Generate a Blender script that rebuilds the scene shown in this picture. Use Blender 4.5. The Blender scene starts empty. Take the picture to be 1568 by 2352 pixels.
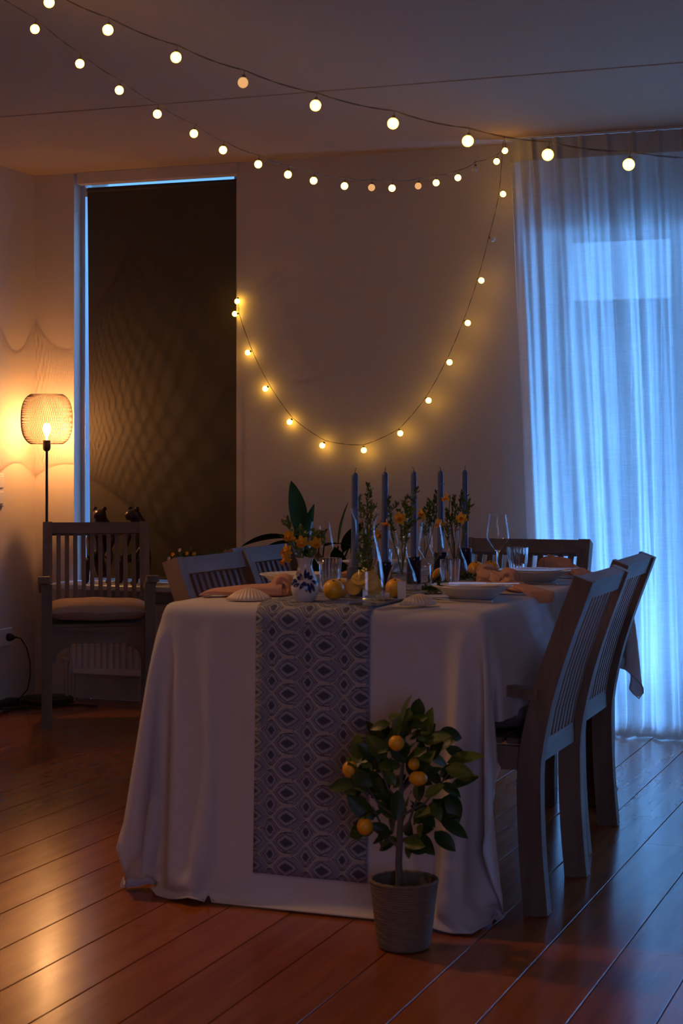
import bpy, bmesh, math, random
import numpy as np
from mathutils import Vector, Matrix, Euler, Quaternion
random.seed(7)
PI = math.pi
SC = bpy.context.scene
C = SC.collection

# ------------------------------------------------------------------ camera, sky, lights, exposure
cam_d = bpy.data.cameras.new('camera')
cam_d.sensor_fit = 'VERTICAL'
cam_d.sensor_height = 36.0
cam_d.lens = 4000 / 2352 * 36.0
cam_d.shift_y = -126 / 2352
cam_d.clip_start = 0.05
cam_d.dof.use_dof = True
cam_d.dof.focus_distance = 7.3
cam_d.dof.aperture_fstop = 9.0
cam = bpy.data.objects.new('camera', cam_d)
C.objects.link(cam)
cam.location = (0, 0, 1.16)
cam.rotation_euler = (PI / 2, 0, math.atan2(1516, 4000))
SC.camera = cam

SC.view_settings.view_transform = 'Standard'
SC.view_settings.look = 'None'
SC.view_settings.gamma = 1.0
SC.view_settings.use_curve_mapping = False
SC.view_settings.exposure = 1.0
SC.cycles.transparent_max_bounces = 24
SC.cycles.max_bounces = 10

world = bpy.data.worlds.new('dusk sky')
SC.world = world
world.use_nodes = True
wn = world.node_tree
wn.nodes.clear()
w_out = wn.nodes.new('ShaderNodeOutputWorld')
w_bg = wn.nodes.new('ShaderNodeBackground')
w_tc = wn.nodes.new('ShaderNodeTexCoord')
w_sep = wn.nodes.new('ShaderNodeSeparateXYZ')
w_ramp = wn.nodes.new('ShaderNodeValToRGB')
wn.links.new(w_tc.outputs['Generated'], w_sep.inputs[0])
wn.links.new(w_sep.outputs['Z'], w_ramp.inputs[0])
wn.links.new(w_ramp.outputs[0], w_bg.inputs[0])
wn.links.new(w_bg.outputs[0], w_out.inputs[0])
w_ramp.color_ramp.elements[0].position = 0.0
w_ramp.color_ramp.elements[0].color = (0.15, 0.43, 1.0, 1)
w_ramp.color_ramp.elements[1].position = 1.0
w_ramp.color_ramp.elements[1].color = (0.09, 0.30, 0.85, 1)
w_bg.inputs[1].default_value = 16.5


def area_light(name, loc, target, size, size_y, color, power):
    d = bpy.data.lights.new(name, 'AREA')
    d.shape = 'RECTANGLE'
    d.size, d.size_y = size, size_y
    d.color = color
    d.energy = power
    o = bpy.data.objects.new(name, d)
    C.objects.link(o)
    o.location = loc
    o.rotation_euler = (Vector(target) - Vector(loc)).to_track_quat('-Z', 'Y').to_euler()
    return o


# assumed blue and warm fill from behind the camera
rw = area_light('rear_blue_fill', (1.2, -0.9, 1.25), (-1.4, 4.2, 0.35), 1.6, 1.6, (0.52, 0.52, 1.0), 3.6)
rw.data.spread = math.radians(110)
area_light('rear_warm_fill', (-3.3, 0.2, 1.65), (-1.3, 4.4, 0.5), 0.28, 0.28, (1.0, 0.50, 0.22), 0.9)


def spot_light(name, loc, target, color, power, cone):
    d = bpy.data.lights.new(name, 'SPOT')
    d.color = color
    d.energy = power
    d.spot_size = math.radians(cone)
    d.spot_blend = .7
    d.shadow_soft_size = .05
    o = bpy.data.objects.new(name, d)
    C.objects.link(o)
    o.location = loc
    o.rotation_euler = (Vector(target) - Vector(loc)).to_track_quat('-Z', 'Y').to_euler()
    return o


# two warm fill spots added at the left, out of view (their housings are built further down)
FILL_SPOTS = (((-3.10, 4.15, 2.36), (-1.50, 3.95, 0.25)), ((-2.30, 2.45, 2.36), (-2.0, 2.75, 0.0)))
spot_light('table_fill_spot', *FILL_SPOTS[0], (1.0, 0.50, 0.22), 26.0, 88)
spot_light('floor_fill_spot', *FILL_SPOTS[1], (1.0, 0.47, 0.18), 7.0, 110)


# ------------------------------------------------------------------ object helpers


def mark(o, label, cat, group=None, kind=None):
    o['label'] = label
    o['category'] = cat
    if group:
        o['group'] = group
    if kind:
        o['kind'] = kind
    return o


def thing(name, label, cat, loc=(0, 0, 0), rz=0.0, group=None):
    o = bpy.data.objects.new(name, None)
    o.empty_display_size = 0.05
    C.objects.link(o)
    o.location = loc
    o.rotation_euler = (0, 0, rz)
    return mark(o, label, cat, group)


def copy_tree(o, parent=None):
    c = o.copy()
    C.objects.link(c)
    c.parent = parent
    for ch in list(o.children):
        copy_tree(ch, c)
    return c


class MB:
    def __init__(s):
        s.v, s.f = [], []

    def add(s, vs, fs):
        b = len(s.v)
        s.v += [tuple(v) for v in vs]
        s.f += [tuple(i + b for i in f) for f in fs]
        return s

    def box(s, c, size, rot=None, bev=0.0, taper=1.0):
        hx, hy, hz = size[0] / 2, size[1] / 2, size[2] / 2
        if bev > 0:
            b = min(bev, hx * .9, hy * .9, hz * .9)
            vs = []
            idx = {}
            for sx in (-1, 1):
                for sy in (-1, 1):
                    for sz in (-1, 1):
                        for k in range(3):
                            p = [sx * (hx - b), sy * (hy - b), sz * (hz - b)]
                            p[k] = (sx * hx, sy * hy, sz * hz)[k]
                            idx[(sx, sy, sz, k)] = len(vs)
                            vs.append(p)
            fs = []
            for k in range(3):
                a, d = [(1, 2), (2, 0), (0, 1)][k]
                for sg in (-1, 1):
                    q = []
                    for (u, w) in ((-1, -1), (1, -1), (1, 1), (-1, 1)):
                        t = [0, 0, 0]
                        t[k] = sg
                        t[a] = u
                        t[d] = w
                        q.append(idx[(t[0], t[1], t[2], k)])
                    fs.append(q if sg > 0 else q[::-1])
            for k in range(3):
                a, d = [(1, 2), (2, 0), (0, 1)][k]
                for u in (-1, 1):
                    for w in (-1, 1):
                        t0 = [0, 0, 0]
                        t1 = [0, 0, 0]
                        t0[a] = t1[a] = u
                        t0[d] = t1[d] = w
                        t0[k], t1[k] = -1, 1
                        q = [idx[(*t0, a)], idx[(*t1, a)], idx[(*t1, d)], idx[(*t0, d)]]
                        fs.append(q if u * w < 0 else q[::-1])
            for sx in (-1, 1):
                for sy in (-1, 1):
                    for sz in (-1, 1):
                        q = [idx[(sx, sy, sz, 0)], idx[(sx, sy, sz, 1)], idx[(sx, sy, sz, 2)]]
                        fs.append(q if sx * sy * sz > 0 else q[::-1])
        else:
            vs = [[x, y, z] for x in (-hx, hx) for y in (-hy, hy) for z in (-hz, hz)]
            fs = [(0, 1, 3, 2), (4, 6, 7, 5), (0, 4, 5, 1), (2, 3, 7, 6), (0, 2, 6, 4), (1, 5, 7, 3)]
        m = rot.to_matrix() if rot is not None else Matrix.Identity(3)
        vs = [m @ Vector(v) + Vector(c) for v in vs]
        return s.add(vs, fs)

    def bar(s, pts, wx, wd, side=(1, 0, 0), cap=True):
        """rectangular bar swept along pts; wx along the fixed side vector, wd across it"""
        pts = [Vector(p) for p in pts]
        side = Vector(side).normalized()
        n = len(pts)
        vs = []
        for i, p in enumerate(pts):
            t = (pts[min(i + 1, n - 1)] - pts[max(i - 1, 0)]).normalized()
            up = t.cross(side).normalized()
            w = wd[i] if isinstance(wd, (list, tuple)) else wd
            for a, b in ((-1, -1), (1, -1), (1, 1), (-1, 1)):
                vs.append(p + side * (a * wx / 2) + up * (b * w / 2))
        fs = []
        for i in range(n - 1):
            for k in range(4):
                fs.append((i * 4 + k, i * 4 + (k + 1) % 4, i * 4 + 4 + (k + 1) % 4, i * 4 + 4 + k))
        if cap:
            fs.append((3, 2, 1, 0))
            b = (n - 1) * 4
            fs.append((b, b + 1, b + 2, b + 3))
        return s.add(vs, fs)

    def tube(s, pts, r, n=6, cap=True):
        pts = [Vector(p) for p in pts]
        m = len(pts)
        vs = []
        ref = None
        for i, p in enumerate(pts):
            t = (pts[min(i + 1, m - 1)] - pts[max(i - 1, 0)])
            t = t.normalized() if t.length > 1e-9 else Vector((0, 0, 1))
            if ref is None:
                ref = Vector((1, 0, 0)) if abs(t.x) < .8 else Vector((0, 1, 0))
            a = (ref - t * ref.dot(t)).normalized()
            ref = a
            b = t.cross(a)
            rr = r[i] if isinstance(r, (list, tuple)) else r
            for k in range(n):
                an = 2 * PI * k / n
                vs.append(p + a * (rr * math.cos(an)) + b * (rr * math.sin(an)))
        fs = []
        for i in range(m - 1):
            for k in range(n):
                fs.append((i * n + k, i * n + (k + 1) % n, (i + 1) * n + (k + 1) % n, (i + 1) * n + k))
        if cap:
            fs.append(tuple(range(n - 1, -1, -1)))
            fs.append(tuple((m - 1) * n + k for k in range(n)))
        return s.add(vs, fs)

    def lathe(s, prof, n=32, c=(0, 0, 0), mod=None):
        """prof: list of (r, z); r 0 ends become poles"""
        vs, rows = [], []
        for j, (r, z) in enumerate(prof):
            if r <= 1e-6:
                rows.append([len(vs)])
                vs.append((c[0], c[1], c[2] + z))
            else:
                row = []
                for k in range(n):
                    an = 2 * PI * k / n
                    rr = r * (mod(an, j) if mod else 1)
                    row.append(len(vs))
                    vs.append((c[0] + rr * math.cos(an), c[1] + rr * math.sin(an), c[2] + z))
                rows.append(row)
        fs = []
        for a, b in zip(rows[:-1], rows[1:]):
            for k in range(n):
                k2 = (k + 1) % n
                if len(a) == 1 and len(b) == 1:
                    continue
                if len(a) == 1:
                    fs.append((a[0], b[k2], b[k]))
                elif len(b) == 1:
                    fs.append((a[k], a[k2], b[0]))
                else:
                    fs.append((a[k], a[k2], b[k2], b[k]))
        return s.add(vs, fs)

    def grid(s, fn, nu, nv, closed_u=False):
        vs = [fn(i / (nu if closed_u else nu - 1), j / (nv - 1)) for j in range(nv) for i in range(nu)]
        fs = []
        for j in range(nv - 1):
            for i in range(nu if closed_u else nu - 1):
                i2 = (i + 1) % nu
                fs.append((j * nu + i, j * nu + i2, (j + 1) * nu + i2, (j + 1) * nu + i))
        return s.add(vs, fs)

    def ball(s, c, r, n=12, m=8, sc=(1, 1, 1)):
        prof = [(math.sin(PI * j / m), -math.cos(PI * j / m)) for j in range(m + 1)]
        prof[0] = (0, -1)
        prof[-1] = (0, 1)
        b = len(s.v)
        s.lathe(prof, n)
        for i in range(b, len(s.v)):
            v = s.v[i]
            s.v[i] = (c[0] + v[0] * r * sc[0], c[1] + v[1] * r * sc[1], c[2] + v[2] * r * sc[2])
        return s

    def xf(s, m):
        s.v = [tuple(m @ Vector(v)) for v in s.v]
        return s

    def mesh(s, name, smooth=True, angle=40):
        me = bpy.data.meshes.new(name)
        me.from_pydata(s.v, [], s.f)
        me.validate()
        bm = bmesh.new()
        bm.from_mesh(me)
        bmesh.ops.recalc_face_normals(bm, faces=bm.faces)
        bm.to_mesh(me)
        bm.free()
        if smooth:
            me.polygons.foreach_set('use_smooth', [True] * len(me.polygons))
            try:
                me.set_sharp_from_angle(angle=math.radians(angle))
            except Exception:
                pass
        return me

    def build(s, name, mat, parent=None, smooth=True, angle=40):
        return put(name, s.mesh(name, smooth, angle), mat, parent)


def put(name, me, mat, parent=None, loc=None, rot=None):
    o = bpy.data.objects.new(name, me)
    C.objects.link(o)
    if mat is not None and len(me.materials) == 0:
        for m in (mat if isinstance(mat, (list, tuple)) else [mat]):
            me.materials.append(m)
    o.parent = parent
    if loc is not None:
        o.location = loc
    if rot is not None:
        o.rotation_euler = rot
    return o


def struct(o):
    o['kind'] = 'structure'
    return o


# ------------------------------------------------------------------ materials


class NT:
    def __init__(s, name):
        s.m = bpy.data.materials.new(name)
        s.m.use_nodes = True
        s.t = s.m.node_tree
        s.t.nodes.clear()
        s.out = s.t.nodes.new('ShaderNodeOutputMaterial')

    def n(s, typ, **kw):
        nd = s.t.nodes.new(typ)
        for k, v in kw.items():
            if k.startswith('i_'):
                nd.inputs[k[2:].replace('_', ' ')].default_value = v
            else:
                setattr(nd, k, v)
        return nd

    def l(s, a, b):
        s.t.links.new(a, b)

    def val(s, x, sock):
        if isinstance(x, (int, float)):
            sock.default_value = x
        else:
            s.l(x, sock)

    def math(s, op, a, b=0.0, c=None):
        nd = s.n('ShaderNodeMath', operation=op)
        s.val(a, nd.inputs[0])
        s.val(b, nd.inputs[1])
        if c is not None:
            s.val(c, nd.inputs[2])
        return nd.outputs[0]

    def mix(s, fac, a, b):
        nd = s.n('ShaderNodeMix', data_type='RGBA')
        s.val(fac, nd.inputs['Factor'])
        for x, k in ((a, 6), (b, 7)):
            if isinstance(x, (tuple, list)):
                nd.inputs[k].default_value = (*x[:3], 1)
            else:
                s.l(x, nd.inputs[k])
        return nd.outputs[2]

    def coord(s, kind='Object', scale=(1, 1, 1), rot=(0, 0, 0)):
        tc = s.n('ShaderNodeTexCoord')
        mp = s.n('ShaderNodeMapping')
        mp.inputs['Scale'].default_value = scale
        mp.inputs['Rotation'].default_value = rot
        s.l(tc.outputs[kind], mp.inputs[0])
        return mp.outputs[0]

    def noise(s, vec, scale=5, detail=4, rough=.55):
        nd = s.n('ShaderNodeTexNoise')
        nd.inputs['Scale'].default_value = scale
        nd.inputs['Detail'].default_value = detail
        nd.inputs['Roughness'].default_value = rough
        if vec is not None:
            s.l(vec, nd.inputs['Vector'])
        return nd.outputs['Fac']

    def ramp(s, fac, stops):
        nd = s.n('ShaderNodeValToRGB')
        e = nd.color_ramp.elements
        while len(e) > 1:
            e.remove(e[-1])
        e[0].position, e[0].color = stops[0][0], (*stops[0][1], 1)
        for p, c in stops[1:]:
            x = e.new(p)
            x.color = (*c, 1)
        s.l(fac, nd.inputs[0])
        return nd.outputs[0]

    def bump(s, h, strength=.3, dist=.002):
        nd = s.n('ShaderNodeBump')
        nd.inputs['Strength'].default_value = strength
        nd.inputs['Distance'].default_value = dist
        s.l(h, nd.inputs['Height'])
        return nd.outputs[0]

    def pbr(s, color, rough=.5, normal=None, spec=.5, metal=0.0, **kw):
        p = s.n('ShaderNodeBsdfPrincipled')
        if isinstance(color, (tuple, list)):
            p.inputs['Base Color'].default_value = (*color[:3], 1)
        else:
            s.l(color, p.inputs['Base Color'])
        s.val(rough, p.inputs['Roughness'])
        p.inputs['Metallic'].default_value = metal
        p.inputs['Specular IOR Level'].default_value = spec
        if normal is not None:
            s.l(normal, p.inputs['Normal'])
        for k, v in kw.items():
            p.inputs[k.replace('_', ' ')].default_value = v
        s.l(p.outputs[0], s.out.inputs[0])
        return p

    def surf(s, sh):
        s.l(sh, s.out.inputs[0])
        return s.m


def simple(name, col, rough=.5, var=.12, scale=20, bump=0.0, bscale=60, metal=0.0, spec=.5, stretch=(1, 1, 1)):
    t = NT(name)
    v = t.coord(scale=stretch)
    nz = t.noise(v, scale, 4)
    c = t.mix(nz, tuple(x * (1 - var) for x in col), tuple(min(1, x * (1 + var)) for x in col))
    nm = t.bump(t.noise(v, bscale, 3), bump, .002) if bump else None
    t.pbr(c, rough, nm, spec, metal)
    return t.m


def emissive(name, col, strength):
    t = NT(name)
    e = t.n('ShaderNodeEmission')
    e.inputs[0].default_value = (*col, 1)
    e.inputs[1].default_value = strength
    return t.surf(e.outputs[0])


def facing_mirror(t, base, power, top):
    """share of mirror reflection that grows towards grazing view, the same from both sides"""
    lw = t.n('ShaderNodeLayerWeight')
    lw.inputs[0].default_value = .5
    return t.math('ADD', base, t.math('MULTIPLY', t.math('POWER', lw.outputs['Facing'], power), top)), lw.outputs['Facing']


def thin_glass(name, tint=(.985, .988, .99), dark=.86, top=.75, rough=.02):
    """clear thin-walled glass: straight transmission plus a Fresnel mirror"""
    t = NT(name)
    f, facing = facing_mirror(t, .05, 3.4, top)
    tr = t.n('ShaderNodeBsdfTransparent')
    t.l(t.mix(t.math('POWER', facing, 3.0), tint, tuple(x * dark for x in tint)), tr.inputs[0])
    gl = t.n('ShaderNodeBsdfGlossy')
    gl.inputs['Roughness'].default_value = rough
    mx = t.n('ShaderNodeMixShader')
    t.l(f, mx.inputs[0])
    t.l(tr.outputs[0], mx.inputs[1])
    t.l(gl.outputs[0], mx.inputs[2])
    return t.surf(mx.outputs[0])


def wood(name, dark, light, grain=(6, 6, 60), rough=.6, bump=.15, spec=.3):
    t = NT(name)
    v = t.coord(scale=grain)
    n1 = t.noise(v, 1.3, 6, .6)
    oi = t.n('ShaderNodeObjectInfo')
    h = t.math('ADD', n1, t.math('MULTIPLY', t.math('SUBTRACT', oi.outputs['Random'], .5), .25))
    c = t.ramp(h, [(.25, dark), (.75, light)])
    t.pbr(c, rough, t.bump(n1, bump, .001), spec)
    return t.m


def linen(name, col, transl=.25, weave=900, clear=0.0, lo=.82, hi=1.12):
    """woven cloth: diffuse, some light coming through, and optionally gaps between the threads"""
    t = NT(name)
    a = t.noise(t.coord(scale=(weave * .04, weave * .04, weave)), 1.0, 2)
    b = t.noise(t.coord(scale=(weave, weave, weave * .04)), 1.0, 2)
    th = t.math('MULTIPLY', t.math('ADD', a, b), .5)
    soft = t.noise(t.coord(), 3, 3)
    c = t.mix(t.math('ADD', t.math('MULTIPLY', th, .7), t.math('MULTIPLY', soft, .3)),
              tuple(x * lo for x in col), tuple(min(1, x * hi) for x in col))
    nm = t.bump(th, .25, .0012)
    d = t.n('ShaderNodeBsdfDiffuse')
    t.l(c, d.inputs[0])
    t.l(nm, d.inputs['Normal'])
    tl = t.n('ShaderNodeBsdfTranslucent')
    t.l(c, tl.inputs[0])
    mx = t.n('ShaderNodeMixShader')
    mx.inputs[0].default_value = transl
    t.l(d.outputs[0], mx.inputs[1])
    t.l(tl.outputs[0], mx.inputs[2])
    res = mx.outputs[0]
    if clear > 0:
        tr = t.n('ShaderNodeBsdfTransparent')
        m2 = t.n('ShaderNodeMixShader')
        gap = t.math('MULTIPLY', t.math('SUBTRACT', 1.0, t.math('MULTIPLY', th, 1.2)), clear * 2.2)
        t.l(gap, m2.inputs[0])
        t.l(res, m2.inputs[1])
        t.l(tr.outputs[0], m2.inputs[2])
        res = m2.outputs[0]
    return t.surf(res)


M = {}
# painted plaster: orange-peel relief
t = NT('wall_plaster')
v = t.coord()
n1 = t.noise(v, 160, 2, .5)
n2 = t.noise(v, 1.1, 3)
c = t.mix(n2, (.66, .55, .44), (.74, .62, .51))
t.pbr(c, .85, t.bump(n1, .45, .0016), .2)
M['wall'] = t.m
t = NT('ceiling_plaster')
v = t.coord()
c = t.mix(t.noise(v, .9, 3), (.55, .395, .285), (.60, .43, .31))
t.pbr(c, .9, t.bump(t.noise(v, 120, 2), .35, .0015), .2)
M['ceiling'] = t.m
# lacquered floorboards
t = NT('floor_board')
oi = t.n('ShaderNodeObjectInfo')
v = t.coord(scale=(9, .55, 9))
off = t.n('ShaderNodeVectorMath', operation='ADD')
cmb = t.n('ShaderNodeCombineXYZ')
t.l(t.math('MULTIPLY', oi.outputs['Random'], 37.0), cmb.inputs[0])
t.l(t.math('MULTIPLY', oi.outputs['Random'], 91.0), cmb.inputs[1])
t.l(v, off.inputs[0])
t.l(cmb.outputs[0], off.inputs[1])
g = t.noise(off.outputs[0], 2.6, 7, .62)
g2 = t.noise(t.coord(), 7, 3)
h = t.math('ADD', t.math('MULTIPLY', g, .75), t.math('ADD', t.math('MULTIPLY', oi.outputs['Random'], .22), t.math('MULTIPLY', g2, .12)))
c = t.ramp(h, [(.25, (.20, .050, .011)), (.55, (.34, .095, .022)), (.85, (.45, .145, .036))])
wav = t.noise(t.coord(scale=(1, .35, 1)), 26, 3, .6)
nm = t.bump(wav, .055, .004)
rg = t.math('ADD', .155, t.math('MULTIPLY', t.noise(t.coord(), 18, 4), .09))
t.pbr(c, rg, nm, .28)
M['board'] = t.m
M['subfloor'] = simple('floor_joint_dark', (.05, .02, .01), .8)
M['white_paint'] = simple('white_gloss_paint', (.70, .67, .64), .35, .05)
M['frame_paint'] = simple('window_frame_paint', (.62, .60, .58), .4, .05)
M['plastic_white'] = simple('white_plastic', (.72, .68, .62), .4, .04)
M['black'] = simple('black_plastic', (.012, .011, .011), .5, .2)
M['mesh_wire'] = simple('bronze_shade_wire', (.11, .062, .038), .45, .2, metal=.2)
M['metal_dark'] = simple('dark_lamp_metal', (.035, .022, .016), .4, .2, metal=.3)
M['steel'] = simple('brushed_steel', (.55, .53, .5), .25, .1, metal=1.0, scale=80)
M['pipe'] = simple('painted_pipe', (.55, .5, .45), .4, .05)
M['pane'] = thin_glass('window_glass', (.94, .955, .97), .9, .7, .005)
t = NT('blackout_blind')
v = t.coord()
c = t.mix(t.noise(t.coord(scale=(1, 1, 14)), 40, 2), (.060, .046, .030), (.078, .060, .040))
t.pbr(c, .75, t.bump(t.noise(v, 500, 1), .2, .0006), .3)
M['blind'] = t.m
M['teak'] = wood('weathered_teak', (.155, .100, .069), (.290, .192, .137), (14, 14, 2.2), .62)
M['teak_across'] = wood('weathered_teak_across', (.155, .100, .069), (.290, .192, .137), (2.2, 14, 14), .62)
M['table_wood'] = wood('red_brown_table_wood', (.10, .030, .018), (.19, .06, .034), (14, 14, 2), .45)
M['cushion'] = linen('beige_cushion_cloth', (.50, .34, .235), 0.0, 500)
M['cushion_dark'] = linen('grey_cushion_cloth', (.15, .13, .14), 0.0, 500)
M['cloth'] = linen('white_linen', (.66, .62, .62), .12, 700)
M['curtain'] = linen('sheer_linen_curtain', (.84, .82, .80), .68, 300, .014, .55, 1.3)
M['curtain_band'] = linen('doubled_linen_header', (.60, .55, .50), .16, 420)
M['napkin'] = linen('peach_muslin', (.72, .42, .30), .25, 600)
M['porcelain'] = simple('glazed_stoneware', (.66, .62, .57), .22, .04)
M['porcelain_rim'] = simple('speckled_stoneware', (.58, .53, .47), .28, .12, scale=90)
M['candle'] = simple('blue_grey_wax', (.085, .118, .235), .5, .08)
M['holder'] = simple('dark_blue_glazed_ceramic', (.012, .018, .045), .18, .15)
M['wick'] = simple('cotton_wick', (.06, .05, .04), .9)
M['glass'] = thin_glass('clear_drinking_glass')
t = NT('clear_solid_glass')
gn = t.n('ShaderNodeBsdfGlass')
gn.inputs['Color'].default_value = (.97, .98, .985, 1)
gn.inputs['Roughness'].default_value = .0
gn.inputs['IOR'].default_value = 1.46
M['glass_solid'] = t.surf(gn.outputs[0])
M['water'] = thin_glass('water', (.95, .975, .96), .9, .35)
M['stemgreen'] = simple('green_stem', (.05, .095, .018), .5, .2)
M['sprig'] = simple('fine_green_leaf', (.110, .160, .018), .5, .35, scale=60)
M['sprig_dark'] = simple('grey_green_leaf', (.065, .105, .020), .5, .3, scale=60)
M['petal'] = simple('yellow_petal', (.80, .42, .02), .55, .12, scale=60)
M['trumpet'] = simple('orange_trumpet', (.85, .30, .01), .5, .12, scale=60)
t = NT('orange_peel')
v = t.coord()
t.pbr(t.mix(t.noise(v, 30, 3), (.80, .32, .010), (.88, .43, .018)), .38, t.bump(t.noise(v, 380, 2), .4, .001), .45)
M['orange'] = t.m
t = NT('yellow_orange_peel')
v = t.coord()
t.pbr(t.mix(t.noise(v, 30, 3), (.80, .36, .015), (.86, .46, .03)), .35, t.bump(t.noise(v, 380, 2), .4, .001), .45)
M['lemon'] = t.m
M['lemon_flesh'] = simple('citrus_flesh', (.82, .52, .10), .35, .25, scale=120)
M['lemon_rind'] = simple('citrus_rind', (.80, .45, .04), .4, .1)
M['card'] = simple('white_card', (.74, .71, .68), .7, .03)
t = NT('scallop_shell')
tc = t.n('ShaderNodeTexCoord')
ln = t.n('ShaderNodeVectorMath', operation='LENGTH')
t.l(tc.outputs['Object'], ln.inputs[0])
wv = t.noise(None, 1, 1)
bands = t.math('SINE', t.math('MULTIPLY', ln.outputs['Value'], 190.0))
nz = t.noise(t.coord(), 40, 3)
fac = t.math('ADD', t.math('MULTIPLY', bands, .18), t.math('MULTIPLY', nz, .8))
t.pbr(t.ramp(fac, [(.2, (.62, .43, .29)), (.6, (.76, .62, .46))]), .5, None, .35)
M['shell'] = t.m
M['tree_leaf'] = simple('citrus_tree_leaf', (.026, .055, .008), .42, .45, scale=14, spec=.3)
M['tree_leaf_pale'] = simple('pale_citrus_leaf', (.075, .12, .014), .42, .3, scale=14)
M['bark'] = simple('grey_green_bark', (.11, .10, .075), .8, .3, bump=.4, bscale=120)
M['lily'] = simple('dark_glossy_leaf', (.030, .056, .010), .7, .35, scale=10, spec=.08)
M['soil'] = simple('dark_potting_soil', (.012, .008, .006), .95, .5, scale=90, bump=.8, bscale=120)
M['pot_dark'] = simple('dark_planter', (.02, .018, .018), .5, .1)
M['terracotta'] = simple('terracotta', (.36, .17, .09), .8, .1)
M['frog'] = simple('dark_bronzed_wood', (.030, .014, .010), .30, .4, scale=30, bump=.2, bscale=70)
M['frog_eye'] = simple('polished_dark_eye', (.02, .012, .01), .12, .1)
M['rope'] = simple('woven_seagrass', (.19, .138, .095), .85, .35, scale=55, bump=.5, bscale=140)
M['gold_wire'] = simple('fairy_light_wire', (.085, .060, .030), .5, .2)
M['bulb_on'] = emissive('lit_fairy_bulb', (1.0, .55, .065), 7.4)
M['bulb_warm'] = emissive('dim_fairy_bulb', (1.0, .50, .19), .42)
M['bulb_off'] = simple('unlit_frosted_bulb', (.62, .52, .42), .35, .04)
M['filament'] = emissive('lamp_filament', (1.0, .46, .155), 18000.0)
t = NT('lamp_bulb_glass')
e = t.n('ShaderNodeEmission')
e.inputs[0].default_value = (1.0, .62, .28, 1)
e.inputs[1].default_value = 9.0
tr = t.n('ShaderNodeBsdfTransparent')
mx = t.n('ShaderNodeMixShader')
mx.inputs[0].default_value = .25
t.l(tr.outputs[0], mx.inputs[1])
t.l(e.outputs[0], mx.inputs[2])
M['lamp_bulb'] = t.surf(mx.outputs[0])
M['brick_out'] = simple('neighbour_render', (.055, .053, .050), .9, .08)
M['fence_out'] = simple('garden_fence_wood', (.12, .11, .10), .9, .2)
M['ground_out'] = simple('garden_paving', (.10, .10, .10), .9, .2)
M['petal_white'] = simple('white_petal', (.72, .62, .55), .6, .05)
M['brass_chain'] = simple('blind_chain', (.55, .45, .38), .4, .1)

# glazed white vase with hand-painted blue leaves: the print is mapped on angle and height
# ogee-pattern printed runner, mapped on UV in metres
t = NT('printed_runner')
uv = t.n('ShaderNodeTexCoord')
sp = t.n('ShaderNodeSeparateXYZ')
t.l(uv.outputs['UV'], sp.inputs[0])
wob = t.noise(uv.outputs['UV'], 260, 2)
wv = t.math('MULTIPLY', t.math('SUBTRACT', wob, .5), .0065)
px = t.math('DIVIDE', t.math('ADD', sp.outputs[0], wv), .100)
py = t.math('DIVIDE', t.math('ADD', sp.outputs[1], wv), .0632)
# lean the ogee so that every motif is round on its left and pointed on its right
px = t.math('ADD', px, t.math('MULTIPLY', t.math('SINE', t.math('MULTIPLY', px, 2 * PI)), .085))
sn = t.math('SINE', t.math('MULTIPLY', px, PI))
hh = t.math('MULTIPLY', t.math('MULTIPLY', sn, sn), .5)
fy = t.math('ABSOLUTE', t.math('SUBTRACT', t.math('SUBTRACT', py, t.math('FLOOR', py)), .5))
ay = t.math('SUBTRACT', .5, fy)                       # 0 on the rows, .5 half way between
F = t.math('SUBTRACT', hh, ay)
D = t.math('ABSOLUTE', F)
isA = t.math('GREATER_THAN', F, 0.0)
# alternate rows of the lattice carry two different fillings
par = t.math('GREATER_THAN', t.math('SUBTRACT', t.math('MULTIPLY', t.math('ADD', py, .5), .5), t.math('FLOOR', t.math('MULTIPLY', t.math('ADD', py, .5), .5))), .5)
# centre medallion, measured from each motif's own centre
cxA = t.math('SUBTRACT', t.math('SUBTRACT', px, t.math('FLOOR', px)), .5)
cxB = t.math('SUBTRACT', t.math('ABSOLUTE', cxA), .5)
cx = t.math('ADD', t.math('MULTIPLY', isA, cxA), t.math('MULTIPLY', t.math('SUBTRACT', 1.0, isA), cxB))
cy = t.math('ADD', t.math('MULTIPLY', isA, ay), t.math('MULTIPLY', t.math('SUBTRACT', 1.0, isA), fy))
rr = t.math('MULTIPLY', t.math('ADD', t.math('ABSOLUTE', t.math('ADD', cx, .03)), t.math('MULTIPLY', cy, .62)), .62)
# the outline bands are wide on the round left side of a motif and narrow on its right
D = t.math('MULTIPLY', D, t.math('ADD', 1.0, t.math('MULTIPLY', t.math('GREATER_THAN', cx, .08), .9)))
side_ = t.math('GREATER_THAN', cx, .05)
linecol = t.ramp(D, [(0.0, (0.364, 0.345, 0.336)), (.05, (0.434, 0.406, 0.378)), (.08, (0.0557, 0.0631, 0.107)), (.115, (0.0502, 0.0575, 0.0957)),
                     (.13, (0.376, 0.358, 0.348)), (.165, (0.343, 0.334, 0.343)), (.19, (0.0697, 0.0789, 0.134)), (.225, (0.176, 0.199, 0.296)), (.42, (0.237, 0.255, 0.357))])
inner = t.ramp(D, [(0.0, (0.385, 0.358, 0.339)), (.05, (0.434, 0.406, 0.378)), (.075, (0.28, 0.289, 0.354)), (.11, (0.136, 0.155, 0.238)), (.14, (0.237, 0.26, 0.357)), (.40, (0.2, 0.223, 0.32))])
base = t.mix(t.math('ABSOLUTE', t.math('SUBTRACT', isA, par)), linecol, inner)
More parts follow.
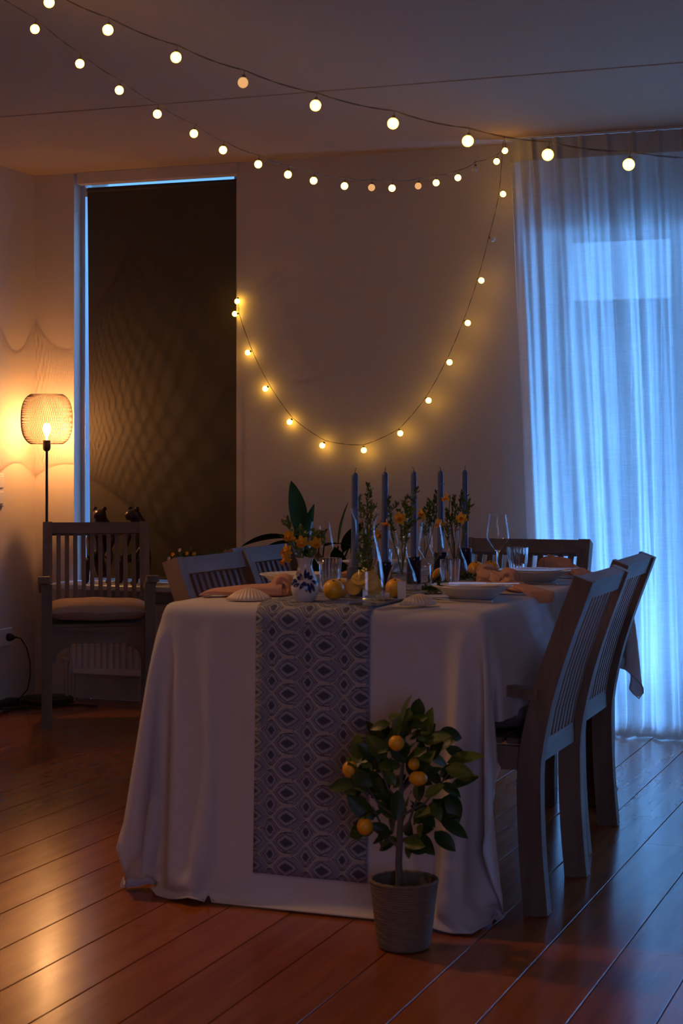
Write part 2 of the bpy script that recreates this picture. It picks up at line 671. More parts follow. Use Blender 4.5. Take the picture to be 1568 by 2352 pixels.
med = t.ramp(rr, [(0.0, (0.0487, 0.0533, 0.0952)), (.065, (0.0548, 0.0595, 0.101)), (.085, (0.304, 0.314, 0.378)), (.115, (0.329, 0.338, 0.403)), (.13, (0.0697, 0.0789, 0.134)), (.155, (0.175, 0.194, 0.295))])
mm = t.math('LESS_THAN', rr, .15)
base = t.mix(t.math('MULTIPLY', side_, t.math('LESS_THAN', D, .11)), base, (.175, .19, .29))
colr = t.mix(mm, base, med)
thr = t.noise(t.coord(scale=(60, 60, 900)), 1, 2)
colr = t.mix(t.math('MULTIPLY', thr, .35), colr, (.19, .20, .25))
t.pbr(colr, .85, t.bump(thr, .3, .001), .15)
M['runner'] = t.m

# ------------------------------------------------------------------ the room
X0, X1, YR, YB, ZC = -4.40, 2.40, -1.50, 7.40, 2.53
WX0, WX1, WZ0 = -4.184, -3.326, 0.545            # tall left window
DX0, DX1, DZ1 = -1.845, 1.20, 2.19               # glazed garden door behind the curtain

b = MB()
b.box(((X0 + X1) / 2, (YR + YB) / 2, -.06), (X1 - X0 + .3, YB - YR + .3, .08))
floor = struct(b.build('floor', M['subfloor']))
pitch = .1715
k0 = int(math.floor((X0 + 1.862) / pitch))
prng = random.Random(3)
plank_mesh = {}
x = -1.862 + k0 * pitch
i = 0
while x < X1:
    y0 = YR
    cuts = []
    yy = YR + prng.uniform(.6, 2.4)
    while yy < YB - .5:
        cuts.append(round(yy, 2))
        yy += prng.uniform(1.7, 2.6)
    ends = [YR] + cuts + [YB]
    for a, e in zip(ends[:-1], ends[1:]):
        m = MB()
        w, ln = pitch - .0032, e - a - .0012
        ch = .0010
        prof = [(-w / 2, -.02), (-w / 2, -ch), (-w / 2 + ch, 0), (w / 2 - ch, 0), (w / 2, -ch), (w / 2, -.02)]
        n = len(prof)
        vs = [(p[0], s_, p[1]) for s_ in (-ln / 2, ln / 2) for p in prof]
        fs = [(k, (k + 1) % n, n + (k + 1) % n, n + k) for k in range(n)] + [tuple(range(n)), tuple(range(2 * n - 1, n - 1, -1))]
        m.add(vs, fs)
        key = round(ln, 3)
        if key not in plank_mesh:
            plank_mesh[key] = m.mesh('plank', smooth=False)
        put('plank', plank_mesh[key], M['board'], floor, (x + pitch / 2, (a + e) / 2, 0))
    x += pitch
    i += 1

# ceiling: two concrete slabs meeting in an open seam
b = MB()
b.box(((X0 + X1) / 2, (YR + YB) / 2 + .1, ZC + .14), (X1 - X0 + .3, YB - YR + .6, .16))
ceiling = struct(b.build('ceiling', M['ceiling']))
for a, e in ((YR - .15, 6.066), (6.078, YB + .35)):
    MB().box(((X0 + X1) / 2, (a + e) / 2, ZC + .03), (X1 - X0 + .3, e - a, .06), bev=.004).build('slab', M['ceiling'], ceiling, smooth=False)

b = MB()
T = .35
def wbox(x0, x1, z0, z1, t=T):
    b.box(((x0 + x1) / 2, YB + t / 2, (z0 + z1) / 2), (x1 - x0, t, z1 - z0))
wbox(X0 - .15, WX0, 0, ZC)
wbox(WX0, WX1, 0, WZ0)
wbox(WX1, DX0, 0, ZC)
wbox(DX0, DX1, DZ1, ZC)
wbox(DX1, X1 + .15, 0, ZC)
struct(b.build('wall_back', M['wall'], smooth=False))
struct(MB().box((X0 - .075, (YR + YB) / 2, ZC / 2), (.15, YB - YR, ZC)).build('wall_left', M['wall'], smooth=False))
struct(MB().box((X1 + .075, (YR + YB) / 2, ZC / 2), (.15, YB - YR, ZC)).build('wall_right', M['wall'], smooth=False))
struct(MB().box(((X0 + X1) / 2, YR - .075, ZC / 2), (X1 - X0 + .3, .15, ZC)).build('wall_rear', M['wall'], smooth=False))
# sill board over the radiator
struct(MB().box(((WX0 + WX1) / 2, 7.31, .5525), (WX1 - WX0 + .05, .285, .025), bev=.004).build('trim_1', M['white_paint'], smooth=False))

# left window: frame and pane
w1 = struct(bpy.data.objects.new('window_1', None))
C.objects.link(w1)
fy, fd = 7.505, .07
zb, zt = WZ0 + .02, ZC
b = MB()
b.box((WX0 + .006, fy, (zb + zt) / 2), (.030, fd, zt - zb), bev=.003)
b.build('stile', M['frame_paint'], w1, smooth=False)
MB().box((WX1 - .02, fy, (zb + zt) / 2), (.05, fd, zt - zb), bev=.003).build('stile', M['frame_paint'], w1, smooth=False)
MB().box(((WX0 + WX1) / 2, fy, zb + .004), (WX1 - WX0, fd, .03), bev=.003).build('bottom_rail', M['frame_paint'], w1, smooth=False)
MB().box(((WX0 + WX1) / 2, fy, zt - .02), (WX1 - WX0, fd, .04), bev=.003).build('top_rail', M['frame_paint'], w1, smooth=False)
MB().box(((WX0 + WX1) / 2, fy + .01, (zb + zt) / 2), (WX1 - WX0 - .02, .006, zt - zb - .02)).build('pane', M['pane'], w1, smooth=False)
# pelmet board under the ceiling over the window
struct(MB().box(((-4.160 + WX1) / 2 + .002, 7.415, 2.502), (WX1 + 4.160 + .012, .05, .058), bev=.003).build('trim_2', M['wall'], smooth=False))

# garden door behind the curtain
w2 = struct(bpy.data.objects.new('window_2', None))
C.objects.link(w2)
fy = 7.68
def fr(nm, x0, x1, z0, z1, d=.07):
    MB().box(((x0 + x1) / 2, fy, (z0 + z1) / 2), (x1 - x0, d, z1 - z0), bev=.004).build(nm, M['frame_paint'], w2, smooth=False)
fr('stile', DX0, DX0 + .035, 0, DZ1)
fr('mullion', -1.355, -1.225, .0, DZ1)
fr('mullion', .02, .12, .0, DZ1)
fr('stile', DX1 - .05, DX1, 0, DZ1)
fr('top_rail', DX0, DX1, DZ1 - .03, DZ1)
fr('bottom_rail', DX0, DX1, 0, .07)
for a, e in ((DX0 + .03, -1.352), (-1.228, .03), (.11, DX1 - .04)):
    MB().box(((a + e) / 2, fy, DZ1 / 2), (e - a, .006, DZ1 - .06)).build('pane', M['pane'], w2, smooth=False)

# outside: paving, the balcony slab above the door, a garden fence, the neighbours' house
struct(MB().box((-2, 16, -.12), (40, 16.4, .1)).build('ground_outside', M['ground_out'], smooth=False))
mark(MB().box((-.2, 8.75, 2.46), (4.2, 2.0, .16)).build('balcony_slab', M['brick_out'], smooth=False),
     'concrete balcony slab outside above the curtained garden door', 'balcony')
fence = thing('garden_fence', 'plank fence across the garden behind the curtained door', 'fence', (0, 11.5, -.07))
fm = MB().box((0, 0, 1.14), (.19, .025, 2.28), bev=.003).mesh('plank', smooth=False)
for k in range(34):
    put('plank', fm, M['fence_out'], fence, (-4.2 + k * .2, 0, 0))
MB().box((-.9, .04, .5), (6.8, .04, .09)).box((-.9, .04, 1.6), (6.8, .04, .09)).build('rail', M['fence_out'], fence, smooth=False)
mark(MB().box((-2.6, 9.05, 1.6), (.22, 2.6, 3.3), bev=.01).build('shading_wall', M['brick_out'], smooth=False),  # unseen blocker, added to keep sideways sky light off the tall window's reveal
     'added dark shading wall outside between the tall window and the curtained door', 'wall')
hs = thing('neighbour_house', 'dark house wall outside the tall window with the dark blind', 'building', (-7.0, 10.5, -.07))
MB().box((0, 0, 2.6), (7.4, .3, 5.2)).build('wall', M['brick_out'], hs, smooth=False)
MB().box((0, -.1, 5.3), (7.8, .8, .2)).build('roof_edge', M['fence_out'], hs, smooth=False)

# ------------------------------------------------------------------ blind, curtain
bl = thing('roller_blind', 'dark brown blackout roller blind pulled down over the tall window', 'blind', (0, 7.452, 0))
def blind_fn(u, v_):
    z = .582 + (2.452 - .582) * v_
    xl = -4.1235 - .016 * v_
    return (xl + (-3.332 - xl) * u, .0025 * math.sin(u * 5) * (1 - v_), z)
b = MB().grid(blind_fn, 12, 24)
n = len(b.v)
b2 = MB().add(b.v, b.f)
b2.add([(p[0], p[1] + .0012, p[2]) for p in b.v], b.f)
b2.build('blind_fabric', M['blind'], bl)
MB().tube([(-4.136, .003, 2.452), (-3.335, .012, 2.452)], .013, 12).build('roller', M['blind'], bl)
MB().box((-3.729, .0, .584), (.775, .012, .012), bev=.002).build('hem_bar', M['blind'], bl, smooth=False)
MB().box((-4.142, -.006, 2.445), (.006, .024, .05), bev=.002).build('bracket', M['frame_paint'], bl, smooth=False)
b = MB()
zz = 2.44
while zz > .62:
    b.ball((-3.3235, -.058, zz), .0024, 6, 4)
    zz -= .0068
o = b.build('bead_chain', M['brass_chain'], bl)
o['kind'] = 'stuff'

crng = random.Random(11)
ct = thing('sheer_curtain', 'blue-lit sheer linen curtain hanging from the ceiling at the garden door', 'curtain', (0, 7.25, 0))
ph = [crng.uniform(0, 6.28) for _ in range(12)]
PLEAT = .108
def cur(u, z, off=0.0):
    """u runs along the rail in metres from the free edge"""
    v_ = (ZC - .008 - z) / ZC                       # 0 top .. 1 floor
    xl = -1.985 + .118 * v_ ** .9
    x_ = xl + u * (1 - .01 * v_)
    a = u / PLEAT
    fr_ = a - math.floor(a + .5)
    pinch = math.exp(-(fr_ / .10) ** 2)
    jit = math.sin(7.1 * u + ph[0]) * .5 + math.sin(16.3 * u + ph[1]) * .5
    top = -.026 * pinch + .006 * math.cos(2 * PI * a)
    uu = u + .030 * math.sin(2.3 * v_ + 9 * u) * v_ + .012 * math.sin(5 * v_ + 31 * u) * v_
    low = (.020 * math.sin(2 * PI * uu / PLEAT * .5 + ph[2]) + .013 * math.sin(2 * PI * uu / .083 + ph[3] + 1.1 * v_)
           + .0055 * math.sin(2 * PI * uu / .047 + ph[4] - 1.7 * v_) + .0028 * math.sin(2 * PI * uu / .029 + ph[5] + 2.2 * v_)
           - .014 * math.exp(-((fr_ + .06 * jit) / .085) ** 2))
    w = min(1, max(0, (v_ - .03) / .28)) ** .8
    y_ = top * (1 - w) + low * w * (1.0 + .25 * v_)
    # the free edge turns back towards the wall
    if u < .05:
        y_ += (.05 - u) * .9
    # the hem lies on the floor
    return x_, y_ + off, z
NU, NV = 640, 64
UL = 2.55
def cur_fn(i_, j_):
    u = i_ * UL
    zz = ZC - .010 - j_ * (ZC - .010 + .16)
    if zz >= .03:
        return cur(u, zz)
    xx, y_, _ = cur(u, .03)
    s_ = .03 - zz                                   # length past the floor
    wv_ = .5 + .5 * math.sin(9 * u + 1.3) * math.sin(23 * u + .4)
    return (xx + .004 * math.sin(40 * u), y_ - s_ * (.35 + .5 * wv_), max(.006, .03 - s_ * .9 + .030 * math.sin(min(1, s_ / .17) * PI) * (wv_ + .35)) + .004)
MB().grid(cur_fn, NU, NV).build('curtain_fabric', M['curtain'], ct, angle=180)
MB().grid(lambda i_, j_: cur(i_ * UL, ZC - .0105 - j_ * .092, -.003), NU, 5).build('header_band', M['curtain_band'], ct, angle=180)
MB().box((-.72, .0, ZC - .004), (2.56, .03, .007)).build('rail', M['white_paint'], ct, smooth=False)
# ------------------------------------------------------------------ floor lamp with a wire-mesh shade
LX, LY = -4.232, 7.225
lamp = thing('floor_lamp', 'lit floor lamp with round wire mesh shade in the room corner', 'lamp', (LX, LY, 0))
MB().lathe([(0, 0), (.125, 0), (.128, .004), (.128, .016), (.122, .022), (.02, .026), (.009, .034), (0, .034)], 40).build('base', M['metal_dark'], lamp)
MB().tube([(0, 0, .02), (0, 0, 1.19)], .0062, 12).build('pole', M['metal_dark'], lamp)
MB().lathe([(0, 1.186), (.010, 1.188), (.017, 1.196), (.0185, 1.205), (.0185, 1.237), (.016, 1.240), (0, 1.240)], 24).build('socket', M['metal_dark'], lamp)
bo = MB().lathe([(0, 1.2405), (.004, 1.2405), (.0045, 1.252), (.010, 1.266), (.0175, 1.285), (.0185, 1.300), (.0150, 1.314), (.008, 1.321), (0, 1.323)], 20).build('bulb', M['lamp_bulb'], lamp)
MB().ball((0, 0, 1.292), .0027, 8, 6, (1, 1, 1.5)).build('filament', M['filament'], bo)
SHZ, SHH, SHR = 1.340, .118, .1215
def shade_p(s, an):
    """s 0..1 from the bottom opening to the top opening along a superellipse"""
    th = -1.16 + 2.32 * s
    e = .52
    cz, sz = math.cos(th), math.sin(th)
    r = SHR * abs(cz) ** e
    z = SHZ + SHH * math.copysign(abs(sz / math.sin(1.16)) ** .80, sz)
    return Vector((r * math.cos(an), r * math.sin(an), z))
NW, NS = 84, 26
b = MB()
for fam in (-1, 1):
    for k in range(NW):
        pts = [shade_p(j / NS, 2 * PI * k / NW + fam * .60 * (j / NS)) for j in range(NS + 1)]
        b.tube(pts, .00058, 3, cap=False)
o = b.build('shade', M['mesh_wire'], lamp)
for s_ in (0, 1):
    MB().tube([shade_p(s_, 2 * PI * k / 48) for k in range(49)], .0008, 6).build('shade_ring', M['mesh_wire'], lamp)
b = MB()
for k in range(3):
    p = shade_p(0, 2 * PI * k / 3)
    b.tube([(0, 0, 1.224), tuple(p)], .0012, 5)
b.build('shade_carrier', M['metal_dark'], lamp)

# ------------------------------------------------------------------ fairy light strings
def bulb_meshes():
    r = .0131
    b = MB()
    b.ball((0, 0, -.019), r, 14, 9)
    g = b.mesh('bulb')
    s_ = MB().lathe([(0, .0), (.0035, 0), (.0048, -.002), (.0048, -.0085), (.0040, -.0095), (0, -.0095)], 10).mesh('socket')
    return g, s_
gb, gs = bulb_meshes()
bulb_m = {k: gb.copy() for k in ('on', 'warm', 'off')}
bulb_m['on'].materials.append(M['bulb_on'])
bulb_m['warm'].materials.append(M['bulb_warm'])
bulb_m['off'].materials.append(M['bulb_off'])

def string_light(label, wire, bulbs, group=None):
    """bulbs: (node point on the wire, bulb centre, state)"""
    t_ = thing('string_light', label, 'fairy lights', wire[0])
    o0 = Vector(wire[0])
    pts = []
    for a, e in zip(wire[:-1], wire[1:]):
        a, e = Vector(a), Vector(e)
        n_ = 6
        for q in range(n_):
            p = a.lerp(e, q / n_)
            sag = 4 * (q / n_) * (1 - q / n_) * .006
            p.z -= sag
            pts.append(p - o0)
    pts.append(Vector(wire[-1]) - o0)
    for sgn in (0, PI):
        b = MB()
        tw = [p + Vector((.0009 * math.cos(i_ * 1.3 + sgn), .0006 * math.sin(i_ * .9 + sgn), .0011 * math.sin(i_ * 1.3 + sgn))) for i_, p in enumerate(pts)]
        b.tube(tw, .00075, 5)
        b.build('wire', M['gold_wire'], t_)
    for node, cen, st in bulbs:
        node, cen = Vector(node), Vector(cen)
        d = (node - cen).normalized()
        q = d.to_track_quat('Z', 'Y')
        bo = put('bulb', bulb_m[st], None, t_)
        bo.rotation_mode = 'QUATERNION'
        bo.rotation_quaternion = q
        bo.location = cen + d * .019 - o0
        if st == 'off':
            bo['label'] = 'bulb that is out'
        so = put('socket', gs, M['gold_wire'], bo)
        if (node - cen).length > .03:
            MB().tube([(0, 0, 0), (0, 0, (node - cen).length - .019)], .0007, 4).build('lead', M['gold_wire'], bo)
    return t_

near = [(-2.25, 3.853, 2.309), (-2.087, 3.861, 2.227), (-1.906, 3.876, 2.147), (-1.731, 3.889, 2.074), (-1.547, 3.905, 2.008), (-1.356, 3.924, 1.955), (-1.175, 3.939, 1.904), (-0.987, 3.957, 1.863), (-0.801, 3.974, 1.832)]
far = [(-2.595, 4.364, 2.389), (-2.543, 4.532, 2.321), (-2.5, 4.697, 2.272), (-2.455, 4.862, 2.227), (-2.409, 5.028, 2.192), (-2.38, 5.187, 2.164), (-2.328, 5.356, 2.141), (-2.288, 5.519, 2.129), (-2.257, 5.679, 2.13), (-2.205, 5.848, 2.133), (-2.161, 6.013, 2.149), (-2.136, 6.17, 2.168), (-2.088, 6.337, 2.198), (-2.066, 6.494, 2.232), (-2.027, 6.657, 2.274), (-2.003, 6.815, 2.332), (-1.958, 6.98, 2.386), (-1.963, 7.127, 2.455)]
wallb = [(-2.008, 7.26, 2.293), (-2.058, 7.272, 2.103), (-2.112, 7.284, 1.927), (-2.177, 7.297, 1.745), (-2.264, 7.309, 1.576), (-2.364, 7.321, 1.41), (-2.5, 7.333, 1.266), (-2.677, 7.346, 1.191), (-2.882, 7.358, 1.213), (-3.047, 7.37, 1.321), (-3.168, 7.37, 1.475), (-3.256, 7.37, 1.643), (-3.322, 7.372, 1.824), (-3.312, 7.376, 1.882)]
walln = [(-1.995, 7.215, 2.512), (-2.025, 7.26, 2.295), (-2.075, 7.272, 2.111), (-2.128, 7.284, 1.935), (-2.196, 7.297, 1.759), (-2.278, 7.309, 1.586), (-2.378, 7.321, 1.423), (-2.506, 7.333, 1.286), (-2.679, 7.346, 1.215), (-2.867, 7.358, 1.235), (-3.032, 7.37, 1.339), (-3.146, 7.37, 1.49), (-3.234, 7.37, 1.652), (-3.300, 7.37, 1.825), (-3.308, 7.376, 1.900)]
up = lambda p, h=.030: (p[0] + .004, p[1], p[2] + h)
# near string: runs on to the left where it is tied to the ceiling, and past the frame on the right
ext_l = [(-2.560, 3.838, 2.525)]
ext_r = [(-.62, 3.99, 1.81), (-.44, 4.00, 1.80), (-.25, 4.02, 1.81), (-.06, 4.04, 1.84)]
nodes = [up(p) for p in near + ext_r]
st = ['on'] * 13
st[3] = 'warm'
string_light('fairy light string nearest the camera, crossing high above the table to the right', ext_l + nodes + [(.25, 4.10, 1.96), (1.4, 4.3, 2.525)],
             [(up(p), p, s_) for p, s_ in zip(near + ext_r, st)])
st = ['on'] * 18
st[10] = st[12] = 'warm'
st[15] = 'off'
string_light('fairy light string under the ceiling sagging from upper left to the curtain corner', [(-2.70, 4.03, 2.525)] + [up(p) for p in far] + [(-1.985, 7.20, 2.515)],
             [(up(p), p, s_) for p, s_ in zip(far, st)])
st = ['on'] * 14
st[1] = 'off'
string_light('fairy light string hanging in a deep loop on the bare wall', walln, [(walln[min(i_ + 1, 14)], p, s_) for i_, (p, s_) in enumerate(zip(wallb[:13], st))] + [((-3.306, 7.376, 1.91), wallb[13], 'on')])
# tacks that hold the strings
mark(MB().lathe([(0, 0), (.006, 0), (.006, -.004), (.002, -.006), (.002, -.018), (0, -.018)], 10, (-1.988, 7.207, 2.5295)).build('ceiling_hook', M['steel']),
     'small hook at the ceiling corner of the curtain holding the light strings', 'hook')

# ------------------------------------------------------------------ teak armchairs
def make_chair(label, group):
    """faces local -y; base at the floor"""
    c_ = thing('teak_armchair', label, 'chair', (0, 0, 0), 0, group)
    W = .44
    post = [(.215, 0), (.203, .14), (.197, .28), (.200, .40), (.228, .54), (.272, .68), (.338, .855)]
    def cr(p0, p1, p2, p3, s_):
        return tuple(.5 * (2 * b1 + (c1 - a1) * s_ + (2 * a1 - 5 * b1 + 4 * c1 - d1) * s_ * s_ + (3 * b1 - a1 - 3 * c1 + d1) * s_ ** 3) for a1, b1, c1, d1 in zip(p0, p1, p2, p3))
    ext = [post[0]] + post + [post[-1]]
    post = [cr(ext[k], ext[k + 1], ext[k + 2], ext[k + 3], q / 3) for k in range(len(post) - 1) for q in range(3)] + [post[-1]]
    def at(z):
        for (y0, z0), (y1, z1) in zip(post[:-1], post[1:]):
            if z <= z1:
                return y0 + (y1 - y0) * (z - z0) / (z1 - z0)
        return post[-1][0]
    for s_ in (-1, 1):
        MB().bar([(s_ * W / 2, y_, z_) for y_, z_ in post], .043, [.062 - .012 * max(0, k / (len(post) - 1) - .4) / .6 for k in range(len(post))]).build('post', M['teak'], c_, smooth=False)
    for s_ in (-1, 1):
        MB().bar([(s_ * W / 2, -.205, 0), (s_ * W / 2, -.205, .615)], .045, .045).build('front_leg', M['teak'], c_, smooth=False)
    iw = W - .043
    MB().bar([(-iw / 2, at(.830), .830), (iw / 2, at(.830), .830)], .036, .052, side=(0, math.cos(.36), -math.sin(.36))).build('top_rail', M['teak_across'], c_, smooth=False)
    MB().bar([(-iw / 2, at(.405), .405), (iw / 2, at(.405), .405)], .028, .055, side=(0, 1, 0)).build('lower_rail', M['teak_across'], c_, smooth=False)
    ns = 10
    m_ = MB().bar([(0, at(z_) + .002, z_) for z_ in (.42, .50, .60, .70, .808)], .0195, .013).mesh('slat', smooth=False)
    for k in range(ns):
        put('slat', m_, M['teak'], c_, (-iw / 2 + iw * (k + .75) / (ns + .5), 0, 0))
    for s_ in (-1, 1):
        pts = [(s_ * (W / 2 + .012), y_, z_) for y_, z_ in ((.222, .560), (.15, .567), (.05, .590), (-.06, .618), (-.16, .634), (-.245, .636))]
        MB().bar(pts, .050, [.028, .026, .024, .024, .026, .026]).build('armrest', M['teak'], c_, smooth=False)
    MB().bar([(-iw / 2, -.205, .395), (iw / 2, -.205, .395)], .026, .070, side=(0, 1, 0)).build('apron', M['teak_across'], c_, smooth=False)
    for s_ in (-1, 1):
        MB().bar([(s_ * W / 2, -.19, .395), (s_ * W / 2, .19, .395)], .024, .060).build('side_rail', M['teak'], c_, smooth=False)
    # quarter-round brackets under the apron
    for s_ in (-1, 1):
        b = MB()
        fs_ = []
        arc = [(s_ * (iw / 2 - .001), .36), (s_ * (iw / 2 - .001), .27)] + [(s_ * (iw / 2 - .075 + .058 * math.cos(q * PI / 12)), .285 + .060 * math.sin(q * PI / 12)) for q in range(0, 7)] + [(s_ * (iw / 2 - .085), .36)]
        n_ = len(arc)
        vs = [(p[0], yy, p[1]) for yy in (-.217, -.193) for p in arc]
        b.add(vs, [tuple(range(n_)), tuple(range(2 * n_ - 1, n_ - 1, -1))] + [(k, (k + 1) % n_, n_ + (k + 1) % n_, n_ + k) for k in range(n_)])
        b.build('bracket', M['teak_across'], c_, smooth=False)
    sm = MB().box((0, 0, 0), (iw + .02, .052, .016), bev=.003).mesh('seat_slat', smooth=False)
    for k in range(6):
        put('seat_slat', sm, M['teak_across'], c_, (0, -.165 + k * .064, .434))
    return c_

G = 'teak armchairs around the dining table'
chair0 = make_chair('weathered teak armchair in front of the tall window, with a beige seat cushion', 'teak armchairs of the room')
def place_chair(x, y, rz, label, first=[True]):
    o = chair0 if first[0] else copy_tree(chair0)
    first[0] = False
    o.location = (x, y, 0)
    o.rotation_euler = (0, 0, rz)
    mark(o, label, 'chair', 'teak armchairs of the room')
    return o
ARM_RZ = math.radians(30)
arm = place_chair(-3.735, 6.815, ARM_RZ, 'weathered teak armchair in front of the tall window, with a beige seat cushion')
ch1 = place_chair(-1.315, 4.526, -PI / 2, 'teak armchair at the right side of the table, nearest the camera, seen from behind')
ch2 = place_chair(-1.370, 5.215, -PI / 2 + .02, 'teak armchair at the right side of the table, behind the nearest one')
ch3 = place_chair(-1.955, 4.865, PI / 2 - .06, 'teak armchair on the left of the table, behind the white scallop shell and peach napkin')
ch4 = place_chair(-2.010, 5.390, PI / 2 - .05, 'teak armchair on the left of the table, further from the camera, behind the flower vase')
ch5 = place_chair(-1.630, 5.880, 0.0, 'teak armchair at the far head of the table, before the curtain and bare wall')

def cushion(label, mat, w, d, h, tufts=True):
    c_ = thing('seat_cushion', label, 'cushion')
    def fn(u, v_, up_):
        x_, y_ = (u - .5) * 2, (v_ - .5) * 2
        k = (1 - abs(x_) ** 3.2) * (1 - abs(y_) ** 3.2)
        z_ = h / 2 * max(0, k) ** .33
        if tufts:
            for tx in (-.33, .33):
                for ty in (-.33, .33):
                    z_ -= .010 * math.exp(-((x_ - tx) ** 2 + (y_ - ty) ** 2) / .045)
        z_ += .0035 * math.sin(5 * x_ + 3 * y_ + up_) * math.sin(4 * y_ - 2 * x_) * k
        rx = 1 - .035 * abs(y_) ** 2 + .012 * math.sin(7 * y_)
        ry = 1 - .035 * abs(x_) ** 2 + .012 * math.sin(6 * x_ + 1)
        return (x_ * w / 2 * rx, y_ * d / 2 * ry, h / 2 + (z_ if up_ else -z_ * .92))
    b = MB()
    b.grid(lambda u, v_: fn(u, v_, 1), 28, 28)
    b.grid(lambda u, v_: fn(u, v_, 0), 28, 28)
    b.build('cover', mat, c_, angle=180)
    pts = []
    for k in range(81):
        a = 2 * PI * k / 80
        cx_, sx_ = math.cos(a), math.sin(a)
        pts.append((math.copysign(abs(cx_) ** .30, cx_) * w / 2 * .985, math.copysign(abs(sx_) ** .30, sx_) * d / 2 * .985, h * .56))
    MB().tube(pts, .0036, 6, cap=False).build('piping', mat, c_)
    if tufts:
        b = MB()
        for tx in (-.33, .33):
            for ty in (-.33, .33):
                MB().ball((tx * w / 2, ty * d / 2, h / 2 + h * .36), .008, 10, 6, (1, 1, .5)).build('tuft_button', mat, c_)
    return c_
cu = cushion('beige tufted seat cushion on the armchair by the tall window', M['cushion'], .44, .42, .094)
cu.location = (-3.735 + .010, 6.815 - .015, .4425)
cu.rotation_euler = (0, 0, ARM_RZ)
cu = cushion('dark grey seat cushion on the nearest teak armchair at the right', M['cushion_dark'], .41, .40, .10)
cu.location = (-1.325, 4.526, .4425)
cu.rotation_euler = (0, 0, -PI / 2)

# ------------------------------------------------------------------ table, cloth, runner
TX0, TX1, TY0, TY1 = -2.075, -1.20, 4.153, 5.80
tb = thing('dining_table', 'red-brown wooden dining table under the white linen cloth', 'table', ((TX0 + TX1) / 2, (TY0 + TY1) / 2, 0))
MB().box((0, 0, .745), (TX1 - TX0 - .004, TY1 - TY0 - .004, .032), bev=.008).build('table_top', M['table_wood'], tb, smooth=False)
for s_ in (-1, 1):
    MB().box((s_ * .40, 0, .69), (.022, 1.50, .075)).build('apron', M['table_wood'], tb, smooth=False)
    MB().box((0, s_ * .76, .69), (.78, .022, .075)).build('apron', M['table_wood'], tb, smooth=False)
for sx in (-1, 1):
    for sy in (-1, 1):
        px_, py_ = sx * .382, sy * .765
        lg = MB().box((px_, py_, .39), (.088, .088, .68), bev=.006).build('leg', M['table_wood'], tb, smooth=False)
        MB().box((px_, py_, .048), (.106, .106, .020), bev=.005).box((px_, py_, .019), (.098, .098, .038), bev=.006).build('foot', M['table_wood'], lg, smooth=False)


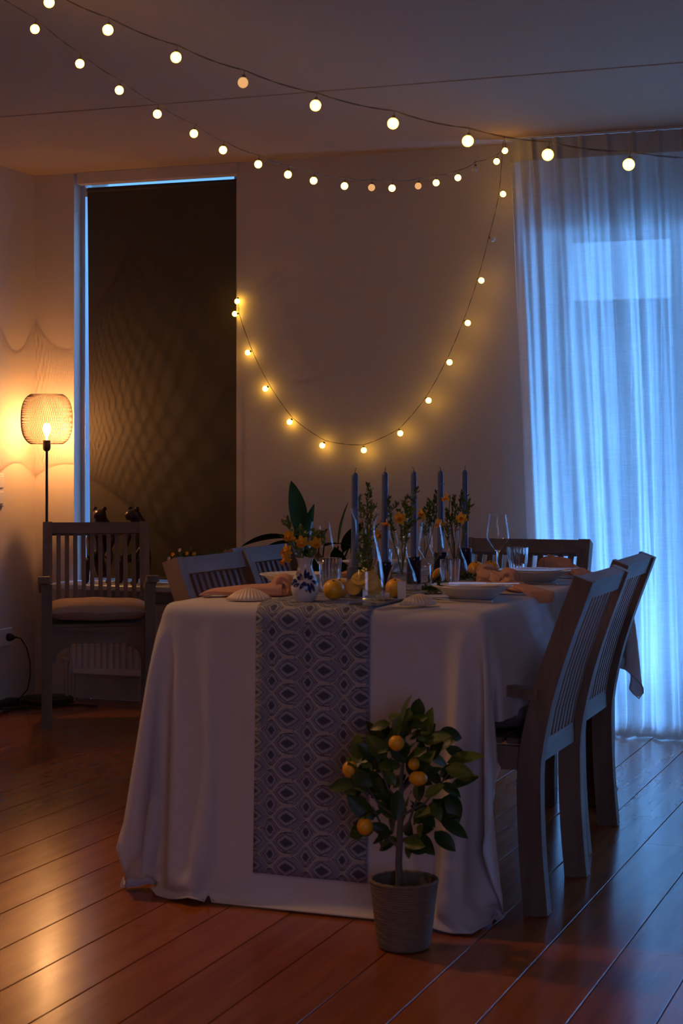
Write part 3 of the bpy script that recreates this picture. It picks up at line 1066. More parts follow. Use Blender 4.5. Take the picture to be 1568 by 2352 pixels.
# simulated drape of the tablecloth: second differences of the grid points, in steps of 0.8 mm
CLOTH_N = (59, 110)
CLOTH = [
362,28,24,29,20,18,-6,21,7,23,28,30,28,28,27,32,12,9,14,31,31,31,32,31,31,31,31,31,31,32,31,31,31,31,31,31,31,32,31,31,29,30,31,-20,24,24,30,30,30,29,5,3,4,4,3,3,4,-2,13,
4,-18,3,0,11,6,19,-27,8,5,-1,-2,-2,-1,-3,-28,2,8,17,0,0,0,-1,0,0,0,1,0,0,-1,0,0,0,1,0,0,0,-1,0,0,2,1,-2,8,-3,4,-3,-3,-2,-28,2,5,3,2,1,0,1,16,0,11,-8,1,-6,-16,-9,13,32,-9,
-13,-10,-2,0,0,2,24,1,-8,-1,0,-2,0,0,0,0,0,0,0,0,0,0,0,0,0,0,0,0,0,0,0,-1,0,1,27,-5,-34,-1,-1,-11,15,12,13,-2,-2,-1,0,-5,-3,0,19,-16,0,5,0,-9,5,5,12,-2,-8,-19,0,4,0,3,-7,
11,-2,-2,2,0,0,-1,0,1,-1,0,0,0,0,0,1,-1,0,0,0,0,0,0,0,-1,1,7,-5,1,-6,5,14,2,-8,-24,0,2,4,7,11,-2,-7,13,1,-3,0,-38,24,0,0,13,-10,-1,0,-1,-1,5,-6,7,10,-14,1,0,0,0,0,0,0,0,
0,0,0,0,0,0,0,0,0,0,0,0,1,-1,0,0,2,0,0,1,0,0,-18,-8,8,-1,19,4,2,0,0,-5,12,5,0,-7,-3,-11,-1,0,0,4,-1,1,0,0,-1,-3,12,-4,-3,0,0,0,0,0,0,0,0,0,0,0,0,0,0,0,0,0,0,0,0,0,1,-1,0,
2,-1,2,1,0,-2,1,-4,-2,7,-5,3,2,1,2,-2,10,8,-2,-8,0,-11,-1,-1,0,4,1,-1,-1,1,-1,1,3,-1,-2,1,0,0,0,0,1,-1,0,0,0,0,0,1,-1,0,0,0,0,0,1,-1,0,1,0,0,1,0,1,0,-2,-1,0,2,3,-3,0,0,2,
1,-5,-7,28,-9,-5,3,-10,-5,1,-1,4,0,1,-2,0,-1,2,1,0,0,0,0,0,0,0,0,0,0,0,0,0,0,0,0,0,0,0,0,0,0,0,0,0,0,1,0,2,0,0,-3,0,0,3,2,-2,-1,0,-1,-6,-1,-6,-3,12,3,7,-10,-7,-1,0,4,0,0,
0,0,-2,2,0,2,-1,0,0,0,0,0,0,0,0,0,0,0,0,0,0,0,0,0,0,0,0,0,0,0,0,1,1,0,1,0,-3,-1,2,2,3,-3,0,0,-1,-11,3,-9,4,-1,7,11,-4,-11,-2,0,3,1,1,-1,0,-2,3,-1,1,0,0,0,0,0,1,-1,0,0,0,
0,0,1,-1,0,0,0,0,0,1,-1,0,0,0,0,1,0,2,0,0,-3,-1,2,3,-1,0,0,0,-7,-2,1,-1,-7,2,3,11,2,-10,-5,0,3,1,1,-2,0,1,0,-1,2,0,0,0,0,0,0,0,0,0,0,0,0,0,0,0,0,0,0,0,0,0,0,0,0,1,0,1,0,
1,-1,-2,-1,4,1,-1,0,1,-3,-9,3,1,0,-9,1,4,7,9,-8,-9,0,2,2,1,-1,0,-1,1,0,0,1,0,0,0,0,0,0,0,0,0,0,0,0,0,0,0,0,0,0,0,0,0,0,1,-1,1,0,1,1,0,-4,1,3,2,-2,0,0,-5,-2,0,0,1,-5,-6,3,
6,8,0,-9,-3,2,2,0,0,0,-1,0,1,1,0,0,0,0,0,0,0,0,0,0,0,1,-1,0,0,0,0,0,0,0,0,0,0,0,0,0,1,2,0,-1,-3,2,2,2,-2,1,-2,-6,-1,1,2,16,-19,-5,-1,6,7,6,-10,-5,1,3,1,-2,0,0,1,-1,1,1,0,
0,0,0,0,0,0,0,0,0,0,0,0,0,0,0,0,1,-1,0,0,1,-1,0,1,0,1,2,-2,-3,3,1,1,-1,0,-4,-4,1,2,4,15,-6,-16,-4,3,8,7,-4,-8,1,2,1,0,0,0,-1,1,-1,2,0,0,0,0,0,0,0,0,0,0,0,0,0,0,0,0,0,0,0,
0,0,0,0,0,0,1,1,1,-2,-2,3,3,-3,1,0,-6,-2,2,3,6,15,-1,-12,-12,0,7,8,0,-8,-2,4,-1,1,-1,0,1,0,0,1,0,0,0,0,0,0,0,0,0,0,0,0,0,0,0,0,0,0,0,0,0,0,0,1,-1,1,1,1,-2,-1,4,0,-1,1,-4,
-5,0,4,6,1,10,6,-7,-13,-8,4,9,7,-9,-4,3,1,0,0,0,-1,1,-1,2,0,0,0,0,0,0,0,0,0,1,-1,0,0,0,0,0,1,-1,0,0,0,0,1,-1,1,0,2,0,-3,1,2,2,-1,-1,-5,-3,3,5,4,-6,9,4,2,-11,-12,-3,8,8,
-4,-6,3,1,0,0,0,0,0,-1,2,0,0,0,0,0,0,0,0,0,0,0,0,0,0,0,0,0,0,0,0,0,0,0,0,0,1,1,1,-3,2,1,1,0,-3,-5,0,5,6,-4,-6,-3,12,6,-3,-14,-9,3,10,2,-9,1,4,-1,-1,0,0,0,1,1,0,0,0,0,0,0,
0,0,0,0,0,0,0,0,0,0,0,0,0,0,0,0,0,0,0,1,2,-1,-2,2,2,0,-1,-4,-4,4,7,-1,-6,-1,-14,12,13,4,-10,-12,-4,9,8,-9,-1,3,-1,0,1,0,0,-1,2,0,0,0,0,0,0,0,0,1,-1,0,0,0,0,0,1,-1,0,0,0,
0,0,0,0,0,1,1,1,-3,2,3,-1,-2,-6,1,7,3,-6,-3,3,-14,1,12,13,1,-14,-10,4,10,-3,-6,4,1,0,0,0,0,0,1,0,0,0,0,0,0,0,0,0,0,0,0,0,0,0,0,0,0,0,0,0,0,0,0,0,1,2,-1,-1,3,2,-3,-3,-4,5,
6,-4,-5,2,-6,23,-37,2,13,13,-6,-15,-4,11,1,-6,3,1,-1,0,0,0,1,1,0,0,0,0,0,0,0,0,0,0,0,0,0,0,0,0,0,0,0,0,0,0,0,0,1,0,2,-1,-1,3,1,-2,-6,1,8,-1,-6,1,-6,12,-10,33,-37,4,15,8,
-12,-12,5,12,-11,3,2,-2,1,0,0,-1,2,0,0,0,0,0,0,0,1,-1,0,0,0,0,0,1,-1,0,0,0,0,0,0,0,1,-1,1,2,-2,2,1,0,-3,-4,7,2,-5,-2,-5,12,0,23,-34,35,-38,4,18,1,-14,-6,12,-2,-2,2,-1,1,
0,0,0,1,0,0,0,0,0,0,0,0,0,0,0,0,0,0,0,0,0,0,0,0,0,0,1,-1,0,1,2,-1,0,4,-3,-5,2,7,-4,-4,-5,12,-1,-16,23,1,-36,35,-36,6,18,-9,-12,5,6,-6,5,-2,0,0,0,1,1,0,0,0,0,0,0,1,-1,0,0,
0,0,0,0,0,0,0,0,0,0,0,1,-1,0,0,1,2,-2,3,4,-6,-5,9,-2,-4,-6,12,-3,-14,5,-17,40,1,-36,35,-36,10,13,-15,-4,12,-8,4,-1,1,0,0,0,1,0,0,0,0,0,0,0,0,0,0,0,0,0,1,-1,0,0,0,0,0,0,0,
0,0,0,1,2,-3,4,0,-6,5,3,-4,-9,13,-6,-9,0,-2,3,-19,39,1,-36,35,-36,14,3,-14,6,1,1,0,1,0,0,0,1,0,0,0,0,0,0,0,0,0,0,0,0,0,0,0,0,0,0,0,0,1,-1,0,0,0,1,2,-1,3,-3,-2,7,-4,-10,
13,-9,-5,-3,4,-1,29,-13,-27,34,0,-35,35,-36,18,-7,-6,6,-2,2,0,1,0,0,1,0,0,0,0,0,0,0,0,0,0,0,0,0,0,0,0,0,0,0,0,0,0,0,0,0,2,1,-2,6,-9,8,-1,-12,12,-10,-4,-3,1,-1,-5,28,1,-5,
-26,24,1,-35,36,-35,15,-12,7,-3,2,1,-1,0,1,1,0,0,0,0,0,0,0,0,0,0,0,0,1,-1,0,0,0,0,0,1,-1,0,0,0,0,1,2,0,-1,4,0,-13,11,-12,-2,-2,0,-5,-2,12,-2,16,11,3,-16,3,9,-35,35,-33,
12,-10,3,3,0,0,0,0,1,0,0,0,0,0,0,0,0,0,0,0,0,0,0,0,0,0,0,1,-1,0,0,0,0,0,2,0,7,0,-6,-10,11,-14,-1,-1,-3,-4,24,12,3,5,-9,-9,16,13,11,-4,1,-34,37,-36,8,-4,3,1,0,0,0,0,0,1,0,
0,0,0,-1,1,0,0,0,0,0,0,0,0,0,1,-1,0,0,0,1,0,0,1,1,8,-9,-6,8,-16,0,0,-4,6,11,-13,-2,0,-29,4,12,-4,3,8,22,7,3,-39,37,-32,1,4,1,0,0,1,0,0,0,0,0,1,0,0,-1,1,0,0,0,0,0,0,0,1,
-1,0,0,1,0,0,0,1,0,1,4,-6,4,-17,2,3,1,7,3,0,3,1,4,29,0,-1,-3,-5,-5,-13,2,-2,2,-5,4,-8,3,1,0,1,-1,1,0,0,0,0,0,0,0,0,0,0,0,0,0,0,0,0,-1,1,0,0,0,0,-1,0,0,0,-1,-2,7,-11,7,4,
3,6,3,3,2,0,-4,-7,-3,0,-2,-3,-1,-2,2,5,11,9,-31,13,10,-4,-1,0,-1,0,0,0,-1,0,0,-1,0,1,0,-1,0,0,0,-1,1,0,0,0,-1,0,0,0,0,0,0,-1,0,0,-1,1,2,9,4,1,0,0,0,-2,-1,1,1,-15,-5,-3,
-2,-3,-2,-1,0,3,9,35,-11,-1,-4,0,0,0,0,0,0,0,0,0,0,0,0,0,0,0,0,0,0,0,0,0,0,0,0,0,0,0,0,0,0,0,0,-2,2,4,-3,2,5,3,3,-1,1,0,0,0,-31,3,2,4,3,5,3,6,11,16,-22,-1,1,0,0,0,0,0,0,
0,0,0,0,0,0,0,0,0,0,0,0,0,0,0,0,0,0,0,0,0,0,0,0,0,0,0,-1,0,-3,-3,0,0,1,4,1,1,-1,0,0,-3,0,2,0,0,-1,7,8,9,-22,-6,9,-3,0,0,0,0,0,0,0,0,0,0,0,0,0,0,0,0,0,0,0,0,0,0,0,0,0,0,0,
0,0,0,0,0,0,0,0,0,-1,-2,1,2,-3,4,0,0,0,0,0,0,0,-2,2,11,7,1,-23,0,10,-7,1,0,0,0,0,0,0,0,0,0,0,0,0,0,0,0,0,0,0,0,0,0,0,0,0,0,0,0,0,0,0,0,0,0,0,1,-1,2,0,-2,-1,6,0,2,1,-1,-1,
1,0,-2,4,12,2,-5,-17,4,5,-4,0,0,0,0,0,0,0,0,0,0,0,0,0,0,0,0,0,0,0,0,0,0,0,0,0,0,0,0,0,0,0,0,0,0,0,0,1,1,-3,2,2,0,-2,8,1,-4,-3,-3,1,-2,4,12,-3,-6,-10,4,2,-2,0,0,0,0,0,0,0,
0,0,0,0,0,0,0,0,0,0,0,0,0,0,0,0,0,0,0,0,0,0,0,0,0,0,0,0,0,0,1,0,1,-3,0,1,2,-2,8,3,3,1,1,3,9,-6,-4,-6,2,2,-1,0,0,0,0,0,0,0,0,0,0,0,0,0,0,0,0,0,0,0,0,0,0,0,0,0,0,0,0,0,0,0,
0,0,0,0,0,0,0,1,0,1,1,-2,-2,-1,-1,-2,12,0,1,2,7,-4,-3,-3,1,0,-1,1,0,0,0,0,0,0,0,0,0,0,0,0,0,0,0,0,0,0,0,0,0,0,0,0,0,0,0,0,0,0,0,0,0,0,0,0,0,0,1,0,0,0,0,-1,-2,-2,-1,-3,11,
0,3,0,-2,-1,-1,0,1,0,0,0,0,0,0,0,0,0,0,0,0,0,0,0,0,0,0,0,0,0,0,0,0,0,0,0,0,0,0,0,0,0,0,0,0,0,0,0,0,0,0,0,0,0,0,-2,-2,-1,-1,-4,9,2,-1,0,-1,0,0,0,0,0,0,0,0,0,0,0,0,0,0,0,0,
0,0,0,0,0,0,0,0,0,0,0,0,0,0,0,0,0,0,0,0,0,0,0,0,0,0,0,0,0,0,1,0,0,-1,-1,-2,-1,0,0,2,-1,-1,0,0,0,-1,1,0,0,0,0,0,0,0,0,0,0,0,0,0,0,0,0,0,0,0,0,0,0,0,0,0,0,0,0,0,0,0,0,0,0,
0,0,0,0,0,0,0,1,-1,0,0,1,-1,-1,-1,0,-1,2,-1,-1,0,0,0,0,0,0,0,0,0,0,0,0,0,0,0,0,0,0,0,0,0,0,0,0,0,0,0,0,0,0,0,0,0,0,0,0,0,0,0,0,0,0,0,0,0,0,0,1,0,1,-1,0,0,-1,-1,0,1,0,-1,
0,0,0,0,0,0,0,0,0,0,0,0,0,0,0,0,0,0,0,0,0,0,0,0,0,0,0,0,0,0,0,0,0,0,0,0,0,0,0,0,0,0,0,0,0,0,0,0,1,0,1,0,-1,0,-1,-1,1,-1,0,0,0,-1,1,0,-1,1,0,0,0,0,0,0,0,0,0,0,0,0,0,0,0,0,
0,0,0,0,0,0,0,0,0,0,0,0,0,0,0,0,0,0,0,0,0,0,0,1,0,0,0,1,1,-1,0,-1,0,1,0,0,-2,0,1,0,0,0,0,0,0,0,0,0,0,0,0,0,0,0,0,0,0,0,0,0,0,0,0,0,0,0,0,0,0,0,0,0,0,0,0,0,0,0,0,0,0,0,0,
1,0,1,0,1,0,-1,0,-1,1,-1,0,0,0,0,0,0,0,0,0,0,0,0,0,0,0,0,0,0,0,0,0,0,0,0,0,0,0,0,0,0,0,0,0,0,0,0,0,0,0,0,0,0,0,0,0,0,1,-1,-1,3,0,1,0,1,-1,0,-2,1,-1,0,0,-1,1,0,0,0,0,0,0,
0,0,0,0,0,0,0,0,0,0,0,0,0,0,0,0,0,0,0,0,0,0,0,0,0,0,0,0,0,0,0,0,0,0,0,0,0,1,3,-4,3,0,1,-1,0,0,-1,0,1,-1,0,0,0,0,0,0,0,0,0,0,0,0,0,0,0,0,0,0,0,0,0,0,0,0,0,0,0,0,0,0,0,0,0,
0,0,0,0,0,0,0,0,0,0,0,0,0,0,0,5,-4,2,1,0,0,-1,-2,1,-1,1,0,0,-1,0,0,0,0,0,-1,1,0,0,0,0,0,0,0,0,0,0,0,0,0,0,0,0,0,0,0,0,0,0,0,0,0,0,0,0,0,0,0,0,0,0,0,-1,2,0,-1,6,-3,1,0,0,
-1,-3,0,1,-1,1,0,0,-1,0,1,-1,0,0,0,0,0,0,0,0,0,0,0,0,0,0,0,0,0,0,0,0,0,0,0,0,0,0,0,0,0,0,0,0,0,0,0,0,0,0,0,0,1,0,-2,6,0,0,-1,-6,3,1,-1,1,-1,1,-1,1,-1,0,0,0,0,0,0,0,0,0,0,
0,0,0,0,0,0,0,0,0,0,0,0,0,0,0,0,0,0,0,0,0,0,0,0,0,0,0,0,0,0,0,1,0,1,0,-2,4,1,-7,3,0,0,1,-1,1,-1,1,-1,0,0,0,0,0,0,0,0,0,0,0,0,0,0,0,0,0,0,0,0,0,0,0,0,0,0,0,0,0,0,0,0,0,0,
0,0,0,0,0,0,0,0,0,0,-1,1,-1,2,-1,-2,5,2,1,-1,1,-1,0,0,0,0,0,0,0,0,0,0,0,0,0,0,0,0,0,0,0,0,0,0,0,0,0,0,0,0,0,0,0,0,0,0,0,0,0,0,0,0,0,0,0,0,0,-1,0,1,-1,0,-3,4,-3,-7,-5,0,0,
0,0,1,-1,0,1,-1,0,0,0,0,0,0,0,0,0,0,0,0,0,0,0,0,0,0,0,0,0,0,0,0,0,0,0,0,0,0,0,0,0,0,0,0,0,0,0,0,-1,-1,-2,-1,2,-3,-2,13,-7,2,0,1,-1,0,0,0,0,0,0,0,0,0,0,0,0,0,0,0,0,0,0,0,
0,0,0,0,0,0,0,0,0,0,0,0,0,0,0,0,0,0,0,0,0,0,0,0,0,0,0,-1,-1,-1,0,-3,1,0,1,9,-7,0,0,0,0,0,0,0,0,0,0,0,0,0,0,0,0,0,0,0,0,0,0,0,0,0,0,0,0,0,0,0,0,0,0,0,0,0,0,0,0,0,0,0,0,0,
0,0,0,0,0,-1,-1,-1,0,-2,0,0,3,3,1,-1,0,0,0,0,0,0,0,0,0,0,0,0,0,0,0,0,0,0,0,0,0,0,0,0,0,0,0,0,0,0,0,0,0,0,0,0,0,0,0,0,0,0,0,0,0,0,0,-1,-1,0,-1,-1,0,-1,0,1,3,0,0,0,0,0,0,0,
-1,1,0,0,0,0,0,0,0,0,0,0,0,0,0,0,0,0,0,0,0,0,0,0,0,0,0,0,0,0,0,0,0,0,0,0,0,0,0,0,0,0,0,0,-1,-1,0,-2,0,0,0,1,-1,1,0,0,-1,1,0,0,0,0,0,0,0,0,0,0,0,0,0,0,0,0,0,0,0,0,0,0,0,0,
0,0,0,0,0,0,0,0,0,0,0,0,0,0,0,0,0,0,0,-1,0,0,0,-2,-1,0,-1,1,1,0,0,0,0,0,0,0,0,-1,0,1,1,-1,0,0,0,0,0,0,0,0,0,0,0,0,0,0,0,0,0,0,0,0,0,0,0,0,0,0,0,0,0,0,0,0,0,0,0,0,0,-1,0,
-1,0,-1,-1,1,-1,1,0,-1,0,1,0,-1,1,0,0,0,0,0,0,0,0,0,0,0,0,0,0,0,0,0,0,0,0,0,0,0,0,0,0,0,0,0,0,0,0,0,0,0,0,0,0,0,0,0,0,0,0,-1,0,-1,-1,0,-1,0,1,0,0,0,-1,0,1,-1,1,0,0,0,0,0,
0,0,0,0,0,0,0,0,0,0,0,0,0,0,0,0,0,0,0,0,0,0,0,0,0,0,0,0,0,0,0,0,0,0,0,0,-1,0,0,-1,0,0,-1,0,0,1,0,0,0,-1,1,-1,1,-1,1,0,0,0,0,0,0,0,0,0,0,0,0,0,0,0,0,0,0,0,0,0,0,0,0,0,0,0,
0,0,0,0,0,0,0,0,0,0,0,0,0,0,0,-1,0,-1,0,0,0,-1,0,0,0,-1,1,-2,2,0,0,0,0,0,0,0,0,0,0,0,0,0,0,0,0,0,0,0,0,0,0,0,0,0,0,0,0,0,0,0,0,0,0,0,0,0,0,0,0,0,0,0,0,-1,1,-1,0,-1,0,-1,
1,-1,0,-1,1,-1,1,0,0,0,0,0,0,0,0,0,0,0,0,0,0,0,0,0,0,0,0,0,0,0,0,0,0,0,0,0,0,0,0,0,0,0,0,0,0,0,0,0,0,0,0,0,0,-1,0,0,-1,0,0,-1,1,-1,1,0,1,0,-1,0,0,0,0,0,0,0,0,0,0,0,0,0,0,
0,0,0,0,0,0,0,0,0,0,0,0,0,0,0,0,0,0,0,0,0,0,0,0,0,0,0,-1,1,0,0,-1,0,-1,1,-1,0,0,0,0,0,0,0,1,-1,0,1,-1,1,-1,0,0,0,0,0,0,0,0,0,0,0,0,0,0,0,0,0,0,0,0,0,0,0,0,0,0,0,0,0,0,0,
0,0,0,0,0,0,0,0,-1,1,0,-1,-1,0,0,0,-1,0,0,0,1,-1,1,-1,0,0,0,0,0,0,0,0,0,0,0,0,0,0,0,0,0,0,0,0,0,0,0,0,0,0,0,0,0,0,0,0,0,0,0,0,0,0,0,0,0,0,-1,1,-1,0,0,0,0,0,0,-1,0,0,1,-1,
0,0,0,0,0,0,0,0,0,0,0,0,0,0,0,0,0,0,0,0,0,0,0,0,0,0,0,0,0,0,0,0,0,0,0,0,0,0,0,0,0,0,0,0,0,0,-1,1,-1,1,-1,0,-1,0,1,0,0,-1,1,0,0,0,0,1,-1,0,0,0,0,0,0,0,0,0,0,0,0,0,0,0,0,0,
0,0,0,0,0,0,0,0,0,0,0,0,0,0,0,0,0,0,0,0,0,0,0,0,-1,0,0,0,0,0,-1,0,0,0,0,-1,1,0,0,0,0,0,0,0,0,0,0,0,0,0,0,0,0,0,0,0,0,0,0,0,0,0,0,0,0,0,0,0,0,0,0,0,0,0,0,0,0,0,0,0,0,0,0,
0,0,-1,0,0,0,0,-1,0,0,0,0,-1,0,1,0,-1,1,0,0,0,0,0,0,0,0,0,0,0,0,0,0,0,0,0,0,0,0,0,0,0,0,0,0,0,0,0,0,0,0,0,0,0,0,0,0,0,0,0,-1,0,0,1,-1,0,0,0,0,0,0,-1,0,1,0,0,0,0,0,0,0,0,
0,0,0,0,0,0,0,0,0,0,0,0,0,0,0,0,0,0,0,0,0,0,0,0,0,0,0,0,0,0,0,0,0,0,0,0,-1,1,0,0,-1,0,0,0,0,-1,1,0,0,0,0,0,0,0,0,0,0,0,0,0,0,0,0,0,0,0,0,0,0,0,0,0,0,0,0,0,0,0,0,0,0,0,0,
0,0,0,0,0,0,0,0,0,0,0,-1,1,0,0,-1,0,0,0,0,-1,0,0,0,1,0,-1,0,0,0,0,0,0,0,0,0,0,0,0,0,0,0,0,0,0,0,0,0,0,0,0,0,0,0,0,0,0,0,0,0,0,0,0,0,0,0,0,0,0,0,0,0,0,-1,1,0,-1,0,0,0,0,0,
0,1,0,0,-1,0,0,0,0,0,0,0,0,0,0,0,0,0,0,0,0,0,0,0,0,0,0,0,0,0,0,0,0,0,0,0,0,0,0,0,0,0,0,0,0,0,0,0,0,-1,1,0,-1,1,-1,0,0,0,0,0,0,0,0,1,-1,1,-1,0,0,0,0,0,0,0,0,0,0,0,0,0,0,0,
0,0,0,0,0,0,0,0,0,0,0,0,0,0,0,0,0,0,0,0,0,0,0,0,0,0,0,0,-1,1,-1,1,-1,0,0,0,0,0,1,-1,0,0,0,0,0,0,0,0,0,0,0,0,0,0,0,0,0,0,0,0,0,0,0,0,0,0,0,0,0,0,0,0,0,0,0,0,0,0,0,0,0,0,0,
0,0,0,-1,1,-1,1,-1,0,1,-1,0,1,0,0,0,0,0,0,0,0,0,0,0,0,0,0,0,0,0,0,0,0,0,0,0,0,0,0,0,0,0,0,0,0,0,0,0,0,0,0,0,0,0,0,0,0,0,0,0,0,0,0,-1,1,-1,0,1,-1,0,0,0,0,0,0,0,0,0,0,0,0,
0,0,0,0,0,0,0,0,0,0,0,0,0,0,0,0,0,0,0,0,0,0,0,0,0,0,0,0,0,0,0,0,0,0,0,1,-1,0,-1,1,0,0,-1,1,0,-1,0,-1,1,0,0,0,0,0,0,0,0,0,0,0,0,0,0,0,0,0,0,0,0,0,0,0,0,0,0,0,0,0,0,0,0,0,
0,0,0,0,0,0,0,0,0,0,0,0,0,0,0,0,0,0,0,0,-1,1,0,0,-1,0,1,0,-1,1,0,0,0,0,0,0,0,0,0,0,0,0,0,0,0,0,0,0,0,0,0,0,0,0,0,0,0,0,0,0,0,0,0,0,0,0,0,0,0,0,0,0,0,0,0,-1,1,0,0,0,-1,0,
0,-1,0,0,0,1,0,0,0,0,0,0,0,0,0,0,0,0,0,0,0,0,0,0,0,0,0,0,0,0,0,0,0,0,0,0,0,0,0,0,0,0,0,0,0,0,0,0,0,0,0,0,0,-1,1,0,0,0,0,0,-1,-1,0,1,1,0,-1,1,-1,1,0,0,0,0,0,0,0,0,0,0,0,0,
0,0,0,0,0,0,0,0,0,0,0,0,0,0,0,0,0,0,0,0,0,0,0,0,0,0,0,0,0,0,0,-1,0,1,0,0,0,-1,-2,0,1,1,0,1,0,0,0,0,0,0,0,0,0,0,0,0,0,0,0,0,0,0,0,0,0,0,0,0,0,0,0,0,0,0,0,0,0,0,0,0,0,0,0,
0,-1,1,0,0,0,0,0,0,-1,0,1,0,-1,-1,-3,0,1,2,2,0,0,0,0,0,0,0,0,0,0,0,0,0,0,0,0,0,0,0,0,0,0,0,0,0,0,0,0,0,0,0,0,0,0,0,0,0,0,0,0,0,0,0,0,0,0,0,0,0,0,0,0,-1,2,-2,-4,-3,0,3,4,
2,-2,1,-1,1,0,0,0,0,0,0,0,0,0,0,0,0,0,0,0,0,0,0,0,0,0,0,0,0,0,0,0,0,0,0,0,0,0,0,0,0,0,0,0,0,0,0,0,0,-1,0,-2,2,3,-2,-3,-3,-5,-1,6,6,-1,0,0,0,0,0,0,0,0,0,0,0,0,0,0,0,0,0,0,
0,0,0,0,0,0,0,0,0,0,0,0,0,0,0,0,0,0,0,0,0,0,0,0,0,0,0,-1,0,0,-3,1,2,3,1,-2,-2,-5,-6,0,11,0,0,0,0,0,0,0,0,0,0,0,0,0,0,0,0,0,0,0,0,0,0,0,0,0,0,0,0,0,0,0,0,0,0,0,0,1,-1,0,0,
0,0,0,-1,0,1,0,0,-6,1,1,3,3,2,0,0,-2,-5,-10,12,1,0,0,0,0,0,0,0,0,0,0,0,0,0,0,0,0,0,0,0,0,0,0,0,0,0,0,0,0,0,0,0,0,0,0,0,0,0,0,0,-1,0,1,-1,0,-1,-1,-15,1,2,2,3,5,5,4,4,2,0,
-14,1,0,0,0,0,0,0,0,0,0,0,0,0,0,0,0,0,0,0,0,0,0,0,0,0,0,0,0,0,0,0,0,0,0,1,-1,0,0,-1,0,1,0,1,1,0,1,2,-23,0,0,0,-1,0,1,2,2,3,16,0,0,1,-1,0,0,0,0,0,0,0,0,0,0,0,0,0,0,0,0,0,
0,0,0,0,0,0,0,0,0,0,0,0,0,0,0,2,-2,0,2,2,1,1,-1,1,0,1,-1,27,-1,-1,0,0,-1,-1,-1,3,-8,-17,-3,0,1,1,0,0,1,-1,0,0,0,1,0,0,-1,0,1,0,0,0,0,0,0,0,0,0,0,1,-1,0,0,0,1,0,0,2,-1,1,
-1,-2,-4,-4,-5,0,-1,0,1,2,31,0,0,0,0,0,-1,-3,-15,-11,-1,1,-5,2,1,0,1,-1,0,1,0,0,0,0,0,0,0,0,0,0,0,0,0,0,0,0,0,0,0,0,0,0,0,0,0,0,-1,3,-7,1,-9,-2,2,3,1,1,5,-2,-4,32,-1,0,
-2,-4,-7,-11,-13,-6,4,-11,30,1,-4,-5,0,-1,0,0,-1,0,0,-1,0,0,0,1,-1,0,0,0,0,0,0,0,0,0,0,-1,0,1,0,0,-2,-3,-1,-3,1,34,1,3,-2,-6,-6,-8,-7,-9,-2,2,30,-3,-8,-12,-13,-11,-7,-2,
1,1,38,-2,-6,-3,2,-2,-4,1,0,0,0,0,0,0,0,1,-1,0,0,0,0,0,0,0,0,0,0,0,0,1,-1,-1,0,-2,3,-7,1,-1,-1,21,13,-8,-4,9,5,3,-1,-5,-7,6,-14,-11,-7,-1,-1,1,4,4,35,-6,-7,5,1,-7,-3,2,
-1,0,0,0,0,0,0,0,0,0,0,0,0,0,0,0,0,0,0,0,0,0,0,-1,1,0,2,-3,-5,-1,0,-7,-2,20,22,-1,-17,-7,0,7,7,5,-26,-1,0,1,-1,3,4,6,32,-11,5,7,-14,-3,-3,1,2,-2,0,0,0,0,0,0,1,-1,0,0,0,0,
0,0,0,0,0,0,0,0,0,0,0,0,0,0,-1,-6,1,-1,-5,8,-14,16,22,6,-5,-13,-10,-1,3,-27,0,0,3,4,0,10,28,-9,8,0,-21,10,-8,1,1,0,0,0,0,0,0,0,0,0,0,0,0,0,0,0,1,-1,0,0,0,0,0,1,-2,2,0,-1,
0,-1,-5,-2,1,-3,-3,10,-14,12,19,8,5,-9,-13,-6,-27,2,7,0,-3,15,24,-6,4,1,-7,-10,7,-9,1,1,-1,2,-1,0,0,0,0,0,0,0,0,0,0,0,0,0,0,0,0,0,0,0,0,1,-1,0,0,-1,0,-3,-3,-1,1,-6,6,-1,
-7,10,16,7,7,0,-12,-17,3,-6,-2,20,21,-6,0,2,1,-11,-3,3,-5,-1,1,0,0,0,0,0,0,0,0,0,0,0,0,0,0,0,0,0,0,0,0,0,0,0,0,0,0,0,0,0,-3,-4,0,6,-10,-2,13,-13,0,7,14,7,6,5,-17,-4,-1,
24,17,-4,-2,1,4,-8,-8,2,0,-3,-2,1,0,0,0,0,0,0,0,1,-1,0,0,0,0,0,1,-1,0,0,0,0,0,1,-1,0,0,0,0,-1,1,-2,-4,-2,6,-5,-6,5,9,-19,6,7,12,5,3,-23,0,28,13,-2,-4,0,5,-2,-11,-14,16,
-3,-2,-2,0,1,0,1,-1,0,0,0,0,0,0,0,0,0,0,0,0,0,0,0,0,0,0,0,0,0,0,0,0,-1,0,-4,-2,3,-1,-7,0,9,0,-16,7,7,12,7,-21,30,10,-2,-4,-3,6,2,-9,-13,0,9,-2,-2,-1,0,-1,0,0,1,0,0,0,0,0,
0,0,0,0,0,0,0,0,0,0,0,1,-1,0,0,0,-1,0,1,0,-1,-4,-2,3,1,-6,-5,7,9,-10,-12,7,9,9,12,6,0,-4,-5,5,3,-3,-13,-11,8,8,-4,-1,-2,0,1,0,0,0,0,0,0,0,0,0,0,0,0,1,-1,0,0,0,0,0,0,0,0,
0,0,0,0,-1,1,0,-3,-3,0,5,-4,-8,1,9,5,-14,-6,2,13,18,1,-5,-5,3,6,0,-11,-14,1,7,3,-2,0,-2,-1,1,0,0,0,0,0,0,0,0,0,0,0,0,0,0,0,0,0,0,0,0,0,0,0,0,0,0,1,-1,1,-4,-3,0,4,1,-8,-5,
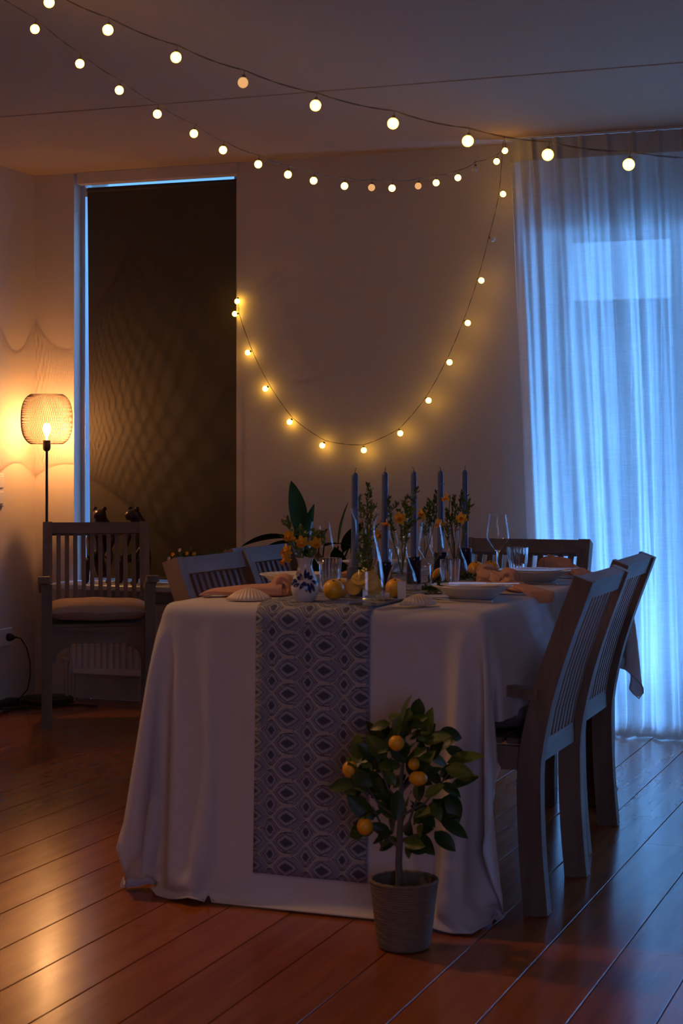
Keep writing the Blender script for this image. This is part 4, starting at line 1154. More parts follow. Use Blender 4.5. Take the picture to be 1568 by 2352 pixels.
6,7,1,-15,1,-2,451,14,20,3,22,-26,-30,-22,-26,-14,-12,-10,-12,-12,-11,1,26,19,-5,-1,0,-1,0,0,-1,0,-1,0,-1,0,0,-1,0,-1,0,-1,0,-1,0,-1,-2,-3,-3,-15,-19,-8,-8,-8,8,9,30,30,
30,30,30,29,29,-28,-8,13,12,-10,6,-24,6,15,-1,11,1,0,-3,-1,-2,-3,-5,1,7,6,1,0,1,0,-1,1,0,0,0,0,0,-1,1,-1,1,-1,1,-1,1,-1,1,0,-1,-5,-3,8,-5,-5,-7,-22,18,-1,0,0,0,0,1,1,20,
0,-18,-8,-2,-1,7,9,1,37,-15,-14,-14,-3,-4,-2,0,20,-1,4,-7,1,10,2,-4,5,0,0,0,0,1,0,1,0,0,0,1,0,0,0,0,-1,-7,11,15,-9,-16,-17,-4,-2,40,0,-6,-15,0,-1,0,1,0,27,8,-21,-7,-2,0,
0,42,12,-18,5,-1,-4,-14,1,20,0,-15,4,-7,18,-11,-4,3,-2,2,0,0,1,0,0,0,-1,0,1,0,0,0,1,-1,1,-1,0,2,-3,4,-2,0,-7,18,-21,-2,6,13,-1,1,-4,-13,-15,3,-12,-24,1,13,3,11,-30,3,4,
25,-3,1,0,-3,6,15,-20,-3,-13,16,2,0,-4,1,0,0,0,0,0,0,0,1,0,0,0,-1,0,0,1,0,0,0,1,-2,3,-1,0,1,-2,-1,6,0,2,1,-23,-11,-1,5,1,-6,-23,4,-1,11,-4,23,-3,0,-4,1,-1,0,0,-3,6,-3,
-11,7,2,2,0,-1,-1,0,0,0,0,0,0,0,0,0,0,0,1,0,0,-1,0,1,0,-1,0,1,1,-1,1,-1,7,-1,1,-1,-1,10,-16,-10,-8,-3,-3,-23,3,4,4,0,5,12,-2,0,1,0,0,-1,-2,4,2,-8,2,0,6,-7,1,0,0,0,0,0,0,
0,0,0,0,0,0,0,0,0,1,-1,0,1,0,-1,2,0,0,0,1,4,0,0,0,-2,1,-1,-6,-9,-13,1,-9,-9,3,1,4,0,9,3,-1,2,1,0,-1,-2,4,2,-5,-1,0,0,1,-1,0,0,0,0,0,0,0,0,0,0,0,0,0,0,0,0,1,0,0,-1,0,2,0,
0,1,0,4,0,0,0,-2,-2,11,2,0,-33,2,-8,4,-10,0,7,-4,7,5,1,2,-1,1,-1,-1,2,4,-6,-2,1,0,0,0,0,0,0,0,0,0,0,0,0,0,0,0,0,0,0,0,0,0,0,0,0,1,0,0,1,2,3,0,0,-1,-1,-2,0,3,-17,2,-6,-1,
-9,1,-4,5,-3,3,7,2,3,0,0,-1,-1,2,5,-5,-3,0,0,0,0,0,0,0,0,0,0,0,0,0,0,0,0,0,0,0,0,0,0,1,0,-1,2,0,0,0,3,2,0,0,-1,-2,-1,0,-7,-12,3,-2,19,-23,-4,-3,0,2,-1,7,3,3,1,0,-1,-1,1,
3,-2,-3,0,0,0,0,1,-1,0,0,0,0,0,0,0,0,0,0,0,0,0,0,0,1,-1,0,0,1,1,-1,2,2,2,0,-1,0,-3,0,-3,-12,1,-4,0,17,-6,-18,-3,-3,4,-2,6,5,3,1,0,-1,-1,0,3,-1,-2,-1,0,0,0,0,0,0,0,0,0,0,
0,0,0,0,0,0,0,0,0,0,0,1,-1,0,1,0,1,1,2,2,0,0,-2,-1,-2,-7,-12,2,1,-1,17,-2,-12,-11,-3,1,-1,3,7,4,0,1,-1,0,0,1,1,-4,0,0,0,0,0,0,0,0,0,0,0,0,0,0,0,0,0,0,0,0,0,0,0,0,0,1,1,0,
1,3,1,0,-1,-1,-2,-4,-12,-3,2,-2,0,12,4,-4,-15,-7,-2,3,-1,7,5,2,0,-1,-1,0,1,2,-4,0,0,0,0,0,0,0,0,0,0,0,0,0,0,0,0,0,0,0,0,0,0,1,-1,0,1,0,0,2,3,1,0,-1,-2,-2,-8,-10,3,-2,0,0,
12,5,-4,-8,-12,-4,0,-1,6,8,1,0,1,-2,1,1,1,-3,-1,0,0,0,0,0,0,0,0,0,0,0,0,0,0,0,0,0,0,0,0,0,0,0,0,1,0,1,1,4,0,-1,-1,-2,-4,-10,-5,3,-2,-1,12,13,1,3,-7,-12,-9,0,1,2,8,4,0,0,
-2,0,1,1,-3,0,0,0,0,0,0,0,0,0,0,0,0,0,0,0,0,0,0,0,0,0,0,0,0,0,1,1,-1,3,2,0,0,-1,-2,-8,-10,1,0,-2,6,22,16,-6,7,-2,-10,-11,-5,1,0,8,5,0,0,-1,0,0,2,-2,-1,0,0,0,1,-1,0,0,0,0,
0,0,0,0,0,0,0,0,0,0,0,0,1,-1,0,1,0,1,2,3,0,-2,0,-6,-10,-5,4,-4,2,18,15,17,-2,-3,6,-7,-13,-8,-1,0,7,7,1,0,-2,0,1,0,-1,-1,0,0,0,0,0,0,0,0,0,0,0,0,0,0,0,0,0,0,0,0,0,0,0,0,1,
0,1,3,2,-1,0,-3,-6,-10,-1,-1,-1,13,20,2,17,-1,-4,3,1,-10,-13,-4,1,4,8,2,-1,-1,0,0,1,-1,-1,0,0,0,0,0,0,0,0,0,0,0,0,0,0,0,0,0,0,0,0,0,0,0,-1,2,1,-1,4,1,0,-1,-4,-10,-7,3,-3,
7,21,7,-1,13,5,-2,-4,6,-6,-13,-9,0,1,10,3,0,-1,-1,0,0,0,-1,0,0,0,0,0,0,-1,1,0,0,0,0,-1,0,0,0,0,1,0,0,0,1,-1,0,0,1,1,3,2,-1,-1,-7,-10,-3,0,2,19,13,-1,1,11,2,5,-4,0,3,-11,
-13,-3,0,9,4,1,-2,0,0,1,-1,-1,0,0,0,0,0,-1,1,-1,0,0,0,0,1,0,0,0,0,-1,0,0,0,1,-1,1,1,0,1,4,0,-1,-3,-8,-9,2,-3,14,19,2,0,-3,-6,18,2,4,-5,4,-4,-15,-9,0,7,7,1,-1,-1,1,-1,1,
-2,0,-1,0,1,0,0,0,0,0,0,0,0,0,0,0,0,0,0,0,0,0,0,0,0,0,1,2,3,1,-2,-4,-12,-5,0,8,22,5,0,-4,-2,15,-21,18,3,3,-5,5,-10,-16,-1,3,10,0,-2,0,-1,2,-1,-1,0,0,0,0,-1,1,0,0,0,0,0,0,
0,0,0,0,0,0,0,0,0,1,-1,0,1,1,0,4,-1,0,-9,-11,1,1,20,11,1,-5,-2,0,-6,21,-21,19,3,1,-1,-2,-14,-10,1,11,3,-2,-1,0,0,1,-2,-1,1,0,0,0,0,0,0,0,0,0,0,0,0,0,0,0,0,0,0,0,0,0,-1,1,
1,2,4,-1,-3,-12,-6,0,16,17,1,-5,-2,4,-21,-4,-1,19,-21,19,5,-1,2,-10,-16,-1,9,5,-2,0,-1,0,0,-1,0,0,0,1,-1,0,0,0,0,0,0,0,0,0,0,0,0,0,0,0,0,0,0,0,0,1,3,2,-1,-6,-12,-2,8,21,
5,-4,-2,5,-27,-13,-15,10,2,17,-20,19,5,-2,-1,-16,-9,7,8,-1,-2,0,1,0,-2,0,0,0,0,0,-1,0,0,0,0,0,0,0,0,0,0,0,0,0,1,-1,1,0,0,1,0,3,3,-3,-10,-10,3,23,9,-5,-1,6,-35,-2,28,-25,
9,11,4,14,-20,19,7,0,-9,-17,0,10,0,-1,0,0,1,-3,1,-1,0,1,-1,1,0,0,0,0,0,0,0,0,0,0,0,0,0,-1,1,0,-1,0,1,2,2,2,-3,-16,-1,19,12,-3,0,5,-37,12,25,-3,3,-25,0,14,8,13,-20,20,5,
-1,-17,-7,9,2,-2,-1,1,1,-2,-1,1,0,0,0,0,0,0,0,0,0,0,0,0,0,0,0,0,0,0,0,0,0,0,-1,2,4,1,-10,-12,15,14,2,0,3,-36,24,7,-24,-3,5,-2,-17,-11,14,12,12,-21,21,6,-7,-19,7,3,-1,0,
-1,2,-3,0,1,-1,1,-1,0,0,0,0,0,0,0,0,0,0,0,1,0,0,0,0,0,0,0,0,2,3,-1,-19,19,1,11,-1,-1,-32,15,-7,-1,24,11,27,-4,-9,-14,-25,3,20,16,-22,21,7,-16,-7,7,-2,0,0,1,-3,1,-1,1,0,0,
0,0,0,0,0,0,0,0,0,0,0,-1,0,0,0,0,1,-1,1,-2,5,3,-10,7,-12,28,-4,-6,-23,16,5,8,9,-3,-5,28,0,-1,1,-4,-22,-18,6,25,-17,13,8,-20,10,-9,-2,0,6,-5,0,0,0,0,0,0,0,0,0,0,0,0,0,0,0,
0,0,0,0,0,0,0,0,0,0,10,5,-14,-10,33,-7,-15,-6,16,7,7,3,-1,-2,0,11,6,9,-2,2,3,-6,-10,-11,10,-3,-10,0,1,1,2,1,-1,0,0,0,0,0,0,0,0,0,0,0,0,0,0,0,0,0,0,0,1,0,-1,0,0,0,0,-2,-1,
-1,22,-6,-10,10,9,3,2,-1,0,-1,1,-3,12,1,1,5,4,4,3,0,0,-1,-1,5,-8,3,0,1,-1,1,0,0,0,0,0,0,0,0,0,0,0,0,0,0,0,0,0,0,0,-1,0,1,0,0,0,-1,1,-1,-1,-11,0,11,2,-2,-2,-3,-6,-8,-8,
-11,-13,31,-1,0,0,-1,0,1,0,-2,-4,-6,8,12,-4,0,-1,0,-1,0,0,0,0,0,0,0,0,0,0,0,0,0,0,0,0,0,0,0,0,0,0,0,0,0,1,0,1,1,1,-4,-12,-9,-8,-4,3,-12,-5,-2,0,6,-27,3,3,3,5,5,7,7,8,10,
0,5,2,1,-1,0,0,0,0,0,0,0,0,0,0,0,0,0,0,0,0,0,0,0,0,0,0,0,0,0,0,0,0,0,0,1,0,-1,-3,3,-1,-4,-7,-14,5,-1,-2,-2,-3,7,6,4,5,4,2,1,2,0,-12,12,0,1,-1,1,0,0,0,0,0,0,0,0,0,0,0,0,0,
0,0,0,0,0,0,0,0,0,0,0,0,0,0,0,0,0,-1,0,1,-3,-2,-1,1,1,3,0,0,0,0,0,31,0,1,-1,0,0,0,-4,-7,11,0,0,1,0,-1,0,0,0,0,0,0,0,0,0,0,0,0,0,0,0,0,0,0,0,0,0,0,0,0,0,0,0,0,0,0,1,0,-1,
0,0,-1,1,1,-2,2,0,0,0,0,31,0,0,0,0,-2,-4,-1,7,0,0,0,0,0,0,0,0,0,0,0,0,0,0,0,0,0,0,0,0,0,0,0,0,0,0,0,0,0,0,0,0,0,0,0,0,0,0,1,-1,0,1,-1,-1,1,0,0,0,0,0,32,-1,0,1,-5,-1,3,2,
0,0,0,0,1,0,0,0,0,0,0,0,0,0,0,0,0,0,0,0,0,0,0,0,0,0,0,0,0,0,0,0,0,0,0,0,0,0,0,-1,1,-1,0,0,0,-1,1,0,-1,0,-2,31,1,-1,-4,2,2,0,1,0,0,-1,1,0,-1,0,0,0,0,0,0,0,0,0,0,0,0,0,0,0,
0,0,0,0,0,0,0,0,0,0,0,0,0,0,0,0,0,0,1,-1,0,0,-1,0,0,-1,3,0,-2,1,31,0,-3,2,1,0,0,0,0,0,1,-1,0,0,0,0,0,0,0,0,0,0,0,0,0,0,0,0,0,0,0,0,0,0,0,0,0,0,0,0,0,0,0,0,0,1,0,-1,0,1,
-1,1,-1,0,-1,-2,3,1,-1,32,-3,2,0,0,0,0,0,0,0,0,0,1,0,0,0,0,0,0,0,0,0,0,0,0,0,0,0,0,0,0,0,0,0,0,0,0,0,0,0,0,0,0,0,0,-1,0,1,0,-1,1,-1,1,-1,0,-1,-1,2,1,31,1,0,0,0,0,0,0,0,0,
-1,0,0,0,0,0,0,0,0,0,0,0,0,0,0,0,0,0,0,0,0,0,0,0,0,0,0,0,0,0,0,0,0,0,0,0,0,0,0,0,0,0,0,0,0,0,0,-1,1,31,0,0,0,0,0,0,0,0,0,1,0,-1,1,-1,0,0,0,0,0,0,0,0,0,0,0,0,0,0,0,0,0,0,
0,0,0,0,0,0,0,0,0,0,0,0,1,0,0,-1,1,-1,1,-1,1,-1,0,0,0,0,31,0,0,0,0,0,0,0,0,0,0,0,1,-1,1,0,0,0,0,0,0,0,0,0,0,0,0,0,0,0,0,0,0,0,0,0,0,0,0,0,0,0,0,0,0,-1,0,0,1,-1,1,-1,1,-1,
0,1,-1,0,0,32,0,0,0,0,0,0,0,0,0,-1,0,0,0,0,0,0,0,0,0,0,0,0,0,0,0,0,0,0,0,0,0,0,0,0,0,0,0,0,0,0,0,0,0,0,0,1,0,-1,0,0,0,0,0,1,-1,0,0,0,31,0,0,0,0,0,0,0,0,0,1,0,0,0,-1,0,0,
0,0,0,0,0,0,0,0,0,0,0,0,0,0,0,0,0,0,0,0,0,0,0,0,0,0,0,0,1,-1,0,0,1,-1,1,-1,1,-1,0,1,0,0,31,0,0,0,0,0,0,0,0,0,0,0,0,0,1,0,0,0,0,0,0,0,0,0,0,0,0,0,0,0,0,0,0,0,0,0,0,0,0,0,
0,0,0,0,0,-1,0,0,1,-1,0,0,0,0,0,1,-1,0,0,32,0,0,0,0,0,0,0,0,0,0,-1,0,1,-1,0,0,0,0,0,0,0,0,0,0,0,0,0,0,0,0,0,0,0,0,0,0,0,0,0,0,0,0,0,0,0,1,0,-1,0,1,-1,1,-1,1,-1,0,0,1,31,
0,0,0,0,0,0,0,0,0,0,1,0,-1,0,0,0,0,0,0,0,0,0,0,0,0,0,0,0,0,0,0,0,0,0,0,0,0,0,0,0,0,0,0,0,1,-1,0,0,1,-1,1,-1,0,0,0,0,1,-1,31,0,0,0,0,0,0,0,0,0,0,0,0,0,1,0,0,0,0,0,0,0,0,0,
0,0,0,0,0,0,0,0,0,0,0,0,0,0,0,0,0,0,0,0,0,-1,1,0,0,-1,0,0,0,1,-1,0,0,0,0,32,0,0,0,0,0,0,0,0,0,0,0,0,0,-1,0,0,0,0,0,0,0,0,0,0,0,0,0,0,0,0,0,0,0,0,0,0,0,0,0,0,0,0,0,0,0,0,
0,0,0,1,-1,0,0,0,0,1,-1,0,31,0,0,0,0,0,0,0,0,0,0,0,0,0,0,0,0,0,0,0,0,0,0,0,0,0,0,0,0,0,0,0,0,0,0,0,0,0,0,0,0,0,0,0,0,1,0,-1,0,1,-1,0,0,0,0,0,0,0,1,31,0,0,0,0,0,0,0,0,0,0,
0,0,0,1,0,0,0,0,0,0,0,0,0,0,0,0,0,0,0,0,0,0,0,0,0,0,0,0,0,0,0,0,0,0,-1,0,1,0,-1,0,0,0,0,0,0,0,0,0,32,0,0,0,0,0,0,0,0,0,0,0,0,0,-1,0,0,0,0,0,0,0,0,0,0,0,0,0,0,0,0,0,0,0,0,
0,0,0,0,0,0,0,0,0,0,0,0,0,0,0,0,1,0,-1,0,0,0,1,-1,31,0,0,0,0,0,0,0,0,0,0,0,0,0,0,0,0,0,0,0,0,0,0,0,0,0,0,0,0,0,0,0,0,0,0,0,0,0,0,0,0,0,0,0,0,1,0,0,0,0,0,-1,0,0,1,0,-1,0,
0,31,0,0,0,0,0,0,0,0,0,0,0,0,0,0,0,0,0,0,0,0,0,0,0,0,0,0,0,0,0,0,0,0,0,0,0,0,0,0,0,0,0,0,0,0,0,0,0,0,0,0,0,0,1,-1,0,0,-1,-2,32,0,0,0,0,0,0,0,0,0,0,0,0,0,0,0,0,0,0,0,0,0,
0,0,0,0,0,0,0,0,0,0,0,0,0,0,0,0,0,0,0,0,0,0,0,0,-1,0,0,0,0,0,0,0,0,0,0,0,0,31,0,0,0,0,0,0,0,0,0,0,0,0,0,0,0,0,0,0,0,0,0,0,0,0,0,0,0,0,0,0,0,0,0,0,0,0,0,0,0,0,0,0,0,0,0,1,
0,0,0,0,-1,0,0,0,0,0,0,1,31,0,0,0,0,0,0,0,0,0,0,0,0,0,0,0,0,0,0,0,0,0,0,0,0,0,0,0,0,0,0,0,0,0,0,0,0,0,0,0,0,0,0,0,0,0,0,0,0,0,0,1,0,-1,0,0,0,0,0,32,0,0,0,0,0,0,0,0,0,0,0,
0,0,0,0,0,0,0,0,0,0,0,0,0,0,0,0,0,0,0,0,0,0,0,0,0,0,0,0,0,0,0,0,0,0,-1,0,0,0,0,0,0,0,0,0,0,0,0,31,0,0,0,0,0,0,0,0,0,0,0,0,0,0,0,0,0,0,0,0,0,0,0,0,0,0,0,0,0,0,0,0,0,0,0,0,
0,0,0,0,0,0,0,0,0,1,0,0,0,-1,0,0,0,0,0,0,0,0,31,0,0,0,1,0,0,0,0,0,0,-1,0,0,0,0,0,0,0,0,0,0,0,0,0,0,0,0,0,0,0,0,0,0,0,0,0,0,0,0,0,0,0,0,0,0,0,0,0,0,1,0,-1,0,0,0,0,0,1,32,
0,0,0,-1,0,0,0,0,0,0,1,0,0,0,0,0,0,0,0,0,0,0,0,0,0,0,0,0,0,0,0,0,0,0,0,0,0,0,0,0,0,0,0,0,0,0,-1,0,0,0,0,1,-1,0,0,0,0,0,31,0,0,0,0,0,0,0,0,0,0,0,0,0,0,0,0,0,0,0,0,0,0,0,0,
0,0,0,0,0,0,0,0,0,0,0,0,0,0,0,0,0,0,0,0,0,0,1,0,0,-1,0,0,1,0,-1,0,0,0,31,0,0,1,0,0,0,0,0,0,0,0,0,0,-1,0,0,0,0,0,0,0,0,0,0,0,0,0,0,0,0,0,0,0,0,0,0,0,0,0,0,0,0,0,0,0,0,0,0,
0,1,0,-1,0,0,1,0,-1,0,32,0,0,-1,0,0,0,0,0,0,0,0,0,0,1,0,0,0,0,0,0,0,0,0,0,0,0,0,0,0,0,0,0,0,0,0,0,0,0,0,0,0,0,0,0,0,0,-1,0,0,0,0,1,-1,0,0,0,1,0,31,0,0,0,0,0,0,0,0,0,0,0,
0,0,0,0,0,0,0,0,0,0,0,0,0,0,0,0,0,0,0,0,0,0,0,0,0,0,0,0,0,0,0,0,0,0,0,1,0,0,-1,0,0,1,-1,0,0,0,0,31,1,0,0,0,0,0,0,0,0,0,0,0,0,-1,0,0,0,0,0,0,0,0,0,0,0,0,0,0,0,0,0,0,0,0,0,
0,0,0,0,0,0,0,0,0,0,0,0,0,0,1,-1,0,0,1,-1,0,0,0,32,-1,0,0,0,0,0,0,0,0,0,0,0,0,1,0,0,0,0,0,0,0,0,0,0,0,0,0,0,0,0,0,0,0,0,0,0,0,0,0,0,0,0,0,0,0,0,-1,0,0,0,1,0,-1,0,1,0,0,
-1,31,0,0,0,0,0,0,0,0,0,0,0,0,0,0,0,0,0,0,0,0,0,0,0,0,0,0,0,0,0,0,0,0,0,0,0,0,0,0,0,0,0,0,0,0,0,0,1,0,0,-1,0,0,1,-1,0,0,0,1,32,0,0,0,0,0,0,0,0,0,0,0,0,0,-1,0,0,0,0,0,0,0,
0,0,0,0,0,0,0,0,0,0,0,0,0,0,0,0,0,0,0,0,0,0,0,0,0,0,0,0,1,-1,0,0,1,-1,0,0,0,31,0,0,0,0,0,0,0,0,0,0,0,0,0,1,0,0,0,0,0,0,0,0,0,0,0,0,0,0,0,0,0,0,0,0,0,0,0,0,0,0,0,0,0,0,0,
0,0,-1,0,0,1,0,-1,0,1,0,-1,0,31,0,0,0,0,0,0,0,0,0,0,0,0,0,0,0,0,0,0,0,0,0,0,0,0,0,0,0,0,0,0,0,0,0,0,0,0,0,0,0,0,0,0,0,0,0,0,0,1,0,-1,0,0,1,-1,0,0,1,0,32,0,0,0,0,0,0,0,0,
0,0,0,0,0,-1,0,0,0,0,0,0,0,0,0,0,0,0,0,0,0,0,0,0,0,0,0,0,0,0,0,0,0,0,0,0,0,0,0,0,0,1,-1,0,0,1,-1,0,0,0,31,0,0,0,0,0,0,0,0,0,0,0,0,0,1,0,0,0,0,0,0,0,0,0,0,0,0,0,0,0,0,0,0,
0,0,0,0,0,0,0,0,0,0,0,0,0,0,0,-1,0,0,1,-1,0,0,1,0,-1,0,31,0,0,0,0,0,0,0,0,0,1,0,-1,0,0,0,0,0,0,0,0,0,0,0,0,0,0,0,0,0,0,0,0,0,0,0,0,0,0,0,0,0,0,0,0,0,0,0,1,0,-1,0,1,0,-1,
0,0,1,0,32,0,0,0,0,0,0,0,0,0,-1,0,1,0,-1,0,0,0,0,0,0,0,0,0,0,0,0,0,0,0,0,0,0,0,0,0,0,0,0,0,0,0,0,0,0,1,-1,0,0,0,1,-1,0,0,1,-1,0,0,0,31,0,0,0,0,0,0,0,0,0,0,0,0,0,1,0,0,0,
0,0,0,0,0,0,0,0,0,0,0,0,0,0,0,0,0,0,0,0,0,0,0,0,0,0,0,-1,1,0,0,-1,0,1,-1,0,0,1,0,-1,0,31,0,0,0,0,0,0,0,0,1,0,0,0,-1,0,0,0,0,0,0,0,0,0,0,0,0,0,0,0,0,0,0,0,0,0,0,0,0,0,0,0,
0,0,0,0,0,0,0,0,1,-1,0,1,0,-1,0,0,1,0,32,0,0,0,0,0,0,0,0,-1,0,0,0,1,-1,0,0,0,0,0,0,0,0,0,0,0,0,0,0,0,0,0,0,0,0,0,0,0,0,0,0,0,0,0,0,1,0,-1,0,0,1,-1,0,0,1,-1,0,0,0,31,0,0,
0,0,0,0,0,0,0,0,0,0,0,1,0,0,0,0,0,0,0,0,0,0,0,0,0,0,0,0,0,0,0,0,0,0,0,0,0,0,0,0,0,0,-1,0,1,0,-1,0,1,-1,0,0,1,0,-1,0,31,0,0,0,0,0,0,0,0,1,0,0,0,0,-1,0,0,0,0,0,0,0,0,0,0,0,
0,0,0,0,0,0,0,0,0,0,0,0,0,0,0,0,0,0,0,0,0,0,0,1,-1,0,1,0,-1,0,0,1,0,32,0,0,0,0,0,0,0,0,-1,0,0,0,0,0,0,0,0,0,0,0,0,0,0,0,0,0,0,0,0,0,0,0,0,0,0,0,0,0,0,0,0,0,0,0,1,0,-1,0,
0,1,-1,0,0,1,-1,0,0,0,31,0,0,0,0,0,0,0,0,0,1,0,-1,0,1,0,0,0,0,0,0,0,0,0,0,0,0,0,0,0,0,0,0,0,0,0,0,0,0,0,0,0,0,0,0,-1,0,1,0,-1,0,1,-1,0,0,1,0,-1,0,31,0,0,0,0,0,0,0,0,1,-1,
0,1,0,-1,0,0,0,0,0,0,0,0,0,0,0,0,0,0,0,0,0,0,0,0,0,0,0,0,0,0,0,0,0,0,0,0,0,0,1,-1,0,1,0,-1,0,0,1,0,32,0,0,0,0,0,0,0,0,-1,0,0,0,0,0,0,0,0,0,0,0,0,0,0,0,0,0,0,0,0,0,0,0,0,
0,0,0,0,0,0,0,0,0,0,0,1,0,-1,0,0,1,-1,0,0,1,-1,0,0,0,31,0,0,0,0,0,0,0,0,0,1,0,0,-1,1,0,0,0,0,0,0,0,0,0,0,0,0,0,0,0,0,0,0,0,0,0,0,0,0,0,0,0,0,0,0,-1,0,1,0,-1,0,1,-1,0,0,1,
0,-1,0,31,0,0,0,0,0,0,0,0,1,-1,0,0,1,-1,0,0,0,0,0,0,0,0,0,0,0,0,0,0,0,0,0,0,0,0,0,0,0,0,0,0,0,0,0,0,1,0,-1,0,1,-1,0,1,0,-1,0,0,1,0,32,-1,0,0,0,1,0,0,0,-1,0,1,0,-1,0,0,0,
0,0,0,0,0,0,0,0,0,0,0,0,0,0,0,0,0,0,0,0,0,0,0,0,0,0,0,0,0,0,1,-1,0,1,-1,0,0,1,-1,0,0,0,31,1,-1,0,0,-1,1,0,0,0,1,-1,0,0,1,0,0,0,0,0,0,0,0,0,0,0,0,0,0,0,0,0,0,0,0,0,0,0,0,
0,0,0,0,0,0,-1,1,-1,1,-1,0,1,-1,0,0,1,0,-1,0,31,0,1,-1,0,0,-2,1,1,1,-1,0,1,0,-1,0,0,0,0,0,0,0,0,0,0,0,0,0,0,0,0,0,0,0,0,0,0,0,0,0,0,0,0,0,0,1,-1,0,0,1,-1,0,1,-1,0,0,0,1,
0,31,0,0,0,0,0,1,-2,-1,-1,3,1,-1,0,0,0,0,0,0,0,0,0,0,0,0,0,0,0,0,0,0,0,0,0,0,0,0,0,0,0,0,0,0,0,0,0,1,0,-1,0,1,-1,0,1,0,-1,0,0,0,31,0,0,1,-1,0,0,1,0,0,-4,3,1,0,0,0,0,0,0,
0,0,0,0,0,0,0,0,0,0,0,0,0,0,0,0,0,0,0,0,0,0,0,0,0,0,0,-1,0,0,0,0,1,-1,0,0,1,-1,0,0,28,0,1,0,2,0,0,-1,-1,-1,0,4,-1,0,0,0,0,0,0,0,0,0,0,0,0,0,0,0,0,0,0,0,0,0,0,0,0,0,0,0,0,
0,0,0,0,0,1,-1,1,0,-1,0,1,-1,0,0,1,-1,0,21,0,-1,1,-1,1,0,2,2,1,5,0,1,0,-1,0,0,0,0,0,0,0,0,0,0,0,0,0,0,0,0,0,0,0,0,0,0,0,0,0,0,0,0,0,0,1,0,-1,0,0,1,-1,0,0,0,0,-1,1,0,14,2,
2,0,2,0,1,1,-5,7,7,2,-1,-1,1,-1,0,0,0,0,1,0,0,0,0,0,0,-1,0,0,0,0,0,0,0,0,0,0,0,0,0,0,0,0,1,0,0,-1,0,1,-1,0,-1,-1,-1,0,0,1,1,2,-3,-1,1,-1,3,6,7,14,2,0,2,3,0,-3,0,0,0,0,0,
-1,0,0,1,0,0,0,0,0,0,0,0,0,0,0,0,0,0,0,0,0,0,2,0,-2,2,0,-1,-2,0,-3,0,0,1,1,0,2,-1,-1,0,2,2,5,8,8,4,0,-3,1,-7,-17,4,2,12,-3,-3,1,0,0,0,0,0,-1,0,0,0,1,0,0,0,0,0,0,0,0,0,0,
0,0,0,0,1,-6,10,-8,-5,6,-4,-20,15,9,8,6,3,0,-1,0,0,7,9,8,5,0,-7,-8,-6,3,2,-4,-6,7,-13,-5,15,-11,-1,0,0,0,0,0,0,0,0,0,0,0,0,0,0,0,0,0,0,0,0,0,1,2,7,-9,18,-6,-15,4,-1,19,6,
-31,-13,-3,7,8,11,10,8,7,29,-2,-6,-11,-11,0,5,10,5,-12,-17,29,-2,3,-24,6,3,-5,0,0,0,0,0,0,0,0,0,0,0,0,0,0,0,0,0,0,0,0,0,0,5,-9,4,-6,12,-5,1,-4,9,-2,16,-15,-18,-16,-1,0,1,
3,4,8,-7,-8,1,11,6,6,4,-15,-21,26,-16,15,-7,-4,0,8,-6,-1,0,0,0,0,0,0,0,0,0,0,0,0,0,0,0,1,0,0,0,0,1,-2,-2,3,3,1,-4,-4,-2,5,17,-18,22,-6,-13,-21,-9,-2,1,0,-6,-2,9,10,5,1,5,
-17,-19,9,-7,25,-5,-9,2,-3,5,1,-4,0,1,-1,0,0,0,0,0,0,0,0,0,0,1,0,-1,0,0,0,0,2,-4,2,2,2,1,-2,-7,-1,2,13,8,-26,30,-3,-9,-17,-15,-7,-1,-4,14,9,0,-3,8,-19,-18,3,5,17,1,-8,-4,
-1,-2,3,4,-3,-2,0,1,0,0,-1,0,0,0,0,0,0,1,-1,0,0,0,1,0,0,-1,-2,2,3,1,0,-1,-5,-2,-1,8,13,1,-30,34,0,-5,-12,-18,-11,19,2,-4,-3,9,-18,-17,0,3,15,7,0,-10,-1,-1,-4,2,4,0,-2,-1,
0,0,0,1,0,0,0,0,0,0,-1,0,0,1,0,-1,0,1,-1,0,3,1,1,-1,0,-6,-2,-4,6,13,7,-5,-28,36,0,-2,-6,-16,20,-6,-1,10,-16,-18,-2,1,12,11,3,-1,-11,0,0,-5,1,4,2,-2,-2,0,0,0,0,0,0,0,0,0,
0,0,0,1,-1,0,1,0,0,-2,2,2,1,0,0,0,-4,-3,-4,1,10,13,2,-12,-23,37,0,-2,-1,11,3,8,-14,-18,-4,0,9,12,7,-5,1,-7,0,-1,-4,0,1,4,0,-1,-1,0,0,-1,0,0,0,0,0,0,1,0,-1,1,0,0,0,0,0,2,
1,0,0,0,0,-2,-3,-6,0,5,13,7,1,-17,-18,38,0,-3,15,4,-11,-17,-5,-1,6,10,11,1,0,-5,-5,0,-2,-1,-3,1,3,2,-1,-1,0,-1,1,0,0,0,0,0,0,-1,1,0,-1,1,0,0,0,2,1,0,0,0,0,1,-3,-3,-6,0,3,
10,10,2,-1,-21,-11,37,0,17,-7,-16,-6,-4,5,8,12,5,-5,4,-7,-4,1,-1,-2,-3,0,1,3,1,0,-1,0,0,0,-1,0,0,1,0,0,-1,1,1,-1,0,1,1,1,0,0,0,0,0,0,-1,-3,-6,-1,0,7,13,5,0,-3,-25,-2,34,
11,-15,-8,-4,2,8,9,10,-1,0,1,-8,-2,0,-1,-1,-1,-3,-1,2,2,1,0,0,0,0,0,0,0,-1,1,0,1,-1,0,1,0,1,1,0,0,0,0,0,0,0,0,-3,-7,-1,0,2,12,10,2,0,-8,-26,2,9,0,0,11,-10,0,4,-4,17,-16,
